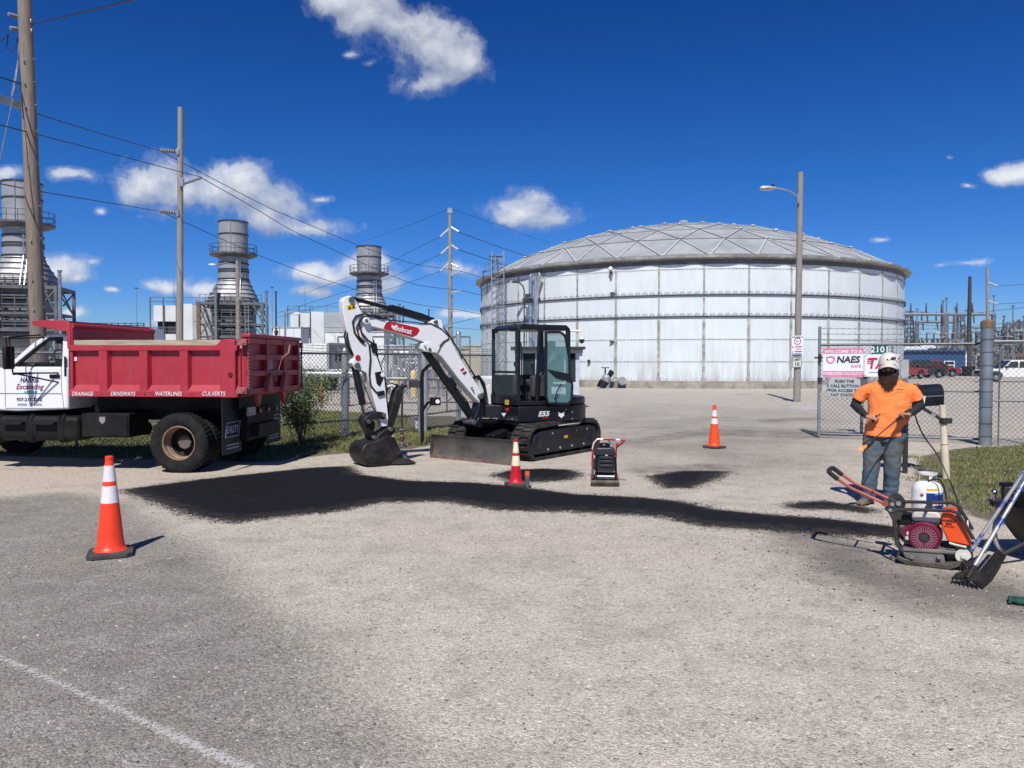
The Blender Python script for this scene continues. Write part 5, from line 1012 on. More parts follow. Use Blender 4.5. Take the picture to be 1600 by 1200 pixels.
zrail=zof(250,547); zsill=zof(250,611)
# bed: floor, sides, front, ribs
side=MB(); 
for s in(1,-1):
    side.b2((xr,s*(YN-.10)-.02,zb),(xf,s*(YN-.10)+.02,zrail+.02))
side.b2((xr,-YN+.1,zb),(xf,YN-.1,zb+.06)); 
bed=side.build('bed',red,T,smooth=0)
for s in(1,-1):
    mb=MB(); mb.prism([(0,0),(.10,0),(.10,.10),(.03,.19),(0,.19)],(xr+.02,s*(YN-.09),zb),(0,s,0),(0,0,1),0,0) if 0 else None
    prof=[(YN-.09,zb),(YN,zb),(YN,zsill-.005),(YN-.085,zsill+.10),(YN-.09,zsill+.1)]
    mb=MB(); mb.add([(x,s*a,b_) for x in(xr+.02,xf) for a,b_ in prof],[(0,1,2,3,4),(9,8,7,6,5)]+[(i,i+5,(i+1)%5+5,(i+1)%5) for i in range(5)]); mb.build('sill',red,bed,smooth=0)
    mb=MB(); mb.b2((xr+.02,s*YN-.11*(s>0)-.0*(s<0),zrail-.01),(xf,s*YN+.11*(s<0),zrail+.075)); mb.build('top_rail',red,bed,bevel=.008)
    for a,b_ in((152,170),(215,233),(278,296)):
        x0,x1=tp(b_,600).x,tp(a,600).x; mb=MB(); q=[(YN-.08,zrail-.01),(YN-.002,zrail-.01),(YN-.002,zsill+.02),(YN-.08,zsill+.1)]; w=.03
        mb.add([(x0,s*(YN-.08),zrail-.012),(x0+w,s*(YN-.004),zrail-.012),(x1-w,s*(YN-.004),zrail-.012),(x1,s*(YN-.08),zrail-.012),(x0,s*(YN-.08),zsill+.07),(x0+w,s*(YN-.004),zsill-.002),(x1-w,s*(YN-.004),zsill-.002),(x1,s*(YN-.08),zsill+.07)],[(0,1,5,4),(1,2,6,5),(2,3,7,6),(0,3,2,1)]); mb.build('rib',red,bed,smooth=0)
    # rear corner post
    x1=tp(344,600).x; x0=tp(368,600).x; ztp=zof(355,530); mb=MB(); mb.prism([(x0,zb-.01),(x0,ztp-.02),(x0+.04,ztp),(x1-.04,ztp),(x1+.10,zrail+.04),(x1,zrail),(x1,zb-.01)],(0,s*YN+(.004 if s>0 else 0.11),0),X3,Z3,0,.115); mb.build('corner_post',red,bed,bevel=.008)
    mb=MB(); a=tp(112,540).x; b_=tp(342,540).x; zz=(zrail+.078,zof(250,531)); mb.b2((b_,s*(YN-.07)-.02,zz[0]),(a,s*(YN-.07)+.02,zz[1])); wb=M('sideboard_wood',(.40,.36,.27),.85,var=0)
    nt_=wb.node_tree; 
    if s==1:
        b__=nt_.nodes['Principled BSDF']; tc_=nn(nt_,'ShaderNodeTexCoord').outputs['Object']; mp_=nn(nt_,'ShaderNodeMapping'); mp_.inputs['Scale'].default_value=(.7,10,9); nt_.links.new(tc_,mp_.inputs[0]); n_=NZ(nt_,2.5,8,.7,mp_.outputs[0]); nt_.links.new(ramp(nt_,n_,[(.3,(.20,.17,.12)),(.5,(.38,.34,.25)),(.7,(.48,.44,.34))]),b__.inputs['Base Color'])
    mb.build('sideboard',wb,bed,bevel=.004)
# headboard and cab guard
xh=tp(110,540).x; ztop=zof(108,505)
mb=MB(); mb.b2((xh-.02,-YN+.02,zb),(xh+.03,YN-.02,ztop-.03)); mb.build('headboard',red,bed,bevel=.01)
gq=[tp(a,b_) for a,b_ in((50,501),(103,500),(110,507),(110,545),(105,545),(104,518),(50,508))]
for s in(1,-1):
    mb=MB(); mb.prism([(p.x,p.z) for p in gq],(0,s*YN+(0 if s>0 else .04),0),X3,Z3,0,.04); mb.build('guard_side',red,bed,bevel=.006)
p0,p1=gq[0],gq[1]; mb=MB(); mb.loft([[(p.x,y,p.z-.012+dz_) for y,dz_ in((-YN+.02,-.03),(YN-.02,-.03),(YN-.02,0),(-YN+.02,0))] for p in(p1,p0)]); mb.build('cab_guard',red,bed,smooth=0)
mb=MB(); mb.cyl((xh,-YN+.03,ztop-.04),(xh,YN-.03,ztop-.04),.045,.045,10); mb.build('guard_rail',red,bed)
for s_,px_,w_ in(('DRAINAGE',129,.36),('DRIVEWAYS',192,.42),('WATERLINES',263,.47),('CULVERTS',333.5,.41)):
    p=tp(px_,615.5,YN+.001); tx_=text('lettering',s_,.092,signw,bed,(p.x,p.y,p.z),-X3,Z3,.006,shear=.18,sx=w_/(len(s_)*.058),lift=.003)
for px_ in(159,226,300): p=tp(px_,616,YN); mb=MB(); mb.cyl(p,p+Y3*.01,.008,.008,8); mb.build('bolt',blackm,bed)
p=tp(360,585,YN+.004); mb=MB(); mb.cyl(p,p+Y3*.02,.035,.035,16); mb.build('marker_lamp',M('dark_red_lens',(.12,.01,.01),.25,var=0),bed)
p=tp(117,561,YN-.08); mb=MB(); mb.b2(p-Vector((.045,0,.03)),p+Vector((.045,.02,.03))); mb.build('sticker',signw,bed)
# tailgate
dred=red; YT=YN-.12
mb=MB(); mb.b2((-.05,-YT,zb+.02),(-.01,YT,zt)); tg=mb.build('tailgate',dred,T,smooth=0)
for y in(-YT+.04,-.37,.37,YT-.04): mb=MB(); mb.b2((-.13,y-.04,zb+.02),(-.052,y+.04,zt-.002)); mb.build('rib',dred,tg,bevel=.006)
for z in(zb+.08,zb+.36,zb+.62,zt-.05): mb=MB(); mb.b2((-.12,-YT,z-.045),(-.053,YT,z+.045)); mb.build('rib',dred,tg,bevel=.006)
mb=MB(); mb.b2((-.15,-YT-.02,zt),( -.0,YT+.02,zt+.06)); mb.build('top_bar',dred,tg,bevel=.01)
mb=MB(); mb.b2((-.075,.06,zb+.38),(-.06,.30,zb+.60)); mb.build('placard',M('placard_grey',(.33,.36,.38),.5,var=.1),tg)
mb=MB(); mb.tube([(-.16,.12,zb+.22),(-.18,.06,zb+.42),(-.17,-.1,zb+.6),(-.2,-.35,zb+.7),(-.2,-.42,zb+.84)],.016,6); mb.build('latch_rod',M('rod_rusty_pink',(.30,.14,.12),.7,var=.2),tg)
for y in(.35,-.32): mb=MB(); mb.prism([(-.12,0),(.12,0),(.09,.12),(.0,.30),(-.06,.2)],(-.13,y,zb+.06),(0,1,0),Z3,-.04,.04); mb.build('gusset',M('gusset_faded_red',(.42,.10,.09),.6,var=.15),tg,bevel=.005)
for y in(.62,-.45): mb=MB(); mb.prism([(-.10,0),(.10,0),(.0,-.2)],(-.06,y,zb+.02),(0,1,0),Z3,-.03,.03); mb.build('hook',dred,tg)
for s in(1,-1):
    for z in(zt-.08,zb+.10):
        mb=MB(); mb.box((-.06,s*YN-.02*s,z),(.16,.09,.10)); mb.cyl((-.09,s*(YN+.04),z),(-.09,s*(YN-.10),z),.028,.028,10); mb.build('hinge',M('hinge_rust',(.33,.10,.09),.6,var=.3),tg,bevel=.008)
    mb=MB(); n=13; [mb.lathe([(.014,-.018),(.022,0),(.014,.018)],c=(-.14,s*(YN-.06),zb+.12+k*.055),n=6) for k in range(n)]; mb.tube([(-.14,s*(YN-.06),zb+.08+k*.03+.0) for k in range(25)],[.010 if k%2 else .018 for k in range(25)],5); mb.build('safety_chain',M('chain_rust',(.16,.06,.05),.7,var=.3),tg)
# chassis
mb=MB()
for s in(1,-1): mb.b2((.25,s*.43-.04,.78),(6.3,s*.43+.04,1.02))
for x in(.3,1.7,2.8,4.2,6.2): mb.b2((x,-.4,.82),(x+.08,.4,.98))
mb.b2((.2,-.75,.98),(2.6,.75,1.18)); mb.build('chassis',blk2,T,smooth=0)
mb=MB(); mb.b2((.15,-.55,.45),(.30,.55,.98)); mb.b2((.02,-.45,.5),(.16,.4,.72)); mb.build('rear_hitch_plate',blk2,T,bevel=.01); mb=MB(); mb.b2((.12,.3,.86),(.14,.62,1.0)); mb.build('licence_plate',M('plate_dull',(.30,.31,.30),.6,var=.2),T)
for y in(.1,-.25,.62,-.6): mb=MB(); mb.cyl((.14,y,.92),(.12,y,.92),.04,.04,12); mb.build('tail_lamp',MATS['dark_red_lens'],T)
ax=tp(278,690).x
def twheel(x,s,dual,rr_=.47):
    mb=MB(); ys=[0,-.30] if dual else [0]
    for k,dy in enumerate(ys):
        yc=s*(1.07+dy) if 1 else 0; w=.125
        mb.lathe([(.27,-w*.8),(.30,-w),(rr_*.80,-w*1.08),(rr_*.93,-w*1.0),(rr_*.985,-w*.82),(rr_,-w*.6),(rr_,w*.6),(rr_*.985,w*.82),(rr_*.93,w*1.0),(rr_*.80,w*1.08),(.30,w),(.27,w*.8)],c=(x,yc,rr_),axis='y',n=56)
        for j in range(44):
            a=2*PI*j/44
            for t_ in(-.075,0,.075): mb.box((x+(rr_+.002)*math.cos(a+.04*(t_>0)),yc+t_,rr_+(rr_+.002)*math.sin(a+.04*(t_>0))),(.012,.055,.035),(0,-a,0))
    w_=mb.build('wheel',rub,T,smooth=45)
    yo=s*1.07; mb=MB(); g=M('rim_tan',(.33,.235,.16),.5,.1,var=.25,vs=6,dirt=(.12,.07,.04),ds=8,dt=(.45,.8))
    if dual: mb.lathe([(.272,s*.115),(.262,s*.118),(.250,s*.10),(.247,s*.02),(.236,s*.01),(.234,s*-.06),(.228,s*-.07)],c=(x,yo,rr_),axis='y',n=40)
    else: mb.lathe([(.272,s*.115),(.25,s*.10),(.23,s*.04),(.15,s*.09),(.09,s*.12),(.09,0)],c=(x,yo,rr_),axis='y',n=40)
    mb.build('rim',g,w_,smooth=30)
    if dual: mb=MB(); mb.lathe([(.228,s*-.07),(.226,s*-.20),(.16,s*-.23),(0,s*-.23)],c=(x,yo,rr_),axis='y',n=32); mb.build('wheel_disc',M('wheel_disc_dark',(.03,.022,.018),.8,var=.4,vs=8),w_,smooth=40)
    mb=MB(); h0=-.22 if dual else .08; mb.cyl((x,yo+s*h0,rr_),(x,yo+s*(h0+.13),rr_),.085,.075,14); mb.cyl((x,yo+s*(h0+.13),rr_),(x,yo+s*(h0+.15),rr_),.11,.11,8)
    for k in range(8): a=2*PI*k/8; mb.cyl((x+.105*math.cos(a),yo+s*h0,rr_+.105*math.sin(a)),(x+.105*math.cos(a),yo+s*(h0+.05),rr_+.105*math.sin(a)),.013,.013,6)
    mb.build('hub',M('hub_brown',(.10,.085,.075),.7,var=.3),w_,smooth=30)
for s in(1,-1): twheel(ax,s,True); twheel(ax+4.35,s,False)
mb=MB(); mb.cyl((ax,-.9,.47),(ax,.9,.47),.08,.08,12); mb.ell((ax,0,.47),(.22,.2,.22)); mb.build('rear_axle',blk2,T)
flm=M('mud_flap_rubber',(.009,.012,.019),.6,var=.15,vs=4)
for s in(1,-1):
    y0,y1=sorted((s*.50,s*1.17)); mb=MB(); mb.b2((.28,y0,.28),(.295,y1,1.19)); fl=mb.build('mud_flap',flm,T,bevel=.004); yc=(y0+y1)/2
    fx=.279; rt=-Y3; wl_=M('flap_print',(.32,.35,.40),.6,var=.1)
    text('lettering','EAST!',.16,wl_,fl,(fx,yc,.66),rt,Z3,.03,shear=.2,lift=.003)
    mb=MB(); q=[(-.25,-.11),(.22,-.11),(.28,.12),(-.20,.12)]
    for i in range(4): a,b_=q[i],q[(i+1)%4]; mb.beam((fx-.003,yc-a[0],.66+a[1]),(fx-.003,yc-b_[0],.66+b_[1]),.013)
    mb.build('border',wl_,fl,smooth=0)
    for z in(.42,.37): mb=MB(); mb.beam((fx-.002,yc-.22,z),(fx-.002,yc+.22,z),.012,.02); mb.build('stripe',wl_,fl,smooth=0)
# toolbox, fuel tank, steps
a=tp(126,646);b_=tp(201,684); mb=MB(); mb.b2((b_.x,.62,b_.z),(a.x,YN-.02,a.z)); tb=mb.build('toolbox',blk2,T,bevel=.012); mb=MB(); mb.b2((b_.x+.02,YN-.022,b_.z+.02),(a.x-.02,YN-.005,a.z-.02)); mb.build('lid',blk2,tb,bevel=.004)
p=tp(160,655,YN-.005); mb=MB(); mb.prism([(-.05,.04),(.05,.04),(.05,-.03),(0,-.08),(-.05,-.03)],p,-X3,Z3,-.008,.008); mb.build('latch',chrome,tb,bevel=.003)
a=tp(-45,650);b_=tp(120,694); mb=MB(); mb.b2((b_.x+.05,.55,b_.z+.03),(a.x,YN-.12,a.z)); ft=mb.build('fuel_tank',blk2,T,bevel=.09,seg=4)
for px_ in(38,88,-14): x=tp(px_,670).x; mb=MB(); mb.b2((x-.07,.54,b_.z+.0),(x+.07,YN-.09,a.z+.03)); mb.build('strap',blk2,ft,bevel=.07,seg=3)
for px0,px1 in((46,80),(-2,30)): q0=tp(px0,688,YN+.02).x;q1=tp(px1,688,YN+.02).x; mb=MB(); mb.b2((q1,YN-.16,.74),(q0,YN-.02,.78)); mb.build('step',blk2,T,bevel=.008)
mb=MB(); x=tp(145,688).x; [mb.cyl((x+d_,.3,.6),(x+d_,.75,.6),.05,.05,10) for d_ in(-.12,.08)]; mb.cyl((x-.4,.3,.62),(x+.4,.3,.62),.11,.11,12); mb.build('air_tank',blk2,T)
# cab
YC=1.08; cp_=lambda a,b_: F.py(a,b_,YC)
def P2(l): return [(cp_(a,b_).x,cp_(a,b_).z) for a,b_ in l]
zbelt=cp_(50,573).z; zrf=cp_(90,521).z; zbt=cp_(50,641).z; xB=cp_(106,600).x; xA=cp_(7,573).x; xw=cp_(75,523).x
low=[(xB,zbt+.02),(xB,zbelt),(xA,zbelt),(xA+.12,zbelt-.03),(xA+1.55,zbelt-.22),(xA+1.75,zbelt-.35),(xA+1.8,.75),(xA+1.62,.70),(xA+1.55,1.0),(xA+1.38,1.18),(xA+1.0,1.22),(xA+.62,1.12),(xA+.42,.95),(xA+.3,zbt),(xA-.2,zbt-.02)]
mb=MB(); mb.prism(low,(0,YC,0),X3,Z3,0,2*YC); cb=mb.build('cab',whi,T,bevel=.035,seg=3)
# upper cab: roof and pillars
mb=MB(); mb.prism([(xB,zrf-.10),(xB+.02,zrf),(xw,zrf),(xw+.10,zrf-.05),(xw+.02,zrf-.09)],(0,YC-.06,0),X3,Z3,0,2*YC-.12); mb.build('roof',whi,cb,bevel=.03,seg=3)
for s in(1,-1):
    y=s*(YC-.07)
    mb=MB(); mb.prism([(xB,zbelt-.01),(xB,zrf-.04),(xB+.09,zrf-.04),(xB+.12,zbelt-.01)],(0,y+.04,0),X3,Z3,0,.08); mb.build('rear_pillar',whi,cb,bevel=.01)
    mb=MB(); mb.prism([(xw-.02,zrf-.02),(xw+.06,zrf-.03),(xw+.28,zrf-.15),(xA-.08,zbelt+.06),(xA+.05,zbelt-.01),(xA-.08,zbelt-.01),(xw+.22,zrf-.20),(xw+.03,zrf-.075)],(0,y+.04,0),X3,Z3,0,.08); mb.build('windscreen_pillar',whi,cb,bevel=.008)
    mb=MB(); fr_=[(xB+.10,zbelt+.005),(xB+.12,zrf-.07),(xw+.02,zrf-.08),(xA-.14,zbelt+.005)]
    for i in range(4): a,b_=fr_[i],fr_[(i+1)%4]; mb.beam((a[0],y,a[1]),(b_[0],y,b_[1]),.04,.035)
    mb.beam((xB+.11,y,zrf-.085),(xw+.05,y,zrf-.095),.07,.05); mb.build('window_frame',blackm,cb)
    mb=MB(); mb.prism(fr_,(0,y+.002,0),X3,Z3,0,.004); mb.build('side_window',glass,cb,smooth=0)
mb=MB(); mb.b2((xB+.01,-YC+.1,zbelt+.12),(xB+.03,YC-.1,zrf-.12)); mb.build('rear_window',glass,cb,smooth=0)
mb=MB(); mb.b2((xB+.0,-YC+.05,zbelt-.02),(xB+.05,YC-.05,zbelt+.12)); mb.b2((xB,-YC+.05,zrf-.14),(xB+.05,YC-.05,zrf-.05)); mb.build('rear_wall',whi,cb)
mb=MB(); mb.add([(xw+.03,-YC+.12,zrf-.06),(xw+.03,YC-.12,zrf-.06),(xA-.05,YC-.1,zbelt+.01),(xA-.05,-YC+.1,zbelt+.01)],[(0,1,2,3)]); mb.build('windscreen',glass,cb,smooth=0)
mb=MB(); mb.b2((xA-.45,-YC+.1,zbelt-.1),(xA+.0,YC-.1,zbelt+.07)); mb.build('dashboard',blackm,cb,bevel=.04); 
for y in(.5,-.5): mb=MB(); mb.b2((xB+.08,y-.3,zbelt-.25),(xB+.22,y+.3,zbelt+.30)); mb.build('seat',M('seat_dark',(.03,.03,.032),.8,var=.1),cb,bevel=.05)
mb=MB(); mb.b2((xB+.06,-YC+.10,zrf-.16),(xw-.05,YC-.10,zrf-.09)); mb.build('headliner',blackm,cb)
mb=MB(); c=cp_(62,562); mb.tube([Vector((c.x+.20*.45*math.sin(a),.5+.20*math.cos(a),c.z+.19*math.sin(a)*.9)) for a in np.linspace(0,2*PI,20,endpoint=False)],.014,6,closed=True); mb.tube([(c.x,.5,c.z),(c.x+.3,.5,c.z-.2)],.03,6); mb.beam((c.x,.3,c.z),(c.x,.7,c.z),.03); mb.build('steering_wheel',blackm,cb)
mb=MB(); a=cp_(100,557);b_=cp_(104,588); mb.b2((b_.x,YC-.005,b_.z),(a.x,YC+.006,a.z)); mb.build('cab_vent',blackm,cb,bevel=.006)
mb=MB(); a=cp_(78,585);b_=cp_(94,591); mb.b2((b_.x,YC,b_.z),(a.x,YC+.02,a.z)); mb.build('door_handle',blackm,cb,bevel=.008)
mb=MB(); x1=cp_(96,600).x; x0=cp_(8,600).x; 
for q in(((x1,zbelt-.0),(x1,zbt+.35)),((x1,zbt+.35),(x1-.04,zbt+.02)),((x0,zbelt),(x0,zbt+.05)),((x1-.04,zbt+.03),(x0,zbt+.03))): mb.beam((q[0][0],YC,q[0][1]),(q[1][0],YC,q[1][1]),.008)
mb.beam((x0+.5,YC+.001,cp_(50,615).z),(x1,YC+.001,cp_(50,615).z),.006,.012); mb.build('door_seam',M('seam_grey',(.12,.13,.14),.6,var=0),cb,smooth=0)
def dt(s_,px_,py_,size,mat,w,sh=.2,bold=.02): 
    p=F.py(px_,py_,YC+.001); o=text('lettering',s_,size,mat,cb,p,-X3,Z3,bold,shear=sh,lift=.004); d_=max(v.co.x for v in o.data.vertices)-min(v.co.x for v in o.data.vertices); cx=p.x
    for v in o.data.vertices: v.co.x=cx+(v.co.x-cx)*w/max(d_,.01)
navy=M('letter_navy',(.02,.03,.16),.5,var=0); purp=M('letter_magenta',(.25,.03,.12),.5,var=0); teal=M('letter_teal',(.12,.45,.48),.5,var=0); maro=M('letter_maroon',(.10,.02,.06),.5,var=0); lgr=M('letter_grey',(.30,.32,.36),.5,var=0)
k=.0103
dt('HARRIS',46,594,.12,navy,31*k); dt('Excavating',46,604.5,.125,purp,46*k,.35,.01); mb=MB(); p=F.py(48,612.5,YC+.003); mb.beam(p-X3*11*k,p+X3*11*k,.004,.03); mb.build('print_line',teal,cb,smooth=0); dt('937-217-2272',46,624.5,.075,maro,42*k,.0,.02)
for px_,w_ in((35,15),(56,19)): mb=MB(); p=F.py(px_,632,YC+.003); mb.beam(p-X3*w_/2*k,p+X3*w_/2*k,.004,.035); mb.build('print_line',lgr,cb,smooth=0)
# mirror
mb=MB(); p=cp_(20,557)
ym=YC+.42
A1=F.py(14,527,ym); A2=F.py(20,583,ym)
for q in(((A1.x,ym,A1.z),(A2.x,ym,A2.z)),((A1.x+.09,ym-.05,A1.z),(A2.x+.1,ym-.05,A2.z+.1)),((A1.x,ym,A1.z),(xw+.2,YC-.1,zrf-.02)),((A1.x,ym,A1.z-.02),(xw+.05,YC-.1,zrf-.06)),((A2.x,ym,A2.z),(A2.x-.45,YC,zbelt-.25)),((A2.x,ym,A2.z-.02),(A2.x-.1,YC,zbelt-.1)),((A2.x-.45,YC,zbelt-.1),(A2.x,ym,A2.z))): mb.tube([q[0],q[1]],.012,6)
mi=mb.build('mirror',blackm,cb); mb=MB(); mb.b2((A1.x-.02,ym-.10,A2.z+.06),(A1.x+.045,ym+.10,A1.z-.14)); mb.build('mirror_head',blk2,mi,bevel=.02)
mb=MB(); mb.b2((xw-.15,.3,zrf),(xw-.03,.38,zrf+.08)); [mb.b2((xw-.15,y,zrf),(xw-.03,y+.08,zrf+.07)) for y in(-.7,-.3,-.04,.65)]; mb.build('marker_lamp',M('lamp_amber',(.5,.2,.03),.3,var=0),cb,bevel=.01)
mb=MB(); mb.b2((xA+1.78,-YC+.05,.6),(xA+1.98,YC-.05,.86)); mb.build('bumper',blk2,T,bevel=.03); mb=MB(); mb.b2((xA+1.74,-.6,.9),(xA+1.81,.6,1.32)); mb.build('grille',blackm,T,bevel=.01)
for s in(1,-1): mb=MB(); mb.b2((xA+1.74,s*.85-.13,1.0),(xA+1.82,s*.85+.13,1.2)); mb.build('headlight',MATS['lamp_glass'],T,bevel=.01)
# ================================================================ EXCAVATOR
exw=M('machine_white_paint',(.76,.77,.77),.3,var=.03,vs=3,coat=.35,dirt=(.45,.42,.38),ds=4,dt=(.62,.95)); exb=M('machine_black_paint',(.009,.011,.016),.4,spec=.35,var=.15,vs=4,coat=.12,dirt=(.035,.032,.03),ds=3,dt=(.6,.95)); hose=M('hydraulic_hose',(.012,.012,.013),.45,var=.05); steel=M('worn_steel',(.17,.165,.16),.45,.6,var=.25,vs=6); bkt=M('bucket_steel',(.022,.020,.020),.5,.4,var=.35,vs=5,dirt=(.10,.085,.07),ds=6,dt=(.5,.85)); trk=M('rubber_track',(.022,.021,.020),.9,spec=.3,var=.25,vs=9,bump=.3,dirt=(.095,.085,.07),ds=5,dt=(.42,.8)); red2=M('badge_red',(.42,.012,.018),.35,var=.03); rod_=M('chrome_rod',(.55,.56,.57),.18,1,var=0)
EC=Vector((.28,14.8,0)); eh=PI+R(30)   # heading of the house
X_=thing('mini_excavator','white and black tracked mini excavator with raised arm and bucket on the ground','excavator',EC,eh); Fh=Fr(EC,eh)
ua=math.atan2(-.8,-.6)-eh; UM=Matrix.Rotation(ua,4,'Z')
# undercarriage (own heading)
def track(s):
    mb=MB(UM); h=.31; L=.93; y0,y1=s*.93,s*.55; prof=[]; N_=64
    pts=[]; per=4*L+2*PI*h
    def path(d):
        d%=per
        if d<2*L: return (-L+d,0+.0,0)
        d-=2*L
        if d<PI*h: a=d/h; return (L+h*math.sin(a),h-h*math.cos(a),a)
        d-=PI*h
        if d<2*L: return (L-d,2*h+(.03*math.sin(PI*d/(2*L))),PI)
        d-=2*L; a=d/h; return (-L-h*math.sin(a),h+h*math.cos(a),PI+a)
    outer=[path(per*k/96) for k in range(96)]
    rows=[]
    for x,z,a in outer:
        nx,nz=math.sin(a),-math.cos(a); xi,zi=x-nx*.055,z-nz*.055; rows.append([Vector((x,y0,z)),Vector((x,y1,z)),Vector((xi,y1,zi)),Vector((xi,y0,zi))])
    n=len(rows); vs=[p for r in rows for p in r]; fs=[]
    for i in range(n):
        for j in range(4): f=(i*4+j,((i+1)%n)*4+j,((i+1)%n)*4+(j+1)%4,i*4+(j+1)%4); fs.append(f if s>0 else f[::-1])
    mb.add(vs,fs)
    for k in range(50):
        x,z,a=path(per*k/50); nx,nz=math.sin(a),-math.cos(a); ta=a
        for yy,w_,o_ in(((y0*.72+y1*.28),.18,0),((y0*.28+y1*.72),.18,.035)):
            mb.box((x+nx*.012+math.cos(a)*o_,yy,z+nz*.012+math.sin(a)*o_),(.055,w_,.03),(0,-a,0))
    t_=mb.build('track',trk,X_,smooth=30)
    mb=MB(UM); yo=s*.87
    mb.prism([(-L-.10,.10),(L+.12,.10),(L+.22,.22),(L+.14,.46),(L-.1,.53),(-L+.1,.54),(-L-.14,.48),(-L-.22,.30)],(0,(yo+.035) if s>0 else yo+.215,0),X3,Z3,0,.25); mb.build('track_frame',exb,t_,bevel=.02)
    for x in(-.62,-.2,.2,.6): mb=MB(UM); mb.cyl((x,s*.60,.13),(x,s*.86,.13),.075,.075,16); mb.build('roller',blk2,t_); mb=MB(UM); mb.cyl((x,s*.905,.17),(x,s*.92,.17),.022,.022,8); mb.build('grease_cap',MATS['lamp_grey'],t_)
    for x,r_ in((-L,.245),(L,.235)):
        mb=MB(UM); mb.lathe([(0,s*.93),(.10,s*.93),(.12,s*.915),(.13,s*.90),(.20 if x<0 else .10,s*.89),(.20 if x<0 else .10,s*.62)],c=(x,0,.31),axis='y',n=24); mb.build('sprocket' if x<0 else 'idler',exb,t_,smooth=40)
    if s>0:
        mb=MB(UM); mb.b2((-.06,.904,.33),(.06,.909,.38)); mb.build('decal',M('decal_yellow',(.55,.40,.03),.5,var=0),t_); 
        for x in(-.75,-.35,.45): mb=MB(UM); mb.cyl((x,.90,.45),(x,.915,.45),.018,.018,8); mb.build('bolt',MATS['lamp_grey'],t_)
for s in(1,-1): track(s)
mb=MB(UM); mb.b2((-.75,-.58,.25),(.75,.58,.46)); mb.b2((-.45,-.45,.44),(.45,.45,.58)); mb.cyl((0,0,.46),(0,0,.66),.42,.42,28); mb.build('undercarriage',blk2,X_,bevel=.015)
# blade
bm_=M('blade_steel',(.095,.092,.082),.6,.2,var=.25,vs=3,dirt=(.16,.11,.085),ds=1.8,dt=(.52,.8)); bx=1.66
mb=MB(UM); prof=[(.02,.0),(.05,.02),(-.02,.08),(-.055,.18),(-.05,.30),(.0,.40),(.02,.42),(-.03,.42),(-.09,.30),(-.095,.16),(-.05,.03)]
mb.prism([(bx+a,b_+.0) for a,b_ in prof],(0,.93,0),X3,Z3,0,1.86); bl_=mb.build('dozer_blade',bm_,X_,smooth=40)
for s in(1,-1): mb=MB(UM); mb.prism([(bx-.10,.0),(bx+.055,.0),(bx+.06,.05),(bx+.03,.42),(bx-.08,.42)],(0,s*.93+(.012 if s>0 else 0),0),X3,Z3,0,.012); mb.build('end_plate',bm_,bl_)
mb=MB(UM); mb.b2((bx+.022,-.925,-.005),(bx+.062,.925,.055)); mb.build('cutting_edge',M('edge_rust',(.20,.14,.11),.6,.3,var=.25,vs=5),bl_)
for s in(1,-1): mb=MB(UM); mb.prism([(.55,.26),(bx-.06,.10),(bx-.06,.24),(.75,.42),(.55,.42)],(0,s*.40+.05,0),X3,Z3,0,.10); mb.build('blade_arm',exb,bl_,bevel=.01)
mb=MB(UM); mb.beam((.35,.0,.50),(1.15,0,.36),.22,.12); mb.cyl((1.1,0,.34),(bx-.08,0,.26),.03,.03,10); mb.build('blade_cylinder',exb,bl_,bevel=.01)
# house
def rnd(pts): return pts
out=[(.72,.93),(.30,.95),(-.30,.95)]+[(-.35+ -0.80*math.sin(a),.95*math.cos(a)) for a in np.linspace(.12,PI-.12,15)]+[(-.30,-.95),(.55,-.95),(.72,-.80),(.98,-.35),(.98,.12),(.72,.30)]
z0,z1=.66,.95
mb=MB(); mb.prism(out,(0,0,0),X3,Y3,z0,z1); mb.prism([(x*.97,y*.94) for x,y in out],(0,0,0),X3,Y3,z0-.06,z0-.001); ho=mb.build('body',exb,X_,bevel=.025,seg=3)
# rear engine hood
eo=[(-.36,.93)]+[(-.40-0.73*math.sin(a),.93*math.cos(a)) for a in np.linspace(.1,PI-.1,15)]+[(.30,-.93),(.62,-.90),(.62,-.12),(-.36,-.12)]
mb=MB(); mb.prism([p for p in eo],(0,0,0),X3,Y3,z1+.003,z1+.14); mb.build('engine_hood',exb,X_,bevel=.04,seg=3)
mb=MB(); mb.prism([(.60,-.90),(.60,-.14),(-.25,-.14),(-.25,-.90)],(0,0,0),X3,Y3,z1+.14,z1+.52); mb.build('side_cover',exw,X_,bevel=.06,seg=3)
yN=.951
def et(s_,x,z,size,mat,**k_): return text('lettering',s_,size,mat,ho,(x,yN+.0,z),-X3,Z3,lift=.004,**k_)
lx_=Fh.py(849,647,.95); et('E55',lx_.x,lx_.z,.125,signw,bold=.035,shear=.3,sx=1.25); mb=MB(); p=Fh.py(851,653,.953); mb.beam((p.x-.08,p.y,p.z),(p.x+.08,p.y,p.z),.006,.012); mb.build('underline',red2,ho)
def cat(mat,par,c,sz,r_,u_):
    pts=[(-.5,.5),(-.32,.22),(.32,.22),(.5,.5),(.42,.0),(.52,-.12),(.2,-.3),(0,-.5),(-.2,-.3),(-.52,-.12),(-.42,.0)]; mb=MB(); w_=Vector(r_).cross(Vector(u_)); mb.prism([(a*sz,b_*sz) for a,b_ in pts],Vector(c)+w_*.003,r_,u_,-.002,.002); return mb.build('emblem',mat,par,smooth=0)
p=Fh.py(877,648,.952); cat(signw,ho,p,.13,-X3,Z3)
for px_,py_ in((894,644),(894,654),(800,655),(884,640)): p=Fh.py(px_,py_,.95); mb=MB(); mb.cyl(p,p+Y3*.008,.012,.012,8); mb.build('bolt',MATS['lamp_grey'],ho)
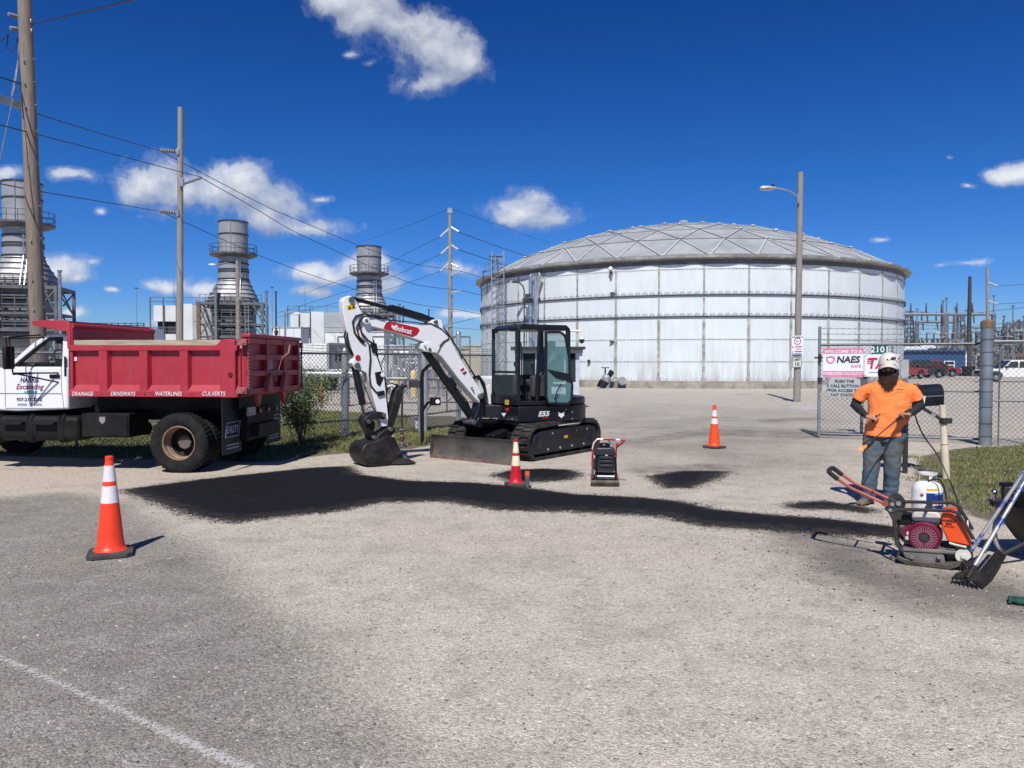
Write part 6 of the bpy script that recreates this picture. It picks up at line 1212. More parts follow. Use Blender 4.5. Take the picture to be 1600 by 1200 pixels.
p=Fh.py(788,646,.9); mb=MB(); mb.prism([(-.05,.03),(.05,.03),(0,-.04)],Fh.py(787,648,.951),-X3,Z3,0,.003); mb.build('decal',signw,ho); mb=MB(); mb.prism([(-.04,.03),(.05,.03),(.03,-.02),(-.03,-.02)],Fh.py(792,640,.951),-X3,Z3,0,.002); mb.build('decal',red2,ho)
# cab
cx0,cx1,cy0,cy1,cz0,cz1=-.40,.74,-.06,.93,.97,2.42
Cb=MB(); Cb.b2((cx0,cy0,cz0),(cx1,cy1,cz0+.07)); cab_=Cb.build('cab_floor',exb,X_,bevel=.01)
roof=[(cx0+.02,cz1-.06),(cx0+.10,cz1),(cx1-.12,cz1),(cx1-.01,cz1-.07),(cx1-.01,cz1-.10),(cx0+.02,cz1-.10)]
mb=MB(); mb.prism(roof,(0,cy1,0),X3,Z3,0,cy1-cy0); mb.build('cab_roof',exb,X_,bevel=.03,seg=3)
def strut(nm,p,q,w=.05,h=None,par=X_): mb=MB(); mb.beam(p,q,w,h or w); return mb.build(nm,exb,par,bevel=.012)
for y in(cy0+.03,cy1-.03):
    strut('pillar',(cx1-.03,y,cz0+.05),(cx1-.035,y,cz1-.08),.055); strut('pillar',(cx0+.04,y,cz0+.05),(cx0+.05,y,cz1-.08),.08,.06)
    strut('pillar',(.33 if y>.5 else .2,y,cz0+.05),(.27 if y>.5 else .2,y,cz1-.08),.06,.05)
strut('crossbar',(cx1-.03,cy0,1.56),(cx1-.03,cy1,1.56),.04); strut('crossbar',(cx0+.04,cy0,1.30),(cx0+.04,cy1,1.30),.06); strut('crossbar',(cx0+.04,cy0+.03,1.25),(cx1-.03,cy0+.03,1.25),.05,.5)
strut('crossbar',(cx1-.03,cy0,cz0+.10),(cx1-.03,cy1,cz0+.10),.06,.12)
gl=M('cab_glass',(.35,.50,.48),.03,var=0,alpha=.08); gl2=M('tinted_door_glass',(.16,.32,.33),.05,var=0,alpha=.42)
def pane(nm,pts,mat=gl): mb=MB(); mb.add(pts,[tuple(range(len(pts)))]); return mb.build(nm,mat,X_,smooth=0)
xf_=cx1-.015; pane('windscreen',[(xf_,cy0+.06,1.58),(xf_,cy1-.06,1.58),(xf_,cy1-.06,cz1-.12),(xf_,cy0+.06,cz1-.12)]); pane('lower_windscreen',[(xf_,cy0+.06,1.2),(xf_,cy0+.22,1.10),(xf_,cy1-.22,1.10),(xf_,cy1-.06,1.2),(xf_,cy1-.06,1.54),(xf_,cy0+.06,1.54)])
pane('side_window',[(cx0+.08,cy0+.02,1.5),(cx1-.06,cy0+.02,1.5),(cx1-.06,cy0+.02,cz1-.12),(cx0+.08,cy0+.02,cz1-.12)]); pane('rear_window',[(cx0+.02,cy0+.08,1.4),(cx0+.02,cy1-.08,1.4),(cx0+.02,cy1-.08,cz1-.12),(cx0+.02,cy0+.08,cz1-.12)])
# door swung back against the rear quarter
D_=[(853,519),(876,519),(883,525),(889,560),(890,588),(894,600),(893,622),(888,631),(856,630),(853,618)]
dp=[Fh.py(a,b_,cy1+.10) for a,b_ in D_]; mb=MB(); n=len(dp)
for i in range(n): a,b_=dp[i],dp[(i+1)%n]; mb.beam(a,b_,.045,.04)
a=Fh.py(855,578,cy1+.10); b_=Fh.py(889,588,cy1+.10); mb.prism([(q.x,q.z) for q in (Fh.py(855,577,cy1+.1),Fh.py(888,584,cy1+.1),Fh.py(892,597,cy1+.1),Fh.py(868,590,cy1+.1))],(0,cy1+.12,0),X3,Z3,0,.04); dr=mb.build('door',exb,X_,bevel=.01)
mb=MB(); mb.prism([(q.x,q.z) for q in dp],(0,cy1+.10,0),X3,Z3,0,.006); mb.build('door_glass',gl2,dr,smooth=0)
mb=MB(); mb.tube([Fh.py(877,600,cy1+.14),Fh.py(870,612,cy1+.16),Fh.py(867,625,cy1+.14)],.012,6); mb.build('door_handle',exb,dr)
# handle rail on the cab opening, interior
mb=MB(); mb.tube([(.69,cy1+.0,1.35),(.69,cy1+.05,1.45),(.69,cy1+.05,2.0),(.69,cy1,2.1)],.014,6); mb.build('grab_rail',exb,X_)
sm_=M('seat_vinyl',(.045,.045,.048),.7,var=.15)
mb=MB(); mb.b2((-.18,.22,1.28),(.32,.70,1.42)); mb.build('seat',sm_,X_,bevel=.05,seg=3); mb=MB(); mb.prism([(-.16,1.40),(-.30,1.95),(-.18,1.98),(-.02,1.42)],(0,.68,0),X3,Z3,0,.44); mb.build('seat_back',M('seat_grey',(.13,.13,.135),.7,var=.1),X_,bevel=.04,seg=3); mb=MB(); mb.b2((-.30,.34,1.98),(-.20,.58,2.14)); mb.build('headrest',sm_,X_,bevel=.03)
mb=MB(); mb.b2((-.15,.28,1.03),(.25,.64,1.28)); mb.build('seat_base',sm_,X_,bevel=.02)
for y in(.14,.76): mb=MB(); mb.b2((-.05,y-.07,1.1),(.36,y+.07,1.50)); mb.build('console',sm_,X_,bevel=.03); mb=MB(); mb.tube([(.30,y,1.5),(.33,y,1.68)],.014,6); mb.ell((.335,y,1.70),(.03,.03,.05)); mb.build('joystick',hose,X_)
for y in(.36,.5): mb=MB(); mb.tube([(.55,y,1.05),(.52,y,1.42),(.50,y,1.48)],.013,6); mb.build('travel_lever',hose,X_)
mb=MB(); mb.b2((.10,.70,1.10),(.20,.80,1.22)); mb.build('label_box',M('decal_cream',(.6,.52,.25),.6,var=.1),X_)
mb=MB(); mb.prism([(-.07,.05),(.07,.05),(.07,-.04),(-.07,-.04)],Fh.px(792,629,cx1+.006),Y3,Z3,-.003,.003); mb.build('decal',MATS['decal_yellow'],X_)
mb=MB(); mb.cyl((cx1-.25,.4,cz1),(cx1-.25,.4,cz1+.03),.03,.03,10); mb.b2((cx1-.03,cy0+.1,cz1-.14),(cx1+.05,cy0+.22,cz1-.06)); mb.b2((cx1-.03,cy1-.22,cz1-.12),(cx1+.05,cy1-.1,cz1-.05)); mb.build('work_lamp',blk2,X_,bevel=.01)
mb=MB(); mb.prism([(q.x,q.z) for q in [Fh.py(757,606,.0),Fh.py(765,600,.0),Fh.py(766,632,.0),Fh.py(757,628,.0)]],(0,.03,0),X3,Z3,0,.05); mb.build('front_cover',exw,X_)
# swing frame and boom plane
Fo=Vector((-.70,14.12,0)); bu=Vector((-.82,-.573,0)).normalized(); bn=Vector((bu.y,-bu.x,0)); 
if bn.y>0: bn=-bn      # towards the camera
I_=Fh.I; ul=Fh.Rm@bu; nl=Fh.Rm@bn; zl=Vector((0,0,1))
def bp2(px,py,off=0): # local-house coordinates of a pixel on the boom plane
    return I_@onplane(px,py,Fo+bn*off,bn)
O_=I_@Fo
def plate(nm,pts,t0,t1,mat,par=X_,bev=.012,off=None):
    q=[bp2(a,b_,t1) for a,b_ in pts]; c=[((p-O_).dot(ul),p.z) for p in q]; mb=MB(); w_=ul.cross(zl); sgn=1 if w_.dot(nl)>0 else -1
    if sgn>0: mb.prism(c,O_*1.0-Vector((0,0,O_.z)),ul,zl,t0,t1)
    else: mb.prism(c,O_*1.0-Vector((0,0,O_.z)),ul,zl,-t1,-t0)
    return mb.build(nm,mat,par,bevel=bev,smooth=30)
def pin(px,py,t0,t1,r,mat=steel,par=X_,nm='pin'):
    a=bp2(px,py,t1); b_=a-nl*(t1-t0); mb=MB(); mb.cyl(b_,a,r,r,14); return mb.build(nm,mat,par,bevel=.004)
def btube(nm,pts,r,mat,par=X_,off=0,n=10):
    mb=MB(); mb.tube([bp2(a,b_,o) for a,b_,o in [(p+(off,)) if len(p)==2 else p for p in pts]],r,n); return mb.build(nm,mat,par)
BO=[(568,500),(571,495),(578,494.5),(595,499),(606,502),(660,507),(669,505),(677,499.5),(690,499.5),(693,513),(700,523),(710,542),(723,565),(740,592),(753,613),(757,624),(749,630),(741,621),(716,591),(690,557),(681,551),(672,538),(655,532),(600,515),(576,509),(570,507)]
bo=plate('boom',BO,-.11,.11,exw)
plate('boom_lug',[(659,537),(668,534),(678,541),(683,552),(676,551),(663,549),(659,545)],-.13,.13,exw,bo)
plate('badge',[(600,511),(604,503),(612,503),(636,508),(653,512),(656,516),(651,524),(644,526.5),(600,513.5)],.111,.114,red2,bo,bev=0)
c=bp2(630,515.5,.116); ru=(bp2(642,518.5,.116)-bp2(618,512.5,.116)).normalized(); text('lettering','Bobcat',.13,signw,bo,c,ru,zl,.03,sx=.9,lift=.002); c=bp2(615.5,511,.117); cat(signw,bo,c,.10,ru,ru.cross(Vector(nl)).normalized()*-1 if ru.cross(Vector(nl)).z<0 else ru.cross(Vector(nl)).normalized())
plate('warning_label',[(718,576),(724,572),(731,583),(726,588)],.111,.113,signw,bo,bev=0); plate('warning_label',[(719,578),(724,574.5),(726,577.5),(721,581)],.113,.115,red2,bo,bev=0); plate('warning_label',[(722,583),(728,579.5),(729.5,582.5),(725.5,586)],.113,.115,MATS['letter_maroon'],bo,bev=0)
for a,b_,r in((682,503,.035),(672,546,.03),(664.5,541,.014),(666,544,.014),(738,606,.014),(740.5,610,.014)): pin(a,b_,-.15,.15,r,steel,bo)
pin(573,501,-.17,.17,.06,exw,bo); pin(573,501,.17,.18,.03,steel,bo)
btube('hydraulic_hose',[(677,499),(693,512),(700,521),(710,537),(722,556),(735,577),(741,586),(750,594),(757,610)],.014,hose,bo,.06); btube('hydraulic_hose',[(606,500),(640,503),(660,505.5),(672,505),(690,514),(700,524),(701,530),(694,534),(688,543),(684,551)],.010,hose,bo,.118); btube('hydraulic_hose',[(702,529),(693,534),(687,541)],.012,hose,bo,.118); btube('hydraulic_hose',[(740,590),(748,588),(756,600),(759,616),(756,640)],.03,hose,bo,.02)
for k_ in range(3): btube('hydraulic_hose',[(668+k_*2,552),(678+k_*3,566),(686+k_*3,580),(700+k_*3,598),(722+k_*3,625),(738,645)],.013,hose,bo,-.05+.04*k_)
# cylinders
btube('boom_cylinder',[(664,548),(735,650)],.068,exb,X_,0,18); btube('cylinder_band',[(700,594),(708,605)],.088,exb,X_,0,14); btube('boom_cylinder_rod',[(733,648),(742,662)],.05,steel,X_)
btube('arm_cylinder',[(607,481.5),(676,501.5)],.062,exb,X_,0,18); btube('arm_cylinder_rod',[(550,466),(609,482)],.034,exb,X_); btube('hydraulic_pipe',[(612,477),(660,491),(672,496)],.014,hose,X_,.03)
AR=[(535,470),(539,464.5),(545,462),(551,463),(556,469),(561,479),(566,489),(573,498),(580,506),(582,520),(584,545),(590,560),(597,580),(601,592),(607,652),(606,666),(597,667),(590,645),(580,608),(573,583),(562,577.5),(553,573),(550,567),(554,560),(548,537),(541,512),(536,486)]
ar=plate('arm',AR,-.085,.085,exw)
plate('arm_cover',[(582,525),(588,540),(592,560),(602,592),(606,605),(600,600),(594,580),(586,556)],-.05,.05,exb,ar)
pin(550,468,-.12,.12,.05,steel,ar); pin(559.5,559,.085,.10,.048,red2,ar,'red_cap'); pin(559,571,-.12,.12,.05,steel,ar); pin(559,571,.085,.088,.075,exw,ar,'boss'); pin(598,586,-.11,.11,.035,exw,ar,'boss')
plate('warning_label',[(541.5,478),(553,473.5),(557,482),(543,485)],.086,.088,M('warning_yellow',(.70,.45,.02),.45,var=0),ar,bev=0)
plate('warning_symbol',[(544,483),(547,477.5),(549,482.5)],.088,.090,blackm,ar,bev=0); plate('warning_symbol',[(550,482),(552.5,476),(555,481)],.088,.090,blackm,ar,bev=0)
btube('hydraulic_hose',[(582,494),(570,490),(556,494),(551,503),(554,520),(562,531),(568,537)],.016,hose,ar,.10); btube('hydraulic_hose',[(600,498),(585,493),(567,495),(561,505),(565,520),(575,532),(583,537)],.016,hose,ar,.13); btube('hydraulic_hose',[(590,494),(574,493),(562,500),(557,512),(561,526),(570,535)],.014,hose,ar,.115)
btube('hydraulic_hose',[(549,508),(541,514),(538,524),(541,538),(548,552),(554,560)],.014,hose,ar,.02); btube('hydraulic_hose',[(550,511),(544,517),(542,528),(546,543),(553,555)],.014,hose,ar,.07); btube('hydraulic_hose',[(577,540),(579,560),(577,585),(579,602),(587,612),(597,617)],.014,hose,ar,.10); btube('hydraulic_hose',[(588,542),(590,570),(600,600),(601,625)],.014,hose,ar,.06)
btube('hydraulic_hose',[(572,642),(576,636),(583,636),(588,644),(587,652)],.010,hose,ar,.05)
plate('hose_clamp',[(590,612),(601,610),(602,617),(591,620)],.085,.12,exb,ar); plate('valve_block',[(580,537),(589,536),(591,550),(583,552)],-.02,.12,exb,ar); plate('thumb_cylinder_mount',[(586,582),(596,580),(599,592),(594,604),(589,600)],-.03,.10,blk2,ar)
btube('bucket_cylinder',[(554,573),(567,632)],.058,exb,X_,.0,16); btube('bucket_cylinder_rod',[(566,632),(571.5,658)],.032,rod_,X_); btube('bucket_cylinder_pipe',[(560,578),(573,612),(584,640)],.012,steel,X_,.08)
btube('thumb_cylinder',[(600,590),(604,640)],.03,exb,X_,.0)
plate('bucket_link',[(568,658),(572,652),(580,646),(592,643),(602,645),(604,652),(600,656),(592,653),(583,656),(577,663),(572,665)],-.14,.14,bkt); plate('bucket_link',[(568,660),(573,656),(578,664),(586,676),(590,686),(585,690),(576,680)],-.10,.10,bkt)
plate('tie_link',[(580,655),(587,660),(585,672),(580,676),(577,668)],-.05,.05,bkt)
for a,b_ in((577,659),(601,649),(586,684),(611,671),(610.5,671),(592,688)): pin(a,b_,-.17,.17,.035,steel)
plate('quick_coupler',[(583,690),(592,679),(606,668),(616,667),(619,674),(612,682),(600,690),(588,697)],-.12,.12,bkt)
# bucket shell
BK=[(575,692),(586,690),(600,684),(608,681),(616,683),(626,703),(633,713),(612,724),(596,733),(586,733),(573,727),(566,716),(565,706),(568,698)]
bkw=.27
bk=plate('bucket',BK,-bkw,bkw,bkt,bev=.02); plate('side_cutter',[(606,682),(616,683),(626,703),(630,711),(618,712)],bkw,bkw+.02,bkt,bk,bev=.004); plate('bucket_ear',[(586,692),(600,681),(608,683),(594,703)],-.10,.10,bkt,bk)
for k_ in range(5): o_=-bkw+.03+k_*(2*bkw-.06)/4; plate('tooth',[(628,708),(640,717),(630,719)],o_-.03,o_+.03,steel,bk,bev=.003)
TB=[(606,662),(609,648),(614,630),(619,610),(624,605),(636,601.5),(638,604),(632,607),(629,614),(627,628),(622,647),(617,660),(613,672),(607,671)]
th=plate('thumb',TB,-.09,.09,bkt,bev=.01); btube('thumb_tip',[(605,604),(612,602),(617,604)],.02,signw,th,.06)
btube('thumb_link',[(603,612),(606,604),(612,601),(621,603)],.03,exb,th,.0)
# swing post
plate('swing_frame',[(737,662),(743,650),(747,640),(752,616),(757,618),(757,640),(760,658),(752,664),(742,667)],-.12,.12,exb); plate('swing_frame',[(742,664),(748,652),(770,650),(776,658),(772,666),(750,668)],-.14,.14,exb); btube('swing_cylinder_rod',[(752,654.5),(790,655)],.028,rod_,X_,.22); btube('swing_cylinder',[(775,655),(800,656)],.05,exb,X_,.22)
pin(752,619,-.17,.17,.05,steel); pin(741,660,-.16,.16,.05,steel)
# ================================================================ TRAFFIC CONES
def orange(name,c): return M(name,c,.38,var=.06,vs=6,dirt=(c[0]*.55,c[1]*.6+.02,.03),ds=7,dt=(.66,.95))
def sleeve(name,c):
    m=M(name,c,.35,var=.07,vs=9,dirt=(c[0]*.7,c[1]*.66,c[2]*.6),ds=9,dt=(.6,.9)); return m
def cone(loc,H,rz,label,oc,wc,bands,base=.37,round_=False):
    T=thing('traffic_cone',label,'traffic cone',loc,rz,'orange traffic cones around the work area'); s=H/.9; br=.125*s; tr_=.03*s; f=lambda z:br+(tr_-br)*(z/H)
    mb=MB(); mb.lathe([(br+.03,.045),(br+.012,.055),(br,.075)]+[(f(z),z) for z in np.linspace(.09,H*.95,10)]+[(tr_*1.0,H*.955),(tr_*1.15,H*.965),(tr_*1.15,H*.992),(tr_*.9,H),(tr_*.6,H),(tr_*.55,H-.05)],n=36); mb.lathe([(f(H*.35)+.001,H*.345),(f(H*.35)+.002,H*.35),(f(H*.355)+.001,H*.355)],n=36); mb.build('cone_body',oc,T,smooth=40)
    for a,b_ in bands: mb=MB(); mb.lathe([(f(a*H)+.0005,a*H),(f(a*H)+.003,a*H+.002),(f(b_*H)+.003,b_*H-.002),(f(b_*H)+.0005,b_*H)],n=36); mb.build('reflective_band',wc,T,smooth=40)
    mb=MB(); h=base/2*s
    if round_: mb.lathe([(h*1.0,.0),(h*1.08,.01),(h*1.08,.035),(h*.98,.045),(br,.05)],n=40)
    else:
        q=[]; c=.045
        for (sx_,sy_) in((1,1),(-1,1),(-1,-1),(1,-1)): q+= [(sx_*h,sy_*(h-c)),(sx_*(h-c),sy_*h)] if sx_*sy_>0 else [(sx_*(h-c),sy_*h),(sx_*h,sy_*(h-c))]
        q=q[::-1] if False else q; mb.prism(q,(0,0,0),X3,Y3,.006,.042); mb.loft([[Vector((x*k,y*k,z)) for x,y in q] for k,z in((.97,.042),(.80,.052))])
    mb.build('rubber_base',M('cone_base_rubber',(.055,.05,.046),.75,var=.2,vs=6,dirt=(.16,.145,.125),ds=6,dt=(.5,.9)),T,bevel=.004); return T
p=gp(173,867); cone((p.x,p.y,0),.90,R(24),'nearest orange cone with black square base, alone in the left foreground',orange('cone_orange',(.85,.055,.018)),sleeve('sleeve_white',(.70,.66,.68)),((.53,.70),(.745,.905)))
p=gp(806,759); cone((p.x,p.y,0),.665,R(12),'small faded red cone with cream bands beside the orange topped pipe',orange('cone_red',(.55,.012,.03)),sleeve('sleeve_cream',(.78,.70,.48)),((.43,.64),(.70,.93)),base=.40)
p=gp(1116,700); cone((p.x,p.y,0),.875,R(35),'orange cone standing alone on the drive in front of the tank',orange('cone_orange_bright',(.88,.075,.012)),sleeve('sleeve_white',(.70,.66,.68)),((.56,.69),(.735,.88)),base=.38)
p=gp(824,762); T=thing('orange_capped_pipe','short grey pipe with an orange painted top right beside the small red cone','pipe',p); mb=MB(); mb.cyl((0,0,0),(0,0,.17),.034,.032,14); mb.build('pipe_body',M('pipe_dull_grey',(.16,.16,.15),.6,.3,var=.3,vs=12),T); mb=MB(); mb.cyl((0,0,.17),(0,0,.225),.036,.035,14); mb.build('painted_top',M('marking_orange',(.85,.10,.02),.5,var=.1),T); mb=MB(); mb.lathe([(.05,0),(.055,.012),(.05,.03),(.034,.032)],n=12); mb.build('collar',dkst,T)
# pile of asphalt spilling from the bucket
# ================================================================ SMALL PLATE COMPACTOR
p=gp(949,761); T=thing('small_plate_compactor','small black plate compactor with red and white tube handle','plate compactor',(p.x,p.y+.22,0),R(-6)); Fs=Fr((p.x,p.y+.22,0),R(-6)); y0=-.20
L_=lambda a,b_,y=y0: Fs.py(a,b_,y)
def fpl(nm,pts,mat,y=y0,th=.02,par=None,bev=.006): 
    q=[L_(a,b_,y) for a,b_ in pts]; mb=MB(); mb.prism([(v.x,v.z) for v in q],(0,y+th,0),X3,Z3,0,th); return mb.build(nm,mat,par or T,bevel=bev)
cast=M('cast_steel_plate',(.10,.085,.075),.55,.5,var=.3,vs=7,dirt=(.22,.18,.14),ds=6,dt=(.5,.85)); mil=M('moulded_black_plastic',(.022,.024,.030),.45,var=.12,vs=8); mr=M('frame_red',(.45,.012,.02),.35,var=.05)
mb=MB(); mb.prism([(-.24,.06),(-.20,.0),(.20,.0),(.26,.09),(.25,.11),(.18,.05),(-.18,.05),(-.23,.10)],(0,0,0),Y3,Z3,-.21,.19) ; mb.build('base_plate',cast,T,bevel=.006)
mb=MB(); mb.b2((-.15,-.13,.05),(.14,.12,.15)); mb.cyl((-.15,-.03,.13),(.14,-.03,.13),.055,.055,14); mb.build('exciter',steel,T,bevel=.01)
mb=MB(); mb.prism([(-.15,.20),(-.165,.26),(-.14,.44),(-.12,.46),(.10,.46),(.125,.44),(.13,.24),(.12,.20)],(0,.16,0),X3,Z3,0,.30); hou=mb.build('housing',mil,T,bevel=.018,seg=3)
mb=MB(); mb.prism([(-.17,.43),(-.165,.50),(-.12,.545),(.09,.545),(.13,.50),(.135,.43)],(0,.17,0),X3,Z3,0,.34); mb.build('hood',mil,T,bevel=.02,seg=3)
mb=MB(); mb.lathe([(.075,.545),(.078,.57),(.065,.595),(.0,.605)],c=(-.02,-.04,0),n=24); mb.build('cap',blackm,T,smooth=30)
for z in(.27,.33,.385): mb=MB(); mb.b2((-.09,-.160,z),(.10,-.142,z+.035)); mb.build('louvre',mil,hou,bevel=.006)
mb=MB(); mb.prism([(-.018,.018),(.018,.018),(.018,.0),(0,-.014),(-.018,.0)],(.01,-.164,.44),X3,Z3,0,.004); mb.build('badge',signw,hou)
for x in(-.13,.14): mb=MB(); mb.tube([(x,-.17,.03),(x,-.175,.30),(x*.96,-.165,.42)],.014,8); mb.build('upright',blackm,T)
mb=MB(); mb.tube([(-.14,-.175,.145),(.12,-.175,.145)],.009,8); mb.build('front_bar',M('bare_steel',(.45,.44,.42),.35,.8,var=.1),T)
for x in(-.18,.155): mb=MB(); mb.tube([(x,-.10,.10),(x-.01,.06,.30),(x,.14,.50),(x+.015,.12,.58)],.013,8); mb.build('side_tube',mr,T)
mb=MB(); mb.tube([(-.185,-.02,.51),(-.165,-.06,.60),(-.12,-.08,.655),(.03,-.08,.655),(.065,-.05,.60),(.08,-.02,.53)],.013,8); mb.build('white_tube',exw,T)
mb=MB(); mb.tube([(-.16,.10,.52),(-.13,.02,.60),(-.085,-.05,.655),(.0,-.10,.655),(.27,-.10,.645),(.24,.02,.60),(.16,.12,.52)],.013,8); mb.build('handle',mr,T); mb=MB(); mb.tube([(.14,-.101,.651),(.20,-.101,.649)],.0145,8); mb.build('grip_sticker',signw,T)
mb=MB(); mb.ell((-.17,-.02,.30),(.02,.06,.09)); mb.box((-.18,-.05,.18),(.04,.1,.08)); mb.build('engine',steel,T)
# ================================================================ ORANGE PLATE COMPACTOR
OCo=Vector((3.60,6.69,0)); och=R(-30); T=thing('plate_compactor','orange and black plate compactor with magenta engine fan and long red handle, lower right','plate compactor',OCo,och); Fc=Fr(OCo,och)
C_=lambda a,b_,y=-.22: Fc.py(a,b_,y)
def cxz(pts,y=-.22): return [(C_(a,b_,y).x,C_(a,b_,y).z) for a,b_ in pts]
org=M('compactor_orange',(.78,.085,.015),.38,var=.06,vs=5,coat=.2,dirt=(.35,.06,.03),ds=7,dt=(.64,.95)); blk3=M('powder_black',(.03,.029,.028),.5,var=.2,vs=8,dirt=(.12,.105,.09),ds=6,dt=(.55,.9)); deck=M('dusty_grey_deck',(.16,.15,.14),.7,.2,var=.25,vs=6)
pts=[(1399,876),(1403,871),(1412,876),(1425,879),(1480,884),(1496,880),(1503,872),(1507,876),(1500,888),(1486,893),(1440,889),(1415,885)]
q=cxz(pts); zmin=min(z for x,z in q); mb=MB(); mb.prism([(x,z-zmin+.0) for x,z in q],(0,.22,0),X3,Z3,0,.44); mb.build('base_plate',cast,T,bevel=.006)
q=cxz([(1408,862),(1474,864),(1477,882),(1428,880),(1414,873)]); mb=MB(); mb.prism(q,(0,.16,0),X3,Z3,0,.36); mb.build('exciter_housing',deck,T,bevel=.012)
q=cxz([(1409,857),(1476,860),(1500,862),(1498,867),(1474,866),(1411,862)]); mb=MB(); mb.prism(q,(0,.20,0),X3,Z3,0,.41); mb.build('deck',deck,T,bevel=.008)
for a in(1425,1468): v=C_(a,869,-.205); mb=MB(); mb.cyl(v,v-Y3*.03,.02,.02,10); mb.build('bolt',MATS['bare_steel'],T)
v=C_(1505,868,-.20); mb=MB(); mb.cyl(v,v-Y3*.02,.058,.058,24); mb.cyl(v-Y3*.02,v-Y3*.03,.02,.02,10); mb.build('front_disc',M('cream_disc',(.55,.53,.46),.5,var=.15),T); mb=MB(); mb.cyl(v+Y3*.3,v+Y3*.001,.068,.068,20); mb.build('eccentric_case',blk3,T)
mb=MB(); mb.tube([C_(1483,848,-.23),C_(1492,851,-.23),C_(1510,855,-.23)],.010,6); mb.build('clamp_bar',MATS['cream_disc'],T)
# roll cage
for y in(-.22,.20):
    mb=MB(); P=[(1411,862),(1402,852),(1398,830),(1397,812),(1390,801),(1404,796),(1450,797),(1486,798),(1497,803),(1508,820),(1521,842)]; w_=[Fc.py(a,b_,-.22) for a,b_ in P]; mb.tube([Vector((v.x,y,v.z)) for v in w_],.015,10); mb.build('cage_tube',blk3,T)
w0=C_(1452,797); mb=MB(); mb.tube([(w0.x-.02,-.22,w0.z),(w0.x,-.05,w0.z+.05),(w0.x,.20,w0.z)],.014,8); mb.build('cross_tube',blk3,T)
w0=C_(1397,806); mb=MB(); mb.tube([(w0.x,-.22,w0.z),(w0.x,.20,w0.z)],.014,8); mb.build('cross_tube',blk3,T)
for y in(-.225,.195): mb=MB(); q=cxz([(1382,795),(1388,780),(1402,783),(1412,796),(1408,812),(1400,812)]); mb.prism(q,(0,y+.012,0),X3,Z3,0,.014); mb.build('handle_bracket',blk3,T,bevel=.003)
for y in(-.24,):
    for a,b_,r in((1383,787,.028),(1394,788,.018),(1391,797,.014),(1404,787,.02)): v=C_(a,b_,y); mb=MB(); mb.cyl(v,v+Y3*.02,r,r,14); mb.build('pivot_bolt',M('pivot_red_brown',(.30,.09,.06),.5,.2,var=.2) if r>.025 else MATS['bare_steel'],T)
# handle: two tubes joined by a grip
hr_=M('handle_red',(.42,.10,.075),.4,.1,var=.15,vs=8)
n1=[C_(a,b_,-.17) for a,b_ in((1383,787),(1330,763),(1324,759),(1308,748))]; n2=[Vector((v.x,.14,v.z)) for v in n1]
for n_ in(n1,n2): mb=MB(); mb.tube(n_,.0135,10); mb.build('handle_tube',hr_,T)
e=C_(1294,737,-.17); mb=MB(); g0=n1[-1]; d_=Vector((e.x-g0.x,0,e.z-g0.z)); mb.tube([g0-d_*.1,g0+d_*.7,g0+d_*.96+Y3*.02,g0+d_*1.04+Y3*.07,Vector((g0.x,.14,g0.z))+d_*1.04-Y3*.07,Vector((g0.x,.14,g0.z))+d_*.96-Y3*.02,Vector((g0.x,.14,g0.z))+d_*.7,Vector((g0.x,.14,g0.z))-d_*.1],.021,10); mb.build('grip',M('grip_foam',(.018,.018,.018),.9,var=.1,bump=.3),T)
mb=MB(); k_=n1[1].lerp(n1[0],.55); mb.tube([(k_.x,-.17,k_.z),(k_.x,.14,k_.z)],.010,8); mb.build('handle_brace',blk3,T)
mb=MB(); mb.tube([n2[0]+X3*.02,Vector((n2[0].x+.10,.14,n2[0].z-.05))],.02,8); mb.build('handle_brace',blk3,T)
# engine
eng=M('engine_magenta',(.15,.012,.038),.4,var=.15,vs=8,dirt=(.16,.09,.08),ds=8,dt=(.58,.9)); crm=M('engine_cream',(.52,.50,.44),.45,var=.1,vs=8)
v=C_(1444,840,-.19); mb=MB(); mb.cyl((v.x,.08,v.z),(v.x,-.12,v.z),.13,.125,28); mb.b2((v.x-.16,-.09,v.z-.10),(v.x+.12,.10,v.z+.05)); mb.build('crankcase',M('engine_aluminium',(.20,.19,.185),.5,.4,var=.25,vs=10),T,bevel=.01)
mb=MB(); mb.lathe([(.128,-.12),(.130,-.17),(.112,-.192),(.108,-.188),(.03,-.182),(0,-.182)],c=(v.x,0,v.z),axis='y',n=36); mb.prism([(-.175,.055),(-.13,.09),(0,.115),(.09,.11),(.09,.05),(-.1,-.03),(-.16,-.02)],(v.x,-.12,v.z),X3,Z3,0,.05); fan=mb.build('recoil_cover',eng,T,smooth=35)
mb=MB(); 
for k in range(26): a=2*PI*k/26; c_,s_=math.cos(a),math.sin(a); mb.beam((v.x+.045*c_,-.1905,v.z+.045*s_),(v.x+.10*c_,-.191,v.z+.10*s_),.006,.009)
mb.build('fan_slots',M('slot_pale',(.27,.10,.14),.6,var=0),fan,smooth=0)
mb=MB(); mb.lathe([(.038,-.183),(.036,-.2),(.0,-.203)],c=(v.x,0,v.z),axis='y',n=18); mb.build('starter_hub',blk3,fan)
q=C_(1446,809,-.17); mb=MB(); mb.prism([(-.11,-.045),(-.10,.02),(-.07,.055),(.08,.055),(.115,.02),(.12,-.045)],(q.x,.06,q.z),X3,Z3,0,.20); mb.build('fuel_tank',crm,T,bevel=.018,seg=3); mb=MB(); mb.b2((q.x-.125,-.15,q.z-.055),(q.x+.13,.07,q.z-.045)); mb.build('tank_seam',blk3,T); mb=MB(); mb.cyl((q.x+.02,-.03,q.z+.055),(q.x+.02,-.03,q.z+.075),.03,.03,14); mb.build('fuel_cap',blk3,T)
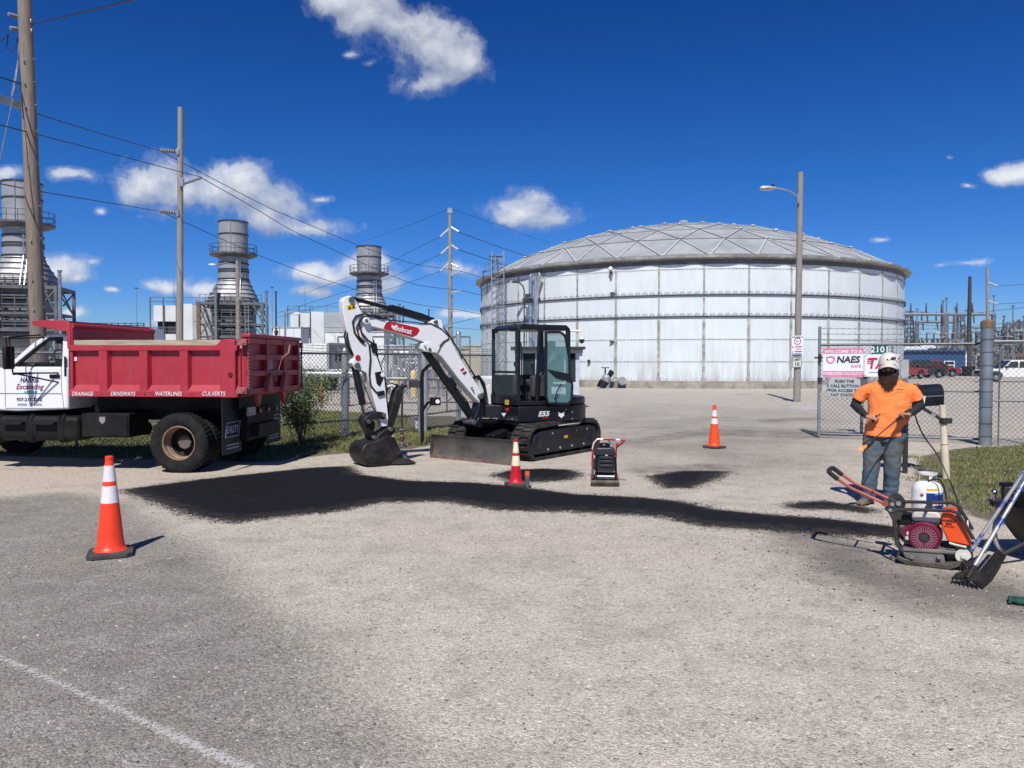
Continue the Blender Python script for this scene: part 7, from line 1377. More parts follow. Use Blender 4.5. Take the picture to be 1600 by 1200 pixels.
q=C_(1413,813,-.17); mb=MB(); mb.b2((q.x-.055,-.16,q.z-.05),(q.x+.055,.0,q.z+.05)); mb.build('air_filter',blackm,T,bevel=.015,seg=3)
for dx_,dz_ in((-.10,.0),(-.11,-.04)): mb=MB(); mb.cyl((v.x+dx_-.02,-.18,v.z+dz_+.02),(v.x+dx_-.02,-.15,v.z+dz_+.02),.017,.017,10); mb.build('bolt',crm,T)
mb=MB(); mb.tube([(v.x-.19,-.16,v.z+.02),(v.x-.205,-.16,v.z-.05),(v.x-.17,-.16,v.z-.11),(v.x-.12,-.16,v.z-.13)],.010,6); mb.build('hose_loop',hose,T)
mb=MB(); mb.cyl((v.x-.02,.10,v.z-.02),(v.x+.12,.14,v.z-.02),.06,.06,12); mb.build('muffler',blk3,T)
# orange water tank / belt guard
q=cxz([(1471,805),(1477,802),(1496,804),(1519,851),(1515,855),(1481,848),(1471,826)]); mb=MB(); mb.prism(q,(0,.15,0),X3,Z3,0,.335); wt=mb.build('water_tank',org,T,bevel=.014,seg=3)
v2=Fc.py(1481,820,-.187); 
for i,(s_,z_) in enumerate((('HARRIS',.035),('EXC.',.008),('937-217-2272',-.015))): text('lettering',s_,(.030,.024,.014)[i],blackm,wt,(v2.x+.01,-.186,v2.z+z_),X3,Z3,.02,lift=.003)
q0,q1=C_(1500,806),C_(1520,848); n_=Vector(((q1.z-q0.z),0,-(q1.x-q0.x))).normalized()*-1
rt_=Vector((0,1,0)); upv=(q0-q1).normalized(); cc=q0.lerp(q1,.5); qq=Vector((cc.x+.012,0,cc.z+.010)); mb=MB(); mb.beam(qq-Y3*.09,qq+Y3*.05,.012,.035); mb.build('faded_print',signw,wt,smooth=0)
mb=MB(); cc=C_(1497,797,.0); mb.cyl((cc.x-.01,.0,cc.z-.05),(cc.x-.01,.0,cc.z-.005),.035,.035,14); mb.build('filler_cap',blk3,wt)
# ================================================================ PROPANE CYLINDER
PT=gp(1448,813); T=thing('propane_cylinder','white propane cylinder with blue label standing behind the orange compactor','gas cylinder',(PT.x,PT.y,0),math.atan2(-PT.x,PT.y)); pw=M('cylinder_white',(.74,.75,.75),.3,var=.03,vs=5,coat=.3,dirt=(.5,.47,.42),ds=5,dt=(.62,.9))
mb=MB(); mb.lathe([(0,.03),(.09,.03),(.13,.05),(.152,.09),(.155,.12),(.155,.215),(.157,.22),(.155,.225),(.155,.33),(.148,.37),(.125,.41),(.08,.435),(.035,.445),(0,.447)],n=40); mb.build('vessel',pw,T,smooth=40)
mb=MB(); mb.lathe([(.115,0),(.12,.0),(.122,.05),(.115,.05),(.115,0)],n=32); mb.build('foot_ring',pw,T)
mb=MB(); 
for a0,a1 in((-.35,.55),(2.7,3.4),(4.9,5.25)): mb.lathe([(.085,.425),(.09,.425),(.092,.52),(.087,.52),(.085,.425)],n=8,a0=a0,a1=a1)
mb.lathe([(.083,.51),(.099,.51),(.101,.53),(.083,.53),(.083,.51)],n=32); mb.build('collar',pw,T)
mb=MB(); mb.cyl((0,0,.44),(0,0,.49),.02,.02,12); mb.lathe([(.028,.49),(.03,.50),(.028,.515),(0,.518)],n=14); mb.cyl((0,0,.47),(.06,-.02,.47),.014,.014,10); mb.build('valve',M('brass',(.45,.33,.15),.35,.9,var=.1),T)
def wrap(nm,a0,a1,z0,z1,mat,r=.1562): 
    mb=MB(); k=14; vs=[]; 
    for z in(z0,z1): vs+=[(r*math.sin(a0+(a1-a0)*i/k),-r*math.cos(a0+(a1-a0)*i/k),z) for i in range(k+1)]
    mb.add(vs,[(i,i+1,i+k+2,i+k+1) for i in range(k)]); return mb.build(nm,mat,T,smooth=60)
wrap('label',-.05,1.5,.14,.325,M('label_blue',(.012,.035,.20),.35,var=.05)); wrap('label_cloud',.5,1.5,.305,.325,M('label_light_blue',(.12,.28,.6),.4,var=.2,vs=20),.1567); wrap('caution_label',-.05,.7,.345,.375,MATS['warning_yellow'],.152)
text('lettering','Blue',.062,redt,T,(.088,-.133,.215),Vector((math.cos(.6),math.sin(.6),.12)),Z3,.03,lift=.004,shear=.2); text('lettering','Blue',.060,signw,T,(.089,-.136,.212),Vector((math.cos(.6),math.sin(.6),.12)),Z3,.01,lift=.006,shear=.2)
mb=MB(); mb.prism([(-.02,0),(0,-.02),(.02,0),(0,.02)],(-.05,-.149,.30),Vector((.95,-.3,0)),Z3,-.002,.003); mb.build('diamond_label',redt,T)
# gas hose from the cylinder to the torch
hp=[at(1450,752,8.35),at(1462,747,8.3),at(1472,752,8.2),at(1477,768,8.1),at(1480,790,8.0),gp(1484,812,.012),gp(1500,822,.012),gp(1512,812,.012),gp(1506,802,.015),at(1499,790,8.7),at(1487,758,9.0),at(1477,736,9.1),at(1464,708,9.2),at(1444,684,9.25),at(1433,660,9.25),at(1429,645,9.2),at(1424,645,9.1),at(1417,649,8.98)]
def smoothp(P,k=3):
    for _ in range(k): P=[P[0]]+[x for i in range(len(P)-1) for x in(P[i].lerp(P[i+1],.25),P[i].lerp(P[i+1],.75))]+[P[-1]]
    return P
mb=MB(); mb.tube(smoothp(hp),.009,7); o=mb.build('gas_hose',hose); tag(o,'long black hose looping from the propane cylinder up to the torch','hose')
# ================================================================ MAILBOX AND LEANING POST
Ym=12.0; b0=gp(1409,738); T=thing('mailbox','black mailbox with a white number on a black post behind the worker','mailbox',(b0.x,Ym,0)); B=Vector(T.location)
c0,c1=at(1398,622,Ym)-B,at(1467,618,Ym)-B; L=(c1-c0); u_=L.normalized(); mb=MB(); w=.155; h=.29; rings=[]
for k in(0,1):
    c=c0+L*k; pr=[Vector((0,-w,-h/2)),Vector((0,w,-h/2))]+[Vector((0,w*math.cos(a),h*.12+.15*math.sin(a))) for a in np.linspace(0,PI,9)]; rings.append([c+v_ for v_ in pr])
mb.loft(rings); mb.build('box',M('mailbox_black',(.016,.016,.018),.3,.2,var=.1,vs=5,coat=.3),T,bevel=.008,smooth=40)
mb=MB(); mb.beam(c1+Vector((-.02,-w-.004,h*.02)),c0+Vector((.02,-w-.004,h*.02)),.008,.02); mb.build('trim',MATS['bare_steel'],T)
p=at(1446,628,Ym-w-.002)-B; text('lettering','2101',.20,signw,T,p+Vector((-.19,-.004,.0)),u_,Z3,.03,shear=.2,lift=.002)
mb=MB(); mb.beam((0,0,0),(0,0,c0.z-h*.4),.06); mb.build('post',blk3,T,bevel=.004)
mb=MB(); mb.beam(at(1436,634,Ym-.05)-B,at(1474,657,Ym-.30)-B,.045); mb.build('brace',blk3,T,bevel=.004); mb=MB(); mb.beam(at(1456,647,Ym-.18)-B,at(1462,651,Ym-.22)-B,.055); mb.build('brace_band',MATS['lamp_grey'],T)
mb=MB(); p=at(1432,602,Ym)-B; mb.box(p,(.10,.03,.05)); mb.build('flag',M('flag_rust',(.30,.08,.05),.6,var=.2),T)
b1=gp(1478.5,748); T=thing('leaning_post','cream pipe post leaning left with a black clamp, holding the mailbox brace','post',b1); B=Vector(b1); tp_=at(1472.5,633,b1.y-.02)-B
mb=MB(); mb.tube([Vector((0,0,0)),tp_*.48,tp_*.49,tp_*.98,tp_],[.054,.050,.046,.044,.044],14); mb.build('shaft',M('cream_pvc',(.62,.55,.40),.5,var=.06,vs=4,dirt=(.4,.33,.22),ds=4,dt=(.55,.9)),T,smooth=40)
mb=MB(); [mb.cyl(tp_*k,tp_*(k+.006),.056,.056,14) for k in(.47,)]; mb.build('coupling',M('pvc_shade',(.3,.25,.16),.6,var=0),T)
mb=MB(); q=tp_*.79; mb.cyl(q-Vector((0,0,.045)),q+Vector((0,0,.045)),.058,.058,12); mb.box(q+Vector((.03,-.02,0)),(.14,.10,.08)); mb.build('clamp',blk3,T,bevel=.006)
# ================================================================ TOOLS, BARROW, TOW HITCH AT THE RIGHT EDGE
tm_=bpy.data.materials.new('worn_blue_shaft'); tm_.use_nodes=True; t=tm_.node_tree; b=t.nodes['Principled BSDF']; tcn=nn(t,'ShaderNodeTexCoord').outputs['Object']; c=mixc(t,ramp(t,NZ(t,5,7,.75,tcn),[(.50,0),(.56,1)]),(.36,.37,.38),(.02,.07,.36)); t.links.new(c,b.inputs['Base Color']); b.inputs['Roughness'].default_value=.4; b.inputs['Metallic'].default_value=.4
tar=M('tarred_steel',(.014,.013,.012),.65,.2,var=.4,vs=14,dirt=(.06,.05,.04),ds=12,dt=(.5,.8),bump=.8,bs=40)
def tool(foot,top,label,hd):
    T=thing('asphalt_rake',label,'rake',foot,0,'long handled rakes leaning at the right edge'); B=Vector(foot); d=Vector(top)-B; d=d*1.12; mb=MB(); mb.tube([d*.06,d*.5,d],[.017,.0155,.0155],12); mb.build('shaft',tm_,T,smooth=50)
    mb=MB(); dn=d.normalized(); mb.tube([dn*.02,dn*.14],[.024,.02],10); mb.build('ferrule',tar,T)
    mb=MB(); s_=Vector(hd).normalized(); f_=dn.cross(s_).normalized(); 
    mb.prism([(-.11,-.0),(.11,-.0),(.10,.05),(.05,.09),(.02,.13),(-.02,.13),(-.05,.09),(-.10,.05)],dn*.0,s_,dn,-.006,.006)
    for k in range(7): a=s_*(-.10+.033*k); mb.tube([a,a-dn*.05+f_*.02],[.007,.003],5)
    mb.build('head',tar,T,smooth=30); return T
t1b=gp(1502,893); t2b=gp(1509,917)
tool(t1b+Vector((0,0,.05)),at(1598,741,6.35),'left one of two leaning rakes with worn blue shafts',(.35,-.85,.1))
tool(t2b+Vector((0,0,.05)),at(1603,749,6.15),'right one of two leaning rakes with worn blue shafts',(.5,-.8,.1))
# shovel
sb=gp(1536,918); T=thing('scoop_shovel','black square shovel blade on the pavement beneath the blue rakes','shovel',sb); mb=MB(); B=Vector(sb)
q=[gp(1518,909),gp(1535,922),gp(1552,908),gp(1572,890),gp(1556,883)]; q=[v_-B for v_ in q]; mb.add([v_+Vector((0,0,h)) for v_,h in zip(q,(.008,.008,.02,.11,.12))]+[v_+Vector((0,0,h+.008)) for v_,h in zip(q,(.008,.008,.02,.11,.12))],[(0,1,2,3,4),(9,8,7,6,5)]+[(i,i+5,(i+1)%5+5,(i+1)%5) for i in range(5)]); mb.build('blade',tar,T,smooth=0)
mb=MB(); mb.tube([(q[3]+q[4])/2+Vector((-.03,0,.09)),(q[3]+q[4])/2+Vector((.08,.03,.13)),(q[3]+q[4])/2+Vector((.75,.10,.42))],.017,10); mb.build('shaft',M('ash_handle_dark',(.03,.027,.025),.7,var=.2),T)
# wheelbarrow
wb0=Vector((4.80,6.72,0)); T=thing('wheelbarrow','black tray wheelbarrow with a worn grey leg, cut off by the right edge','wheelbarrow',wb0,R(12)); T.scale=(1,1,.86); mb=MB(); tray=M('tray_black',(.007,.008,.011),.45,var=.15,vs=5,dirt=(.04,.037,.033),ds=4,dt=(.6,.9))
def rr_(hx,hy,z,r=.10,cx=0):
    o=[]
    for sx_,sy_,a0 in((1,1,0),(-1,1,PI/2),(-1,-1,PI),(1,-1,1.5*PI)):
        for k in range(5): a=a0+PI/2*k/4; o.append(Vector((cx+sx_*(hx-r)+r*math.cos(a),sy_*(hy-r)+r*math.sin(a),z)))
    return o
mb.loft([rr_(.22,.16,.13,cx=.02),rr_(.30,.22,.20,cx=.02),rr_(.40,.30,.42,cx=.02),rr_(.44,.34,.56,.12,.02),rr_(.46,.36,.56,.12,.02),rr_(.455,.355,.575,.12,.02),rr_(.42,.32,.56,.12,.02),rr_(.28,.20,.22,cx=.02),rr_(.2,.14,.17,cx=.02)]); mb.build('tray',tray,T,smooth=40)
gy=M('worn_grey_tube',(.42,.41,.38),.5,.3,var=.2,vs=8,dirt=(.12,.11,.10),ds=8,dt=(.48,.75))
for s in(-1,1):
    mb=MB(); w_=[Vector((-.12,s*.33,.66)),Vector((-.27,s*.34,.42)),Vector((-.33,s*.335,.28)),Vector((-.33,s*.32,.12)),Vector((-.27,s*.30,.02)),Vector((-.1,s*.28,.012))]; mb.tube(smoothp(w_,2),.021,10); mb.build('leg',gy,T)
    mb=MB(); mb.tube([(-.12,s*.30,.60),(.4,s*.25,.36),(.95,s*.08,.22)],.019,10); mb.build('handle_rail',gy,T)
mb=MB(); mb.lathe([(.06,-.04),(.14,-.045),(.18,-.03),(.185,0),(.18,.03),(.14,.045),(.06,.04)],c=(.95,0,.19),axis='y',n=28); mb.build('wheel',rub,T)
# black pickup outside the frame with its tow hitch reaching in
PK=pickup((8.55,6.75,0),0,blc,'dark pickup beyond the right edge whose tow hitch ball reaches into view','pickup_truck'); B=Vector((8.55,6.75,0))
bc=at(1553,769,6.95)-B; mb=MB(); mb.ell(bc,(.029,.029,.029),16,10); mb.cyl(bc-Vector((0,0,.055)),bc-Vector((0,0,.02)),.016,.016,12); mb.cyl(bc-Vector((0,0,.06)),bc-Vector((0,0,.05)),.03,.03,12); hb=mb.build('hitch_ball',chrome,PK,smooth=50)
mb=MB(); z=bc.z-.075; mb.b2((bc.x-.03,bc.y-.035,z-.02),(bc.x+.10,bc.y+.035,z+.015)); mb.b2((bc.x+.08,bc.y-.03,z-.03),(bc.x+.125,bc.y+.03,z+.13)); mb.b2((bc.x+.10,bc.y-.035,z-.0),(-2.75,bc.y+.035,z+.075)); mb.ell((bc.x-.0,bc.y,z-.02),(.035,.03,.04)); mb.build('ball_mount',blk3,PK,bevel=.008); mb=MB(); mb.b2((bc.x+.06,bc.y-.03,z+.13),(bc.x+.17,bc.y+.03,z+.165)); mb.cyl((bc.x+.14,bc.y-.08,z+.10),(bc.x+.14,bc.y+.08,z+.10),.012,.012,8); mb.build('hitch_pin',blackm,PK,bevel=.006)
mb=MB(); mb.b2((bc.x+.19,-.3,z-.05),(-2.7,.3,z+.10)); mb.build('receiver',blk3,PK,bevel=.01)
# green glove
gg=gp(1603,946); mb=MB(); mb.ell((0,0,.03),(.085,.05,.03)); mb.ell((-.04,.0,.04),(.05,.035,.035),rot=(0,.3,.5)); mb.ell((.05,.01,.03),(.04,.045,.03),rot=(0,-.4,.3)); 
for k in range(4): mb.tube([(.05,-.04+.025*k,.03),(.10,-.05+.03*k,.035),(.10,-.052+.034*k,.012)],.013,7)
o=mb.build('glove',M('dark_green_cloth',(.015,.07,.045),.85,var=.25,vs=20,bump=.4),rm=.005); o.location=gg; o.rotation_euler=(0,0,R(150)); tag(o,'crumpled dark green glove lying on the pavement at the bottom of the right edge','glove')
# asphalt spill by the bucket
rr=random.Random(9); sp_=gp(612,727); V=[];
mb=MB(); n=22; ringz=[]; 
for i,(r,z) in enumerate(((.34,0),(.28,.045),(.20,.09),(.10,.125),(.03,.14))):
    ringz.append([Vector((r*1.35*math.cos(a)*(1+.16*mnoise.noise(Vector((math.cos(a)*2,math.sin(a)*2,i)))),r*.6*math.sin(a)*(1+.2*mnoise.noise(Vector((math.cos(a)*2,math.sin(a)*2,i+5)))),z*(1+.15*rr.random()))) for a in np.linspace(0,2*PI,n,endpoint=False)])
mb.loft(ringz); o=mb.build('asphalt_heap',MATS['fresh_asphalt'] if 'fresh_asphalt' in MATS else M('heap_black',(.014,.014,.016),.8,var=.3,vs=20,bump=1,bs=80),noise=(.03,.05)); o.location=(sp_.x,sp_.y+.12,0); o.modifiers.new('sub','SUBSURF').levels=2; tag(o,'small black heap of asphalt under the excavator bucket','heap')
# ================================================================ WORKER
PO=Vector((4.53,9.33,0)); pr_=math.atan2(-PO.x,PO.y); T=thing('person','bearded worker in orange shirt, jeans and white cap holding a lit torch','person',PO,pr_); Fp=Fr(PO,pr_)
Q=lambda a,b_,y=0.0: Fp.py(a,b_,y)
skin=M('skin',(.40,.20,.13),.5,var=.08,vs=12); 
def ring(cx,cy,z,a,b_,n=24,pw=2.4,yaw=0):
    o=[]
    for k in range(n):
        t_=2*PI*k/n; c,s_=math.cos(t_),math.sin(t_); x=a*abs(c)**(2/pw)*(1 if c>=0 else -1); y=b_*abs(s_)**(2/pw)*(1 if s_>=0 else -1); o.append(Vector((cx+x*math.cos(yaw)-y*math.sin(yaw),cy+x*math.sin(yaw)+y*math.cos(yaw),z)))
    return o
sc=Q(1388,700).x   # body axis
hd=Q(1388,582); hx=hd.x
hipz=.93; 
RS=Q(1354,604,.01); LS=Q(1424,604,.01); RE=Q(1335,633,.03); LE=Q(1438,634,.03); RW=Q(1355,651,-.19); LW=Q(1421,648,-.22)
RK=Q(1361,733,-.03); LK=Q(1394,730,.0); RF=Q(1355,778,.0); LF=Q(1391,771,.06)
RH=Q(1366,684,0); LH=Q(1395,684,0)
fr_z=Fp.py(1355,790,-.0).z
body=MB()
body.loft([ring(sc-.01,0,z,a,b_) for z,a,b_ in((.80,.13,.09),(.95,.15,.10),(1.15,.15,.10),(1.35,.17,.10),(1.45,.17,.085),(1.50,.08,.07))])
HM=Matrix.Translation((hx,0,1.51))@Matrix.Scale(1.17,4)@Matrix.Translation((-hx,0,-1.51))
body.tube([(hx,.01,1.44),(hx,.0,1.56)],[.062,.058],12); body.M=HM
body.ell((hx,.012,1.665),(.077,.098,.118)); body.ell((hx,-.012,1.61),(.060,.080,.075)); body.ell((hx,-.100,1.632),(.014,.022,.020)); body.tube([(hx,-.088,1.672),(hx,-.108,1.635)],[.008,.013],6); body.ell((hx,-.072,1.690),(.055,.025,.014)); body.ell((hx,-.078,1.585),(.028,.016,.012))
for s in(-1,1): body.ell((hx+s*.078,.012,1.642),(.013,.022,.032)); body.ell((hx+s*.038,-.070,1.640),(.022,.022,.018))
body.M=None
def arm(S_,E_,W_): body.tube([S_,S_.lerp(E_,.5),E_,E_.lerp(W_,.35),W_],[.046,.042,.036,.034,.025],12)
arm(RS,RE,RW); arm(LS,LE,LW)
for H_,K_,F_ in((RH,RK,RF),(LH,LK,LF)): body.tube([(H_.x,0,.92),(H_.x,0,.75),K_,Vector((F_.x,F_.y,.12))],[.08,.07,.048,.035],12)
def hand(W_,d,nrm,curl,spread=.019,sgn=1):
    d=d.normalized(); nrm=(nrm-d*nrm.dot(d)).normalized(); s_=d.cross(nrm)*sgn; m_=Matrix((s_,d,nrm)).transposed()
    body.tube([W_-d*.01,W_+d*.025],[.026,.030],10)
    for a in np.linspace(-.030,.030,4): body.tube([W_+d*.01+s_*a*.7,W_+d*.088+s_*a*1.1],[.016,.0135],8)
    for k,(a,L) in enumerate(((-.036,.066),(-.012,.077),(.012,.073),(.035,.058))):
        p=W_+d*.085+s_*a; pts=[p]; th_=.25
        for j,f in enumerate((.42,.33,.25)):
            th_+=curl[j]*(1+.06*k); dr_=d*math.cos(th_)+nrm*math.sin(th_); p=p+dr_*L*f; pts.append(p)
        body.tube(pts,[.0105,.0098,.0088,.0075],8); body.ell(pts[-1],(.0075,.0075,.0075),6,5)
    p=W_+d*.03-s_*.030; t1=p+d*.022-s_*.022+nrm*.014; t2=t1+d*.026+nrm*.022-s_*.002; t3=t2+d*.016+nrm*.012+s_*.012; body.tube([p,t1,t2,t3],[.015,.0125,.011,.009],8); body.ell(t3,(.009,.009,.009),6,5)
    return W_+d*.085+nrm*.028
gL=hand(LW,Vector((-.62,-.30,.12)),Vector((-.2,.1,-1)),(.75,1.0,.8),sgn=1)
gR=hand(RW,Vector((.75,-.25,-.05)),Vector((.1,.45,-.8)),(.45,.7,.6),sgn=-1)
bo_=body.build('body',skin,T,rm=.0052,sub=2)
# jeans
jm=bpy.data.materials.new('dirty_denim'); jm.use_nodes=True; t=jm.node_tree; b=t.nodes['Principled BSDF']; tcn=nn(t,'ShaderNodeTexCoord').outputs['Object']
c=ramp(t,NZ(t,5,7,.65,tcn),[(.3,(.035,.060,.090)),(.55,(.070,.110,.150)),(.75,(.12,.17,.21))]); s3=nn(t,'ShaderNodeSeparateXYZ'); t.links.new(tcn,s3.inputs[0]); up_=ramp(t,s3.outputs[2],[(.35,0),(.55,1),(.78,1),(.86,.2)]); c=mixc(t,mth(t,'MULTIPLY',ramp(t,NZ(t,4,6,.7,tcn),[(.42,0),(.6,.85)]),up_),c,(.13,.115,.09)); t.links.new(c,b.inputs['Base Color']); b.inputs['Roughness'].default_value=.9
bpn=nn(t,'ShaderNodeBump'); bpn.inputs['Strength'].default_value=.6; bpn.inputs['Distance'].default_value=.02; t.links.new(NZ(t,9,4,.6,tcn),bpn.inputs['Height']); t.links.new(bpn.outputs[0],b.inputs['Normal'])
mb=MB(); mb.loft([ring(sc-.02,0.01,z,a,b_) for z,a,b_ in((.78,.20,.135),(.84,.222,.145),(.95,.215,.14),(1.02,.20,.13))])
for H_,K_,F_,sx_ in((RH,RK,RF,-1),(LH,LK,LF,1)):
    a=Vector((H_.x,.01,.86)); f=Vector((F_.x,F_.y,.06)); k=K_; P=[a,a.lerp(k,.35),a.lerp(k,.75),k,k.lerp(f,.35),k.lerp(f,.7),f.lerp(k,.08),f]; rs_=[(.125,.13),(.122,.125),(.102,.11),(.095,.10),(.090,.095),(.086,.092),(.092,.10),(.090,.105)]
    mb.loft([ring(p.x,p.y,p.z,r0,r1,20,2.1) for p,(r0,r1) in zip(P,rs_)][::-1])
    for z,am in((.13,.010),(.20,.009),(.27,.008),(.40,.006),(.47,.008)): q=f.lerp(k,(z-.06)/max(.01,(k.z-.06))) if z<k.z else k.lerp(a,(z-k.z)/(a.z-k.z)); mb.loft([ring(q.x,q.y,z+dz_,.085+am_,.092+am_,18,2.1) for dz_,am_ in((-.025,0),(0,am),(.025,0))])
jn=mb.build('jeans',jm,T,rm=.011,sub=3,noise=(.022,.085))
# boots
bt=M('boot_leather',(.17,.135,.095),.8,var=.3,vs=14,bump=.4)
for F_,yaw in((RF,R(-24)),(LF,R(8))):
    mb=MB(); c_,s_=math.cos(yaw),math.sin(yaw); tr=lambda x,y,z: Vector((F_.x+x*c_-y*s_,F_.y+x*s_+y*c_,z))
    mb.loft([[tr(x*w_,y0,z*hh) for x,z in((-1,0.15),(-.95,.7),(-.5,1),(.5,1),(.95,.7),(1,.15),(.9,0),(-.9,0))] for y0,w_,hh in((.10,.035,.06),(.085,.045,.10),(.02,.048,.125),(-.05,.050,.10),(-.12,.054,.075),(-.17,.050,.06),(-.205,.030,.035))]); mb.tube([tr(0,.04,.06),tr(0,.045,.17)],[.052,.056],14)
    w=mb.build('boot',bt,T,rm=.007,sub=2); mb=MB(); mb.prism([(v_.x,v_.y) for v_ in (tr(-.044,.10,0),tr(-.05,-.02,0),tr(-.058,-.12,0),tr(-.045,-.19,0),tr(0,-.215,0),tr(.045,-.19,0),tr(.058,-.12,0),tr(.05,-.02,0),tr(.044,.10,0),tr(0,.115,0))],(0,0,0),X3,Y3,.0,.022); mb.build('sole',blk2,w,bevel=.004)
# shirt
sh=bpy.data.materials.new('hi_vis_orange_cotton'); sh.use_nodes=True; t=sh.node_tree; b=t.nodes['Principled BSDF']; tcn=nn(t,'ShaderNodeTexCoord').outputs['Object']; c=ramp(t,NZ(t,6,5,.6,tcn),[(.3,(.88,.20,.045)),(.7,(.97,.27,.075))]); t.links.new(c,b.inputs['Base Color']); b.inputs['Roughness'].default_value=.85
mp_=nn(t,'ShaderNodeMapping'); mp_.inputs['Scale'].default_value=(3.2,3.2,1.0); t.links.new(tcn,mp_.inputs[0]); bpn=nn(t,'ShaderNodeBump'); bpn.inputs['Strength'].default_value=.55; bpn.inputs['Distance'].default_value=.03; t.links.new(NZ(t,2.6,3,.5,mp_.outputs[0]),bpn.inputs['Height']); t.links.new(bpn.outputs[0],b.inputs['Normal'])
mb=MB(); zb_=Q(1380,681).z; xb0,xb1=Q(1349.5,681).x,Q(1411,683).x; cb_=(xb0+xb1)/2; hw=(xb1-xb0)/2
cz=[(zb_,cb_,hw,.165),(zb_+.10,cb_+.005,hw-.004,.165),(1.05,sc-.005,.232,.165),(1.18,sc,.232,.155),(1.30,sc+.005,.240,.145),(1.38,sc+.005,.246,.132),(1.43,sc+.005,.236,.120),(1.475,sc+.005,.200,.104),(1.51,sc+.003,.150,.090),(1.54,hx,.105,.080),(1.555,hx,.080,.074)]
mb.loft([ring(x,.0 if z>1.2 else .0,z,a,b_,32,2.5) for z,x,a,b_ in cz])
for S_,E_,s in((RS,RE,-1),(LS,LE,1)):
    a=Vector((S_.x-s*.075,.0,1.432)); d=(E_-S_); e=S_+d*.72; m_=S_+d*.12-Vector((0,0,.022)); mb.tube([a,m_,S_+d*.40,e],[.066,.074,.076,.079],20)
shp=mb.build('shirt',sh,T,rm=.010,sub=4,noise=(.020,.09))
mb=MB(); mb.tube([Vector((hx+.083*math.cos(a),-.0+.078*math.sin(a),1.546-.018*(math.sin(a)<0)*abs(math.sin(a)))) for a in np.linspace(0,2*PI,24,endpoint=False)],.010,6,closed=True); mb.build('collar',sh,shp)
pq=Fp.py(1407,607,-.158); 
for i,(s_,sz) in enumerate((('HARRIS',.022),('EXCAVATING',.014))): text('lettering',s_,sz,M('print_brown',(.28,.10,.03),.7,var=0),shp,(pq.x,-.150+.004*i,pq.z+.035-.05*i),Vector((1,.12,0)),Vector((0,.08,1)),.01,lift=.008)
# black arm sleeves
slm=M('black_arm_sleeve',(.016,.016,.018),.75,var=.2,vs=14)
for S_,E_,W_ in((RS,RE,RW),(LS,LE,LW)):
    mb=MB(); mb.tube([S_.lerp(E_,.45),S_.lerp(E_,.8),E_,E_.lerp(W_,.3),E_.lerp(W_,.7),W_+(W_-E_).normalized()*.0],[.060,.058,.054,.050,.041,.033],18); mb.build('arm_sleeve',slm,T,rm=.008,sub=2,noise=(.010,.05))
# head wear
cap=M('cap_white',(.62,.58,.52),.7,var=.08,vs=12,dirt=(.35,.3,.25),ds=9,dt=(.6,.95)); dkc=M('cap_print_black',(.015,.014,.014),.7,var=0)
mb=MB(HM); rings=[]
for i in range(8):
    th_=PI/2*i/7; r=math.cos(th_); rings.append(ring(hx,.012,1.685+.125*math.sin(th_),max(.004,.098*r**.8),max(.004,.118*r**.8),28,2.1))
mb.loft(rings); hc=mb.build('cap',cap,T,smooth=60)
mb=MB(HM); br=[]
for k in range(13): a=PI+PI*k/12; br.append((hx+.092*math.cos(a),.012+.112*math.sin(a)))
fr2=[(hx+.085*math.cos(a),-.02+.175*math.sin(a)) for a in np.linspace(2*PI,PI,13)]
vs=[Vector((x,y,1.692-.02*abs(x-hx)/.09)) for x,y in br]+[Vector((x,y,1.668-.035*(abs(x-hx)/.09)**2)) for x,y in fr2]; n=len(br); vs2=[v_-Vector((0,0,.006)) for v_ in vs]
fs=[]; 
for k in range(n-1): fs.append((k,k+1,2*n-2-k,2*n-1-k)); fs.append((2*n+2*n-1-k,2*n+2*n-2-k,2*n+k+1,2*n+k))
for k in range(2*n-1): fs.append((k+1,k,k+2*n,k+1+2*n))
mb.add(vs+vs2,fs); mb.build('brim',cap,hc,smooth=50)
for pts in([(.012,1.728),(.022,1.752),(.048,1.772),(.046,1.752),(.060,1.768),(.070,1.745),(.058,1.725),(.036,1.735)],[(-.020,1.733),(-.008,1.748),(.004,1.728)],[(.066,1.72),(.076,1.728),(.078,1.712)]):
    mb=MB(HM)
    def cs(x,z): zz=(z-1.685)/.125; r=max(.05,(1-zz*zz))**.5; a_=.099*r**.8; b_=.119*r**.8; return Vector((hx+x,.012-b_*max(0,1-(x/a_)**2)**.5-.003,z))
    mb.add([cs(x,z) for x,z in pts],[tuple(range(len(pts)))[::-1]]); mb.build('cap_emblem',dkc,hc,solid=.002)
hb_=M('beard_dark',(.05,.022,.015),.8,var=.35,vs=40,bump=.8,bs=120)
mb=MB(HM); mb.ell((hx,-.035,1.562),(.080,.075,.065)); mb.ell((hx,-.055,1.515),(.088,.062,.075)); mb.ell((hx,-.062,1.465),(.062,.048,.058)); mb.ell((hx,-.066,1.435),(.035,.032,.045)); mb.ell((hx-.04,-.06,1.462),(.03,.03,.05)); mb.ell((hx+.04,-.06,1.465),(.03,.03,.05))
for s in(-1,1): mb.ell((hx+s*.078,-.005,1.60),(.018,.045,.065)); mb.ell((hx+s*.07,.05,1.60),(.03,.05,.07)); mb.ell((hx+s*.022,-.098,1.605),(.024,.014,.012))
brd=mb.build('beard',hb_,T,rm=.006,sub=1,noise=(.018,.018))
mb=MB(HM); rr=random.Random(4)
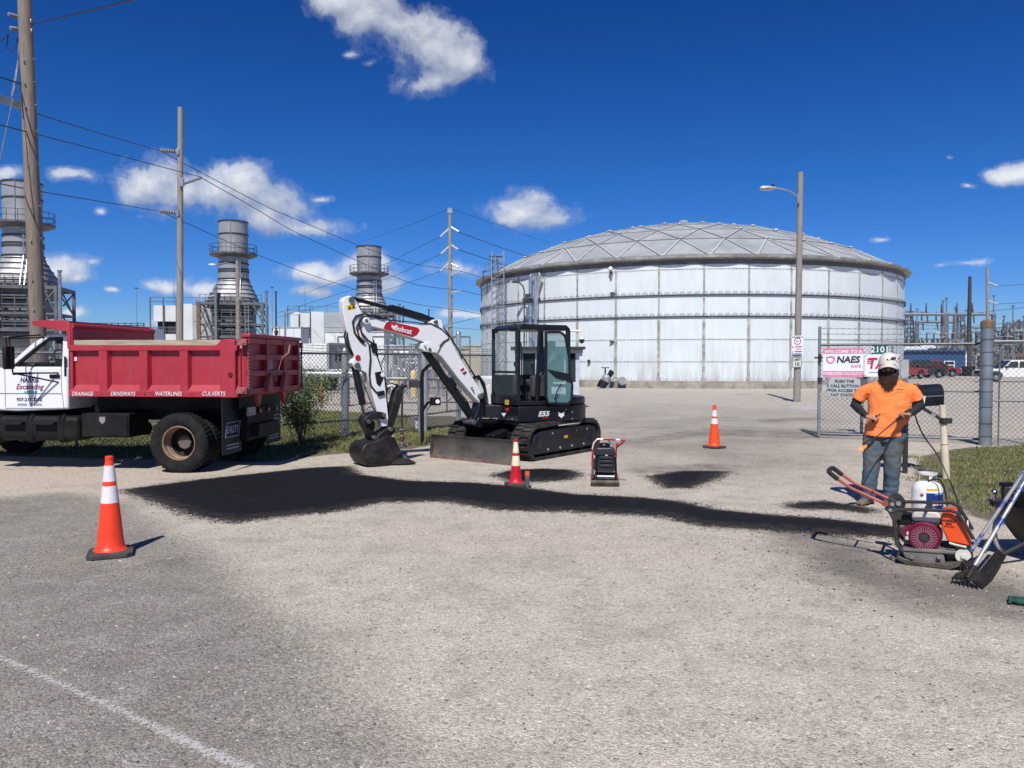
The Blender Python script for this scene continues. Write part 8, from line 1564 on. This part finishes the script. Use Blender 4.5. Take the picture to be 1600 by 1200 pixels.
for k in range(900):
    a=rr.uniform(-1,1); zz=rr.uniform(1.43,1.60); w=.085*(1-max(0,(1.50-zz))*4); x=hx+a*w; y=-.035-.075*math.sqrt(max(0,1-a*a)); p=Vector((x,y,zz)); e=p+Vector((a*.012+rr.gauss(0,.006),-.010+rr.gauss(0,.006),-.035)); mb.tube([p,e],[.0016,.0006],3,cap=False)
mb.build('beard_hair',hb_,brd,smooth=0)
mb=MB(HM)
for s in(-1,1): mb.prism([(-.032,.014),(.030,.016),(.032,.0),(.018,-.020),(-.018,-.020),(-.034,-.004)],(hx+s*.038,-.094+.0,1.645),Vector((1,s*.30,0)).normalized(),Z3,-.004,.004); mb.tube([(hx+s*.070,-.085,1.653),(hx+s*.084,-.02,1.655),(hx+s*.082,.03,1.65)],.004,5)
mb.tube([(hx-.012,-.100,1.652),(hx+.012,-.100,1.652)],.004,5); mb.build('sunglasses',M('black_gloss',(.006,.006,.007),.06,var=0),T)
# torch held in the left hand
tb=Fp.M@gL; e0=at(1352,697,8.72); T2=thing('gas_torch','long black propane torch with small orange flame held by the worker','torch',tb); B=Vector(tb); d=(e0-tb); dn=d.normalized(); side_=dn.cross(Z3).normalized()
mb=MB(); mb.tube([-dn*.16,-dn*.02,d*.45,d*.80],[.013,.013,.0065,.0065],10); mb.build('wand',blk3,T2); mb=MB(); mb.tube([-dn*.10,dn*.10],.018,12); mb.build('grip',hose,T2)
mb=MB(); mb.tube([d*.78,d*.82,d*.86,d*1.0],[.012,.030,.036,.036],16,cap=False); mb.tube([d*.78,d*.80],[.01,.012],8); mb.build('bell',M('burnt_steel',(.045,.035,.03),.6,.5,var=.3,vs=20),T2,solid=.003)
mb=MB(); mb.tube([-dn*.02+side_*.0,-dn*.02-Z3*.05,dn*.06-Z3*.055],.005,6); mb.build('lever',blk3,T2)
fl=bpy.data.materials.new('flame'); fl.use_nodes=True; t=fl.node_tree; t.nodes.clear(); em=nn(t,'ShaderNodeEmission'); em.inputs[0].default_value=(1,.42,.16,1); em.inputs[1].default_value=1.2; tr=nn(t,'ShaderNodeBsdfTransparent'); mx=nn(t,'ShaderNodeMixShader'); lw=nn(t,'ShaderNodeLayerWeight'); lw.inputs[0].default_value=.35; tcn=nn(t,'ShaderNodeTexCoord').outputs['Object']
t.links.new(mth(t,'MULTIPLY_ADD',lw.outputs['Facing'],-1.1,mth(t,'MULTIPLY_ADD',NZ(t,26,3,.6,tcn),1.3,.15),True),mx.inputs[0]); t.links.new(tr.outputs[0],mx.inputs[1]); t.links.new(em.outputs[0],mx.inputs[2]); ou=nn(t,'ShaderNodeOutputMaterial'); t.links.new(mx.outputs[0],ou.inputs[0])
mb=MB(); mb.tube([d*.97,d*1.05,d*1.11+Z3*.008,d*1.17+Z3*.02,d*1.22+Z3*.03],[.014,.026,.024,.013,.003],12); mb.ell(d*1.07-Z3*.02,(.018,.018,.022)); mb.ell(d*1.13+Z3*.025,(.014,.014,.028)); mb.build('flame',fl,T2,rm=.008,sub=2,noise=(.03,.03))
# small dark lighter in the right hand
lg=Fp.M@gR; T3=thing('lighter','small black striker held in the worker right hand against the shirt','lighter',lg); mb=MB(); mb.tube([(-.03,0,-.035),(.02,-.01,.05)],.011,8); mb.build('body_tube',blackm,T3); mb=MB(); mb.tube([(.02,-.01,.05),(.05,-.03,.065),(.03,-.045,.04)],.005,6); mb.build('trigger',blackm,T3)
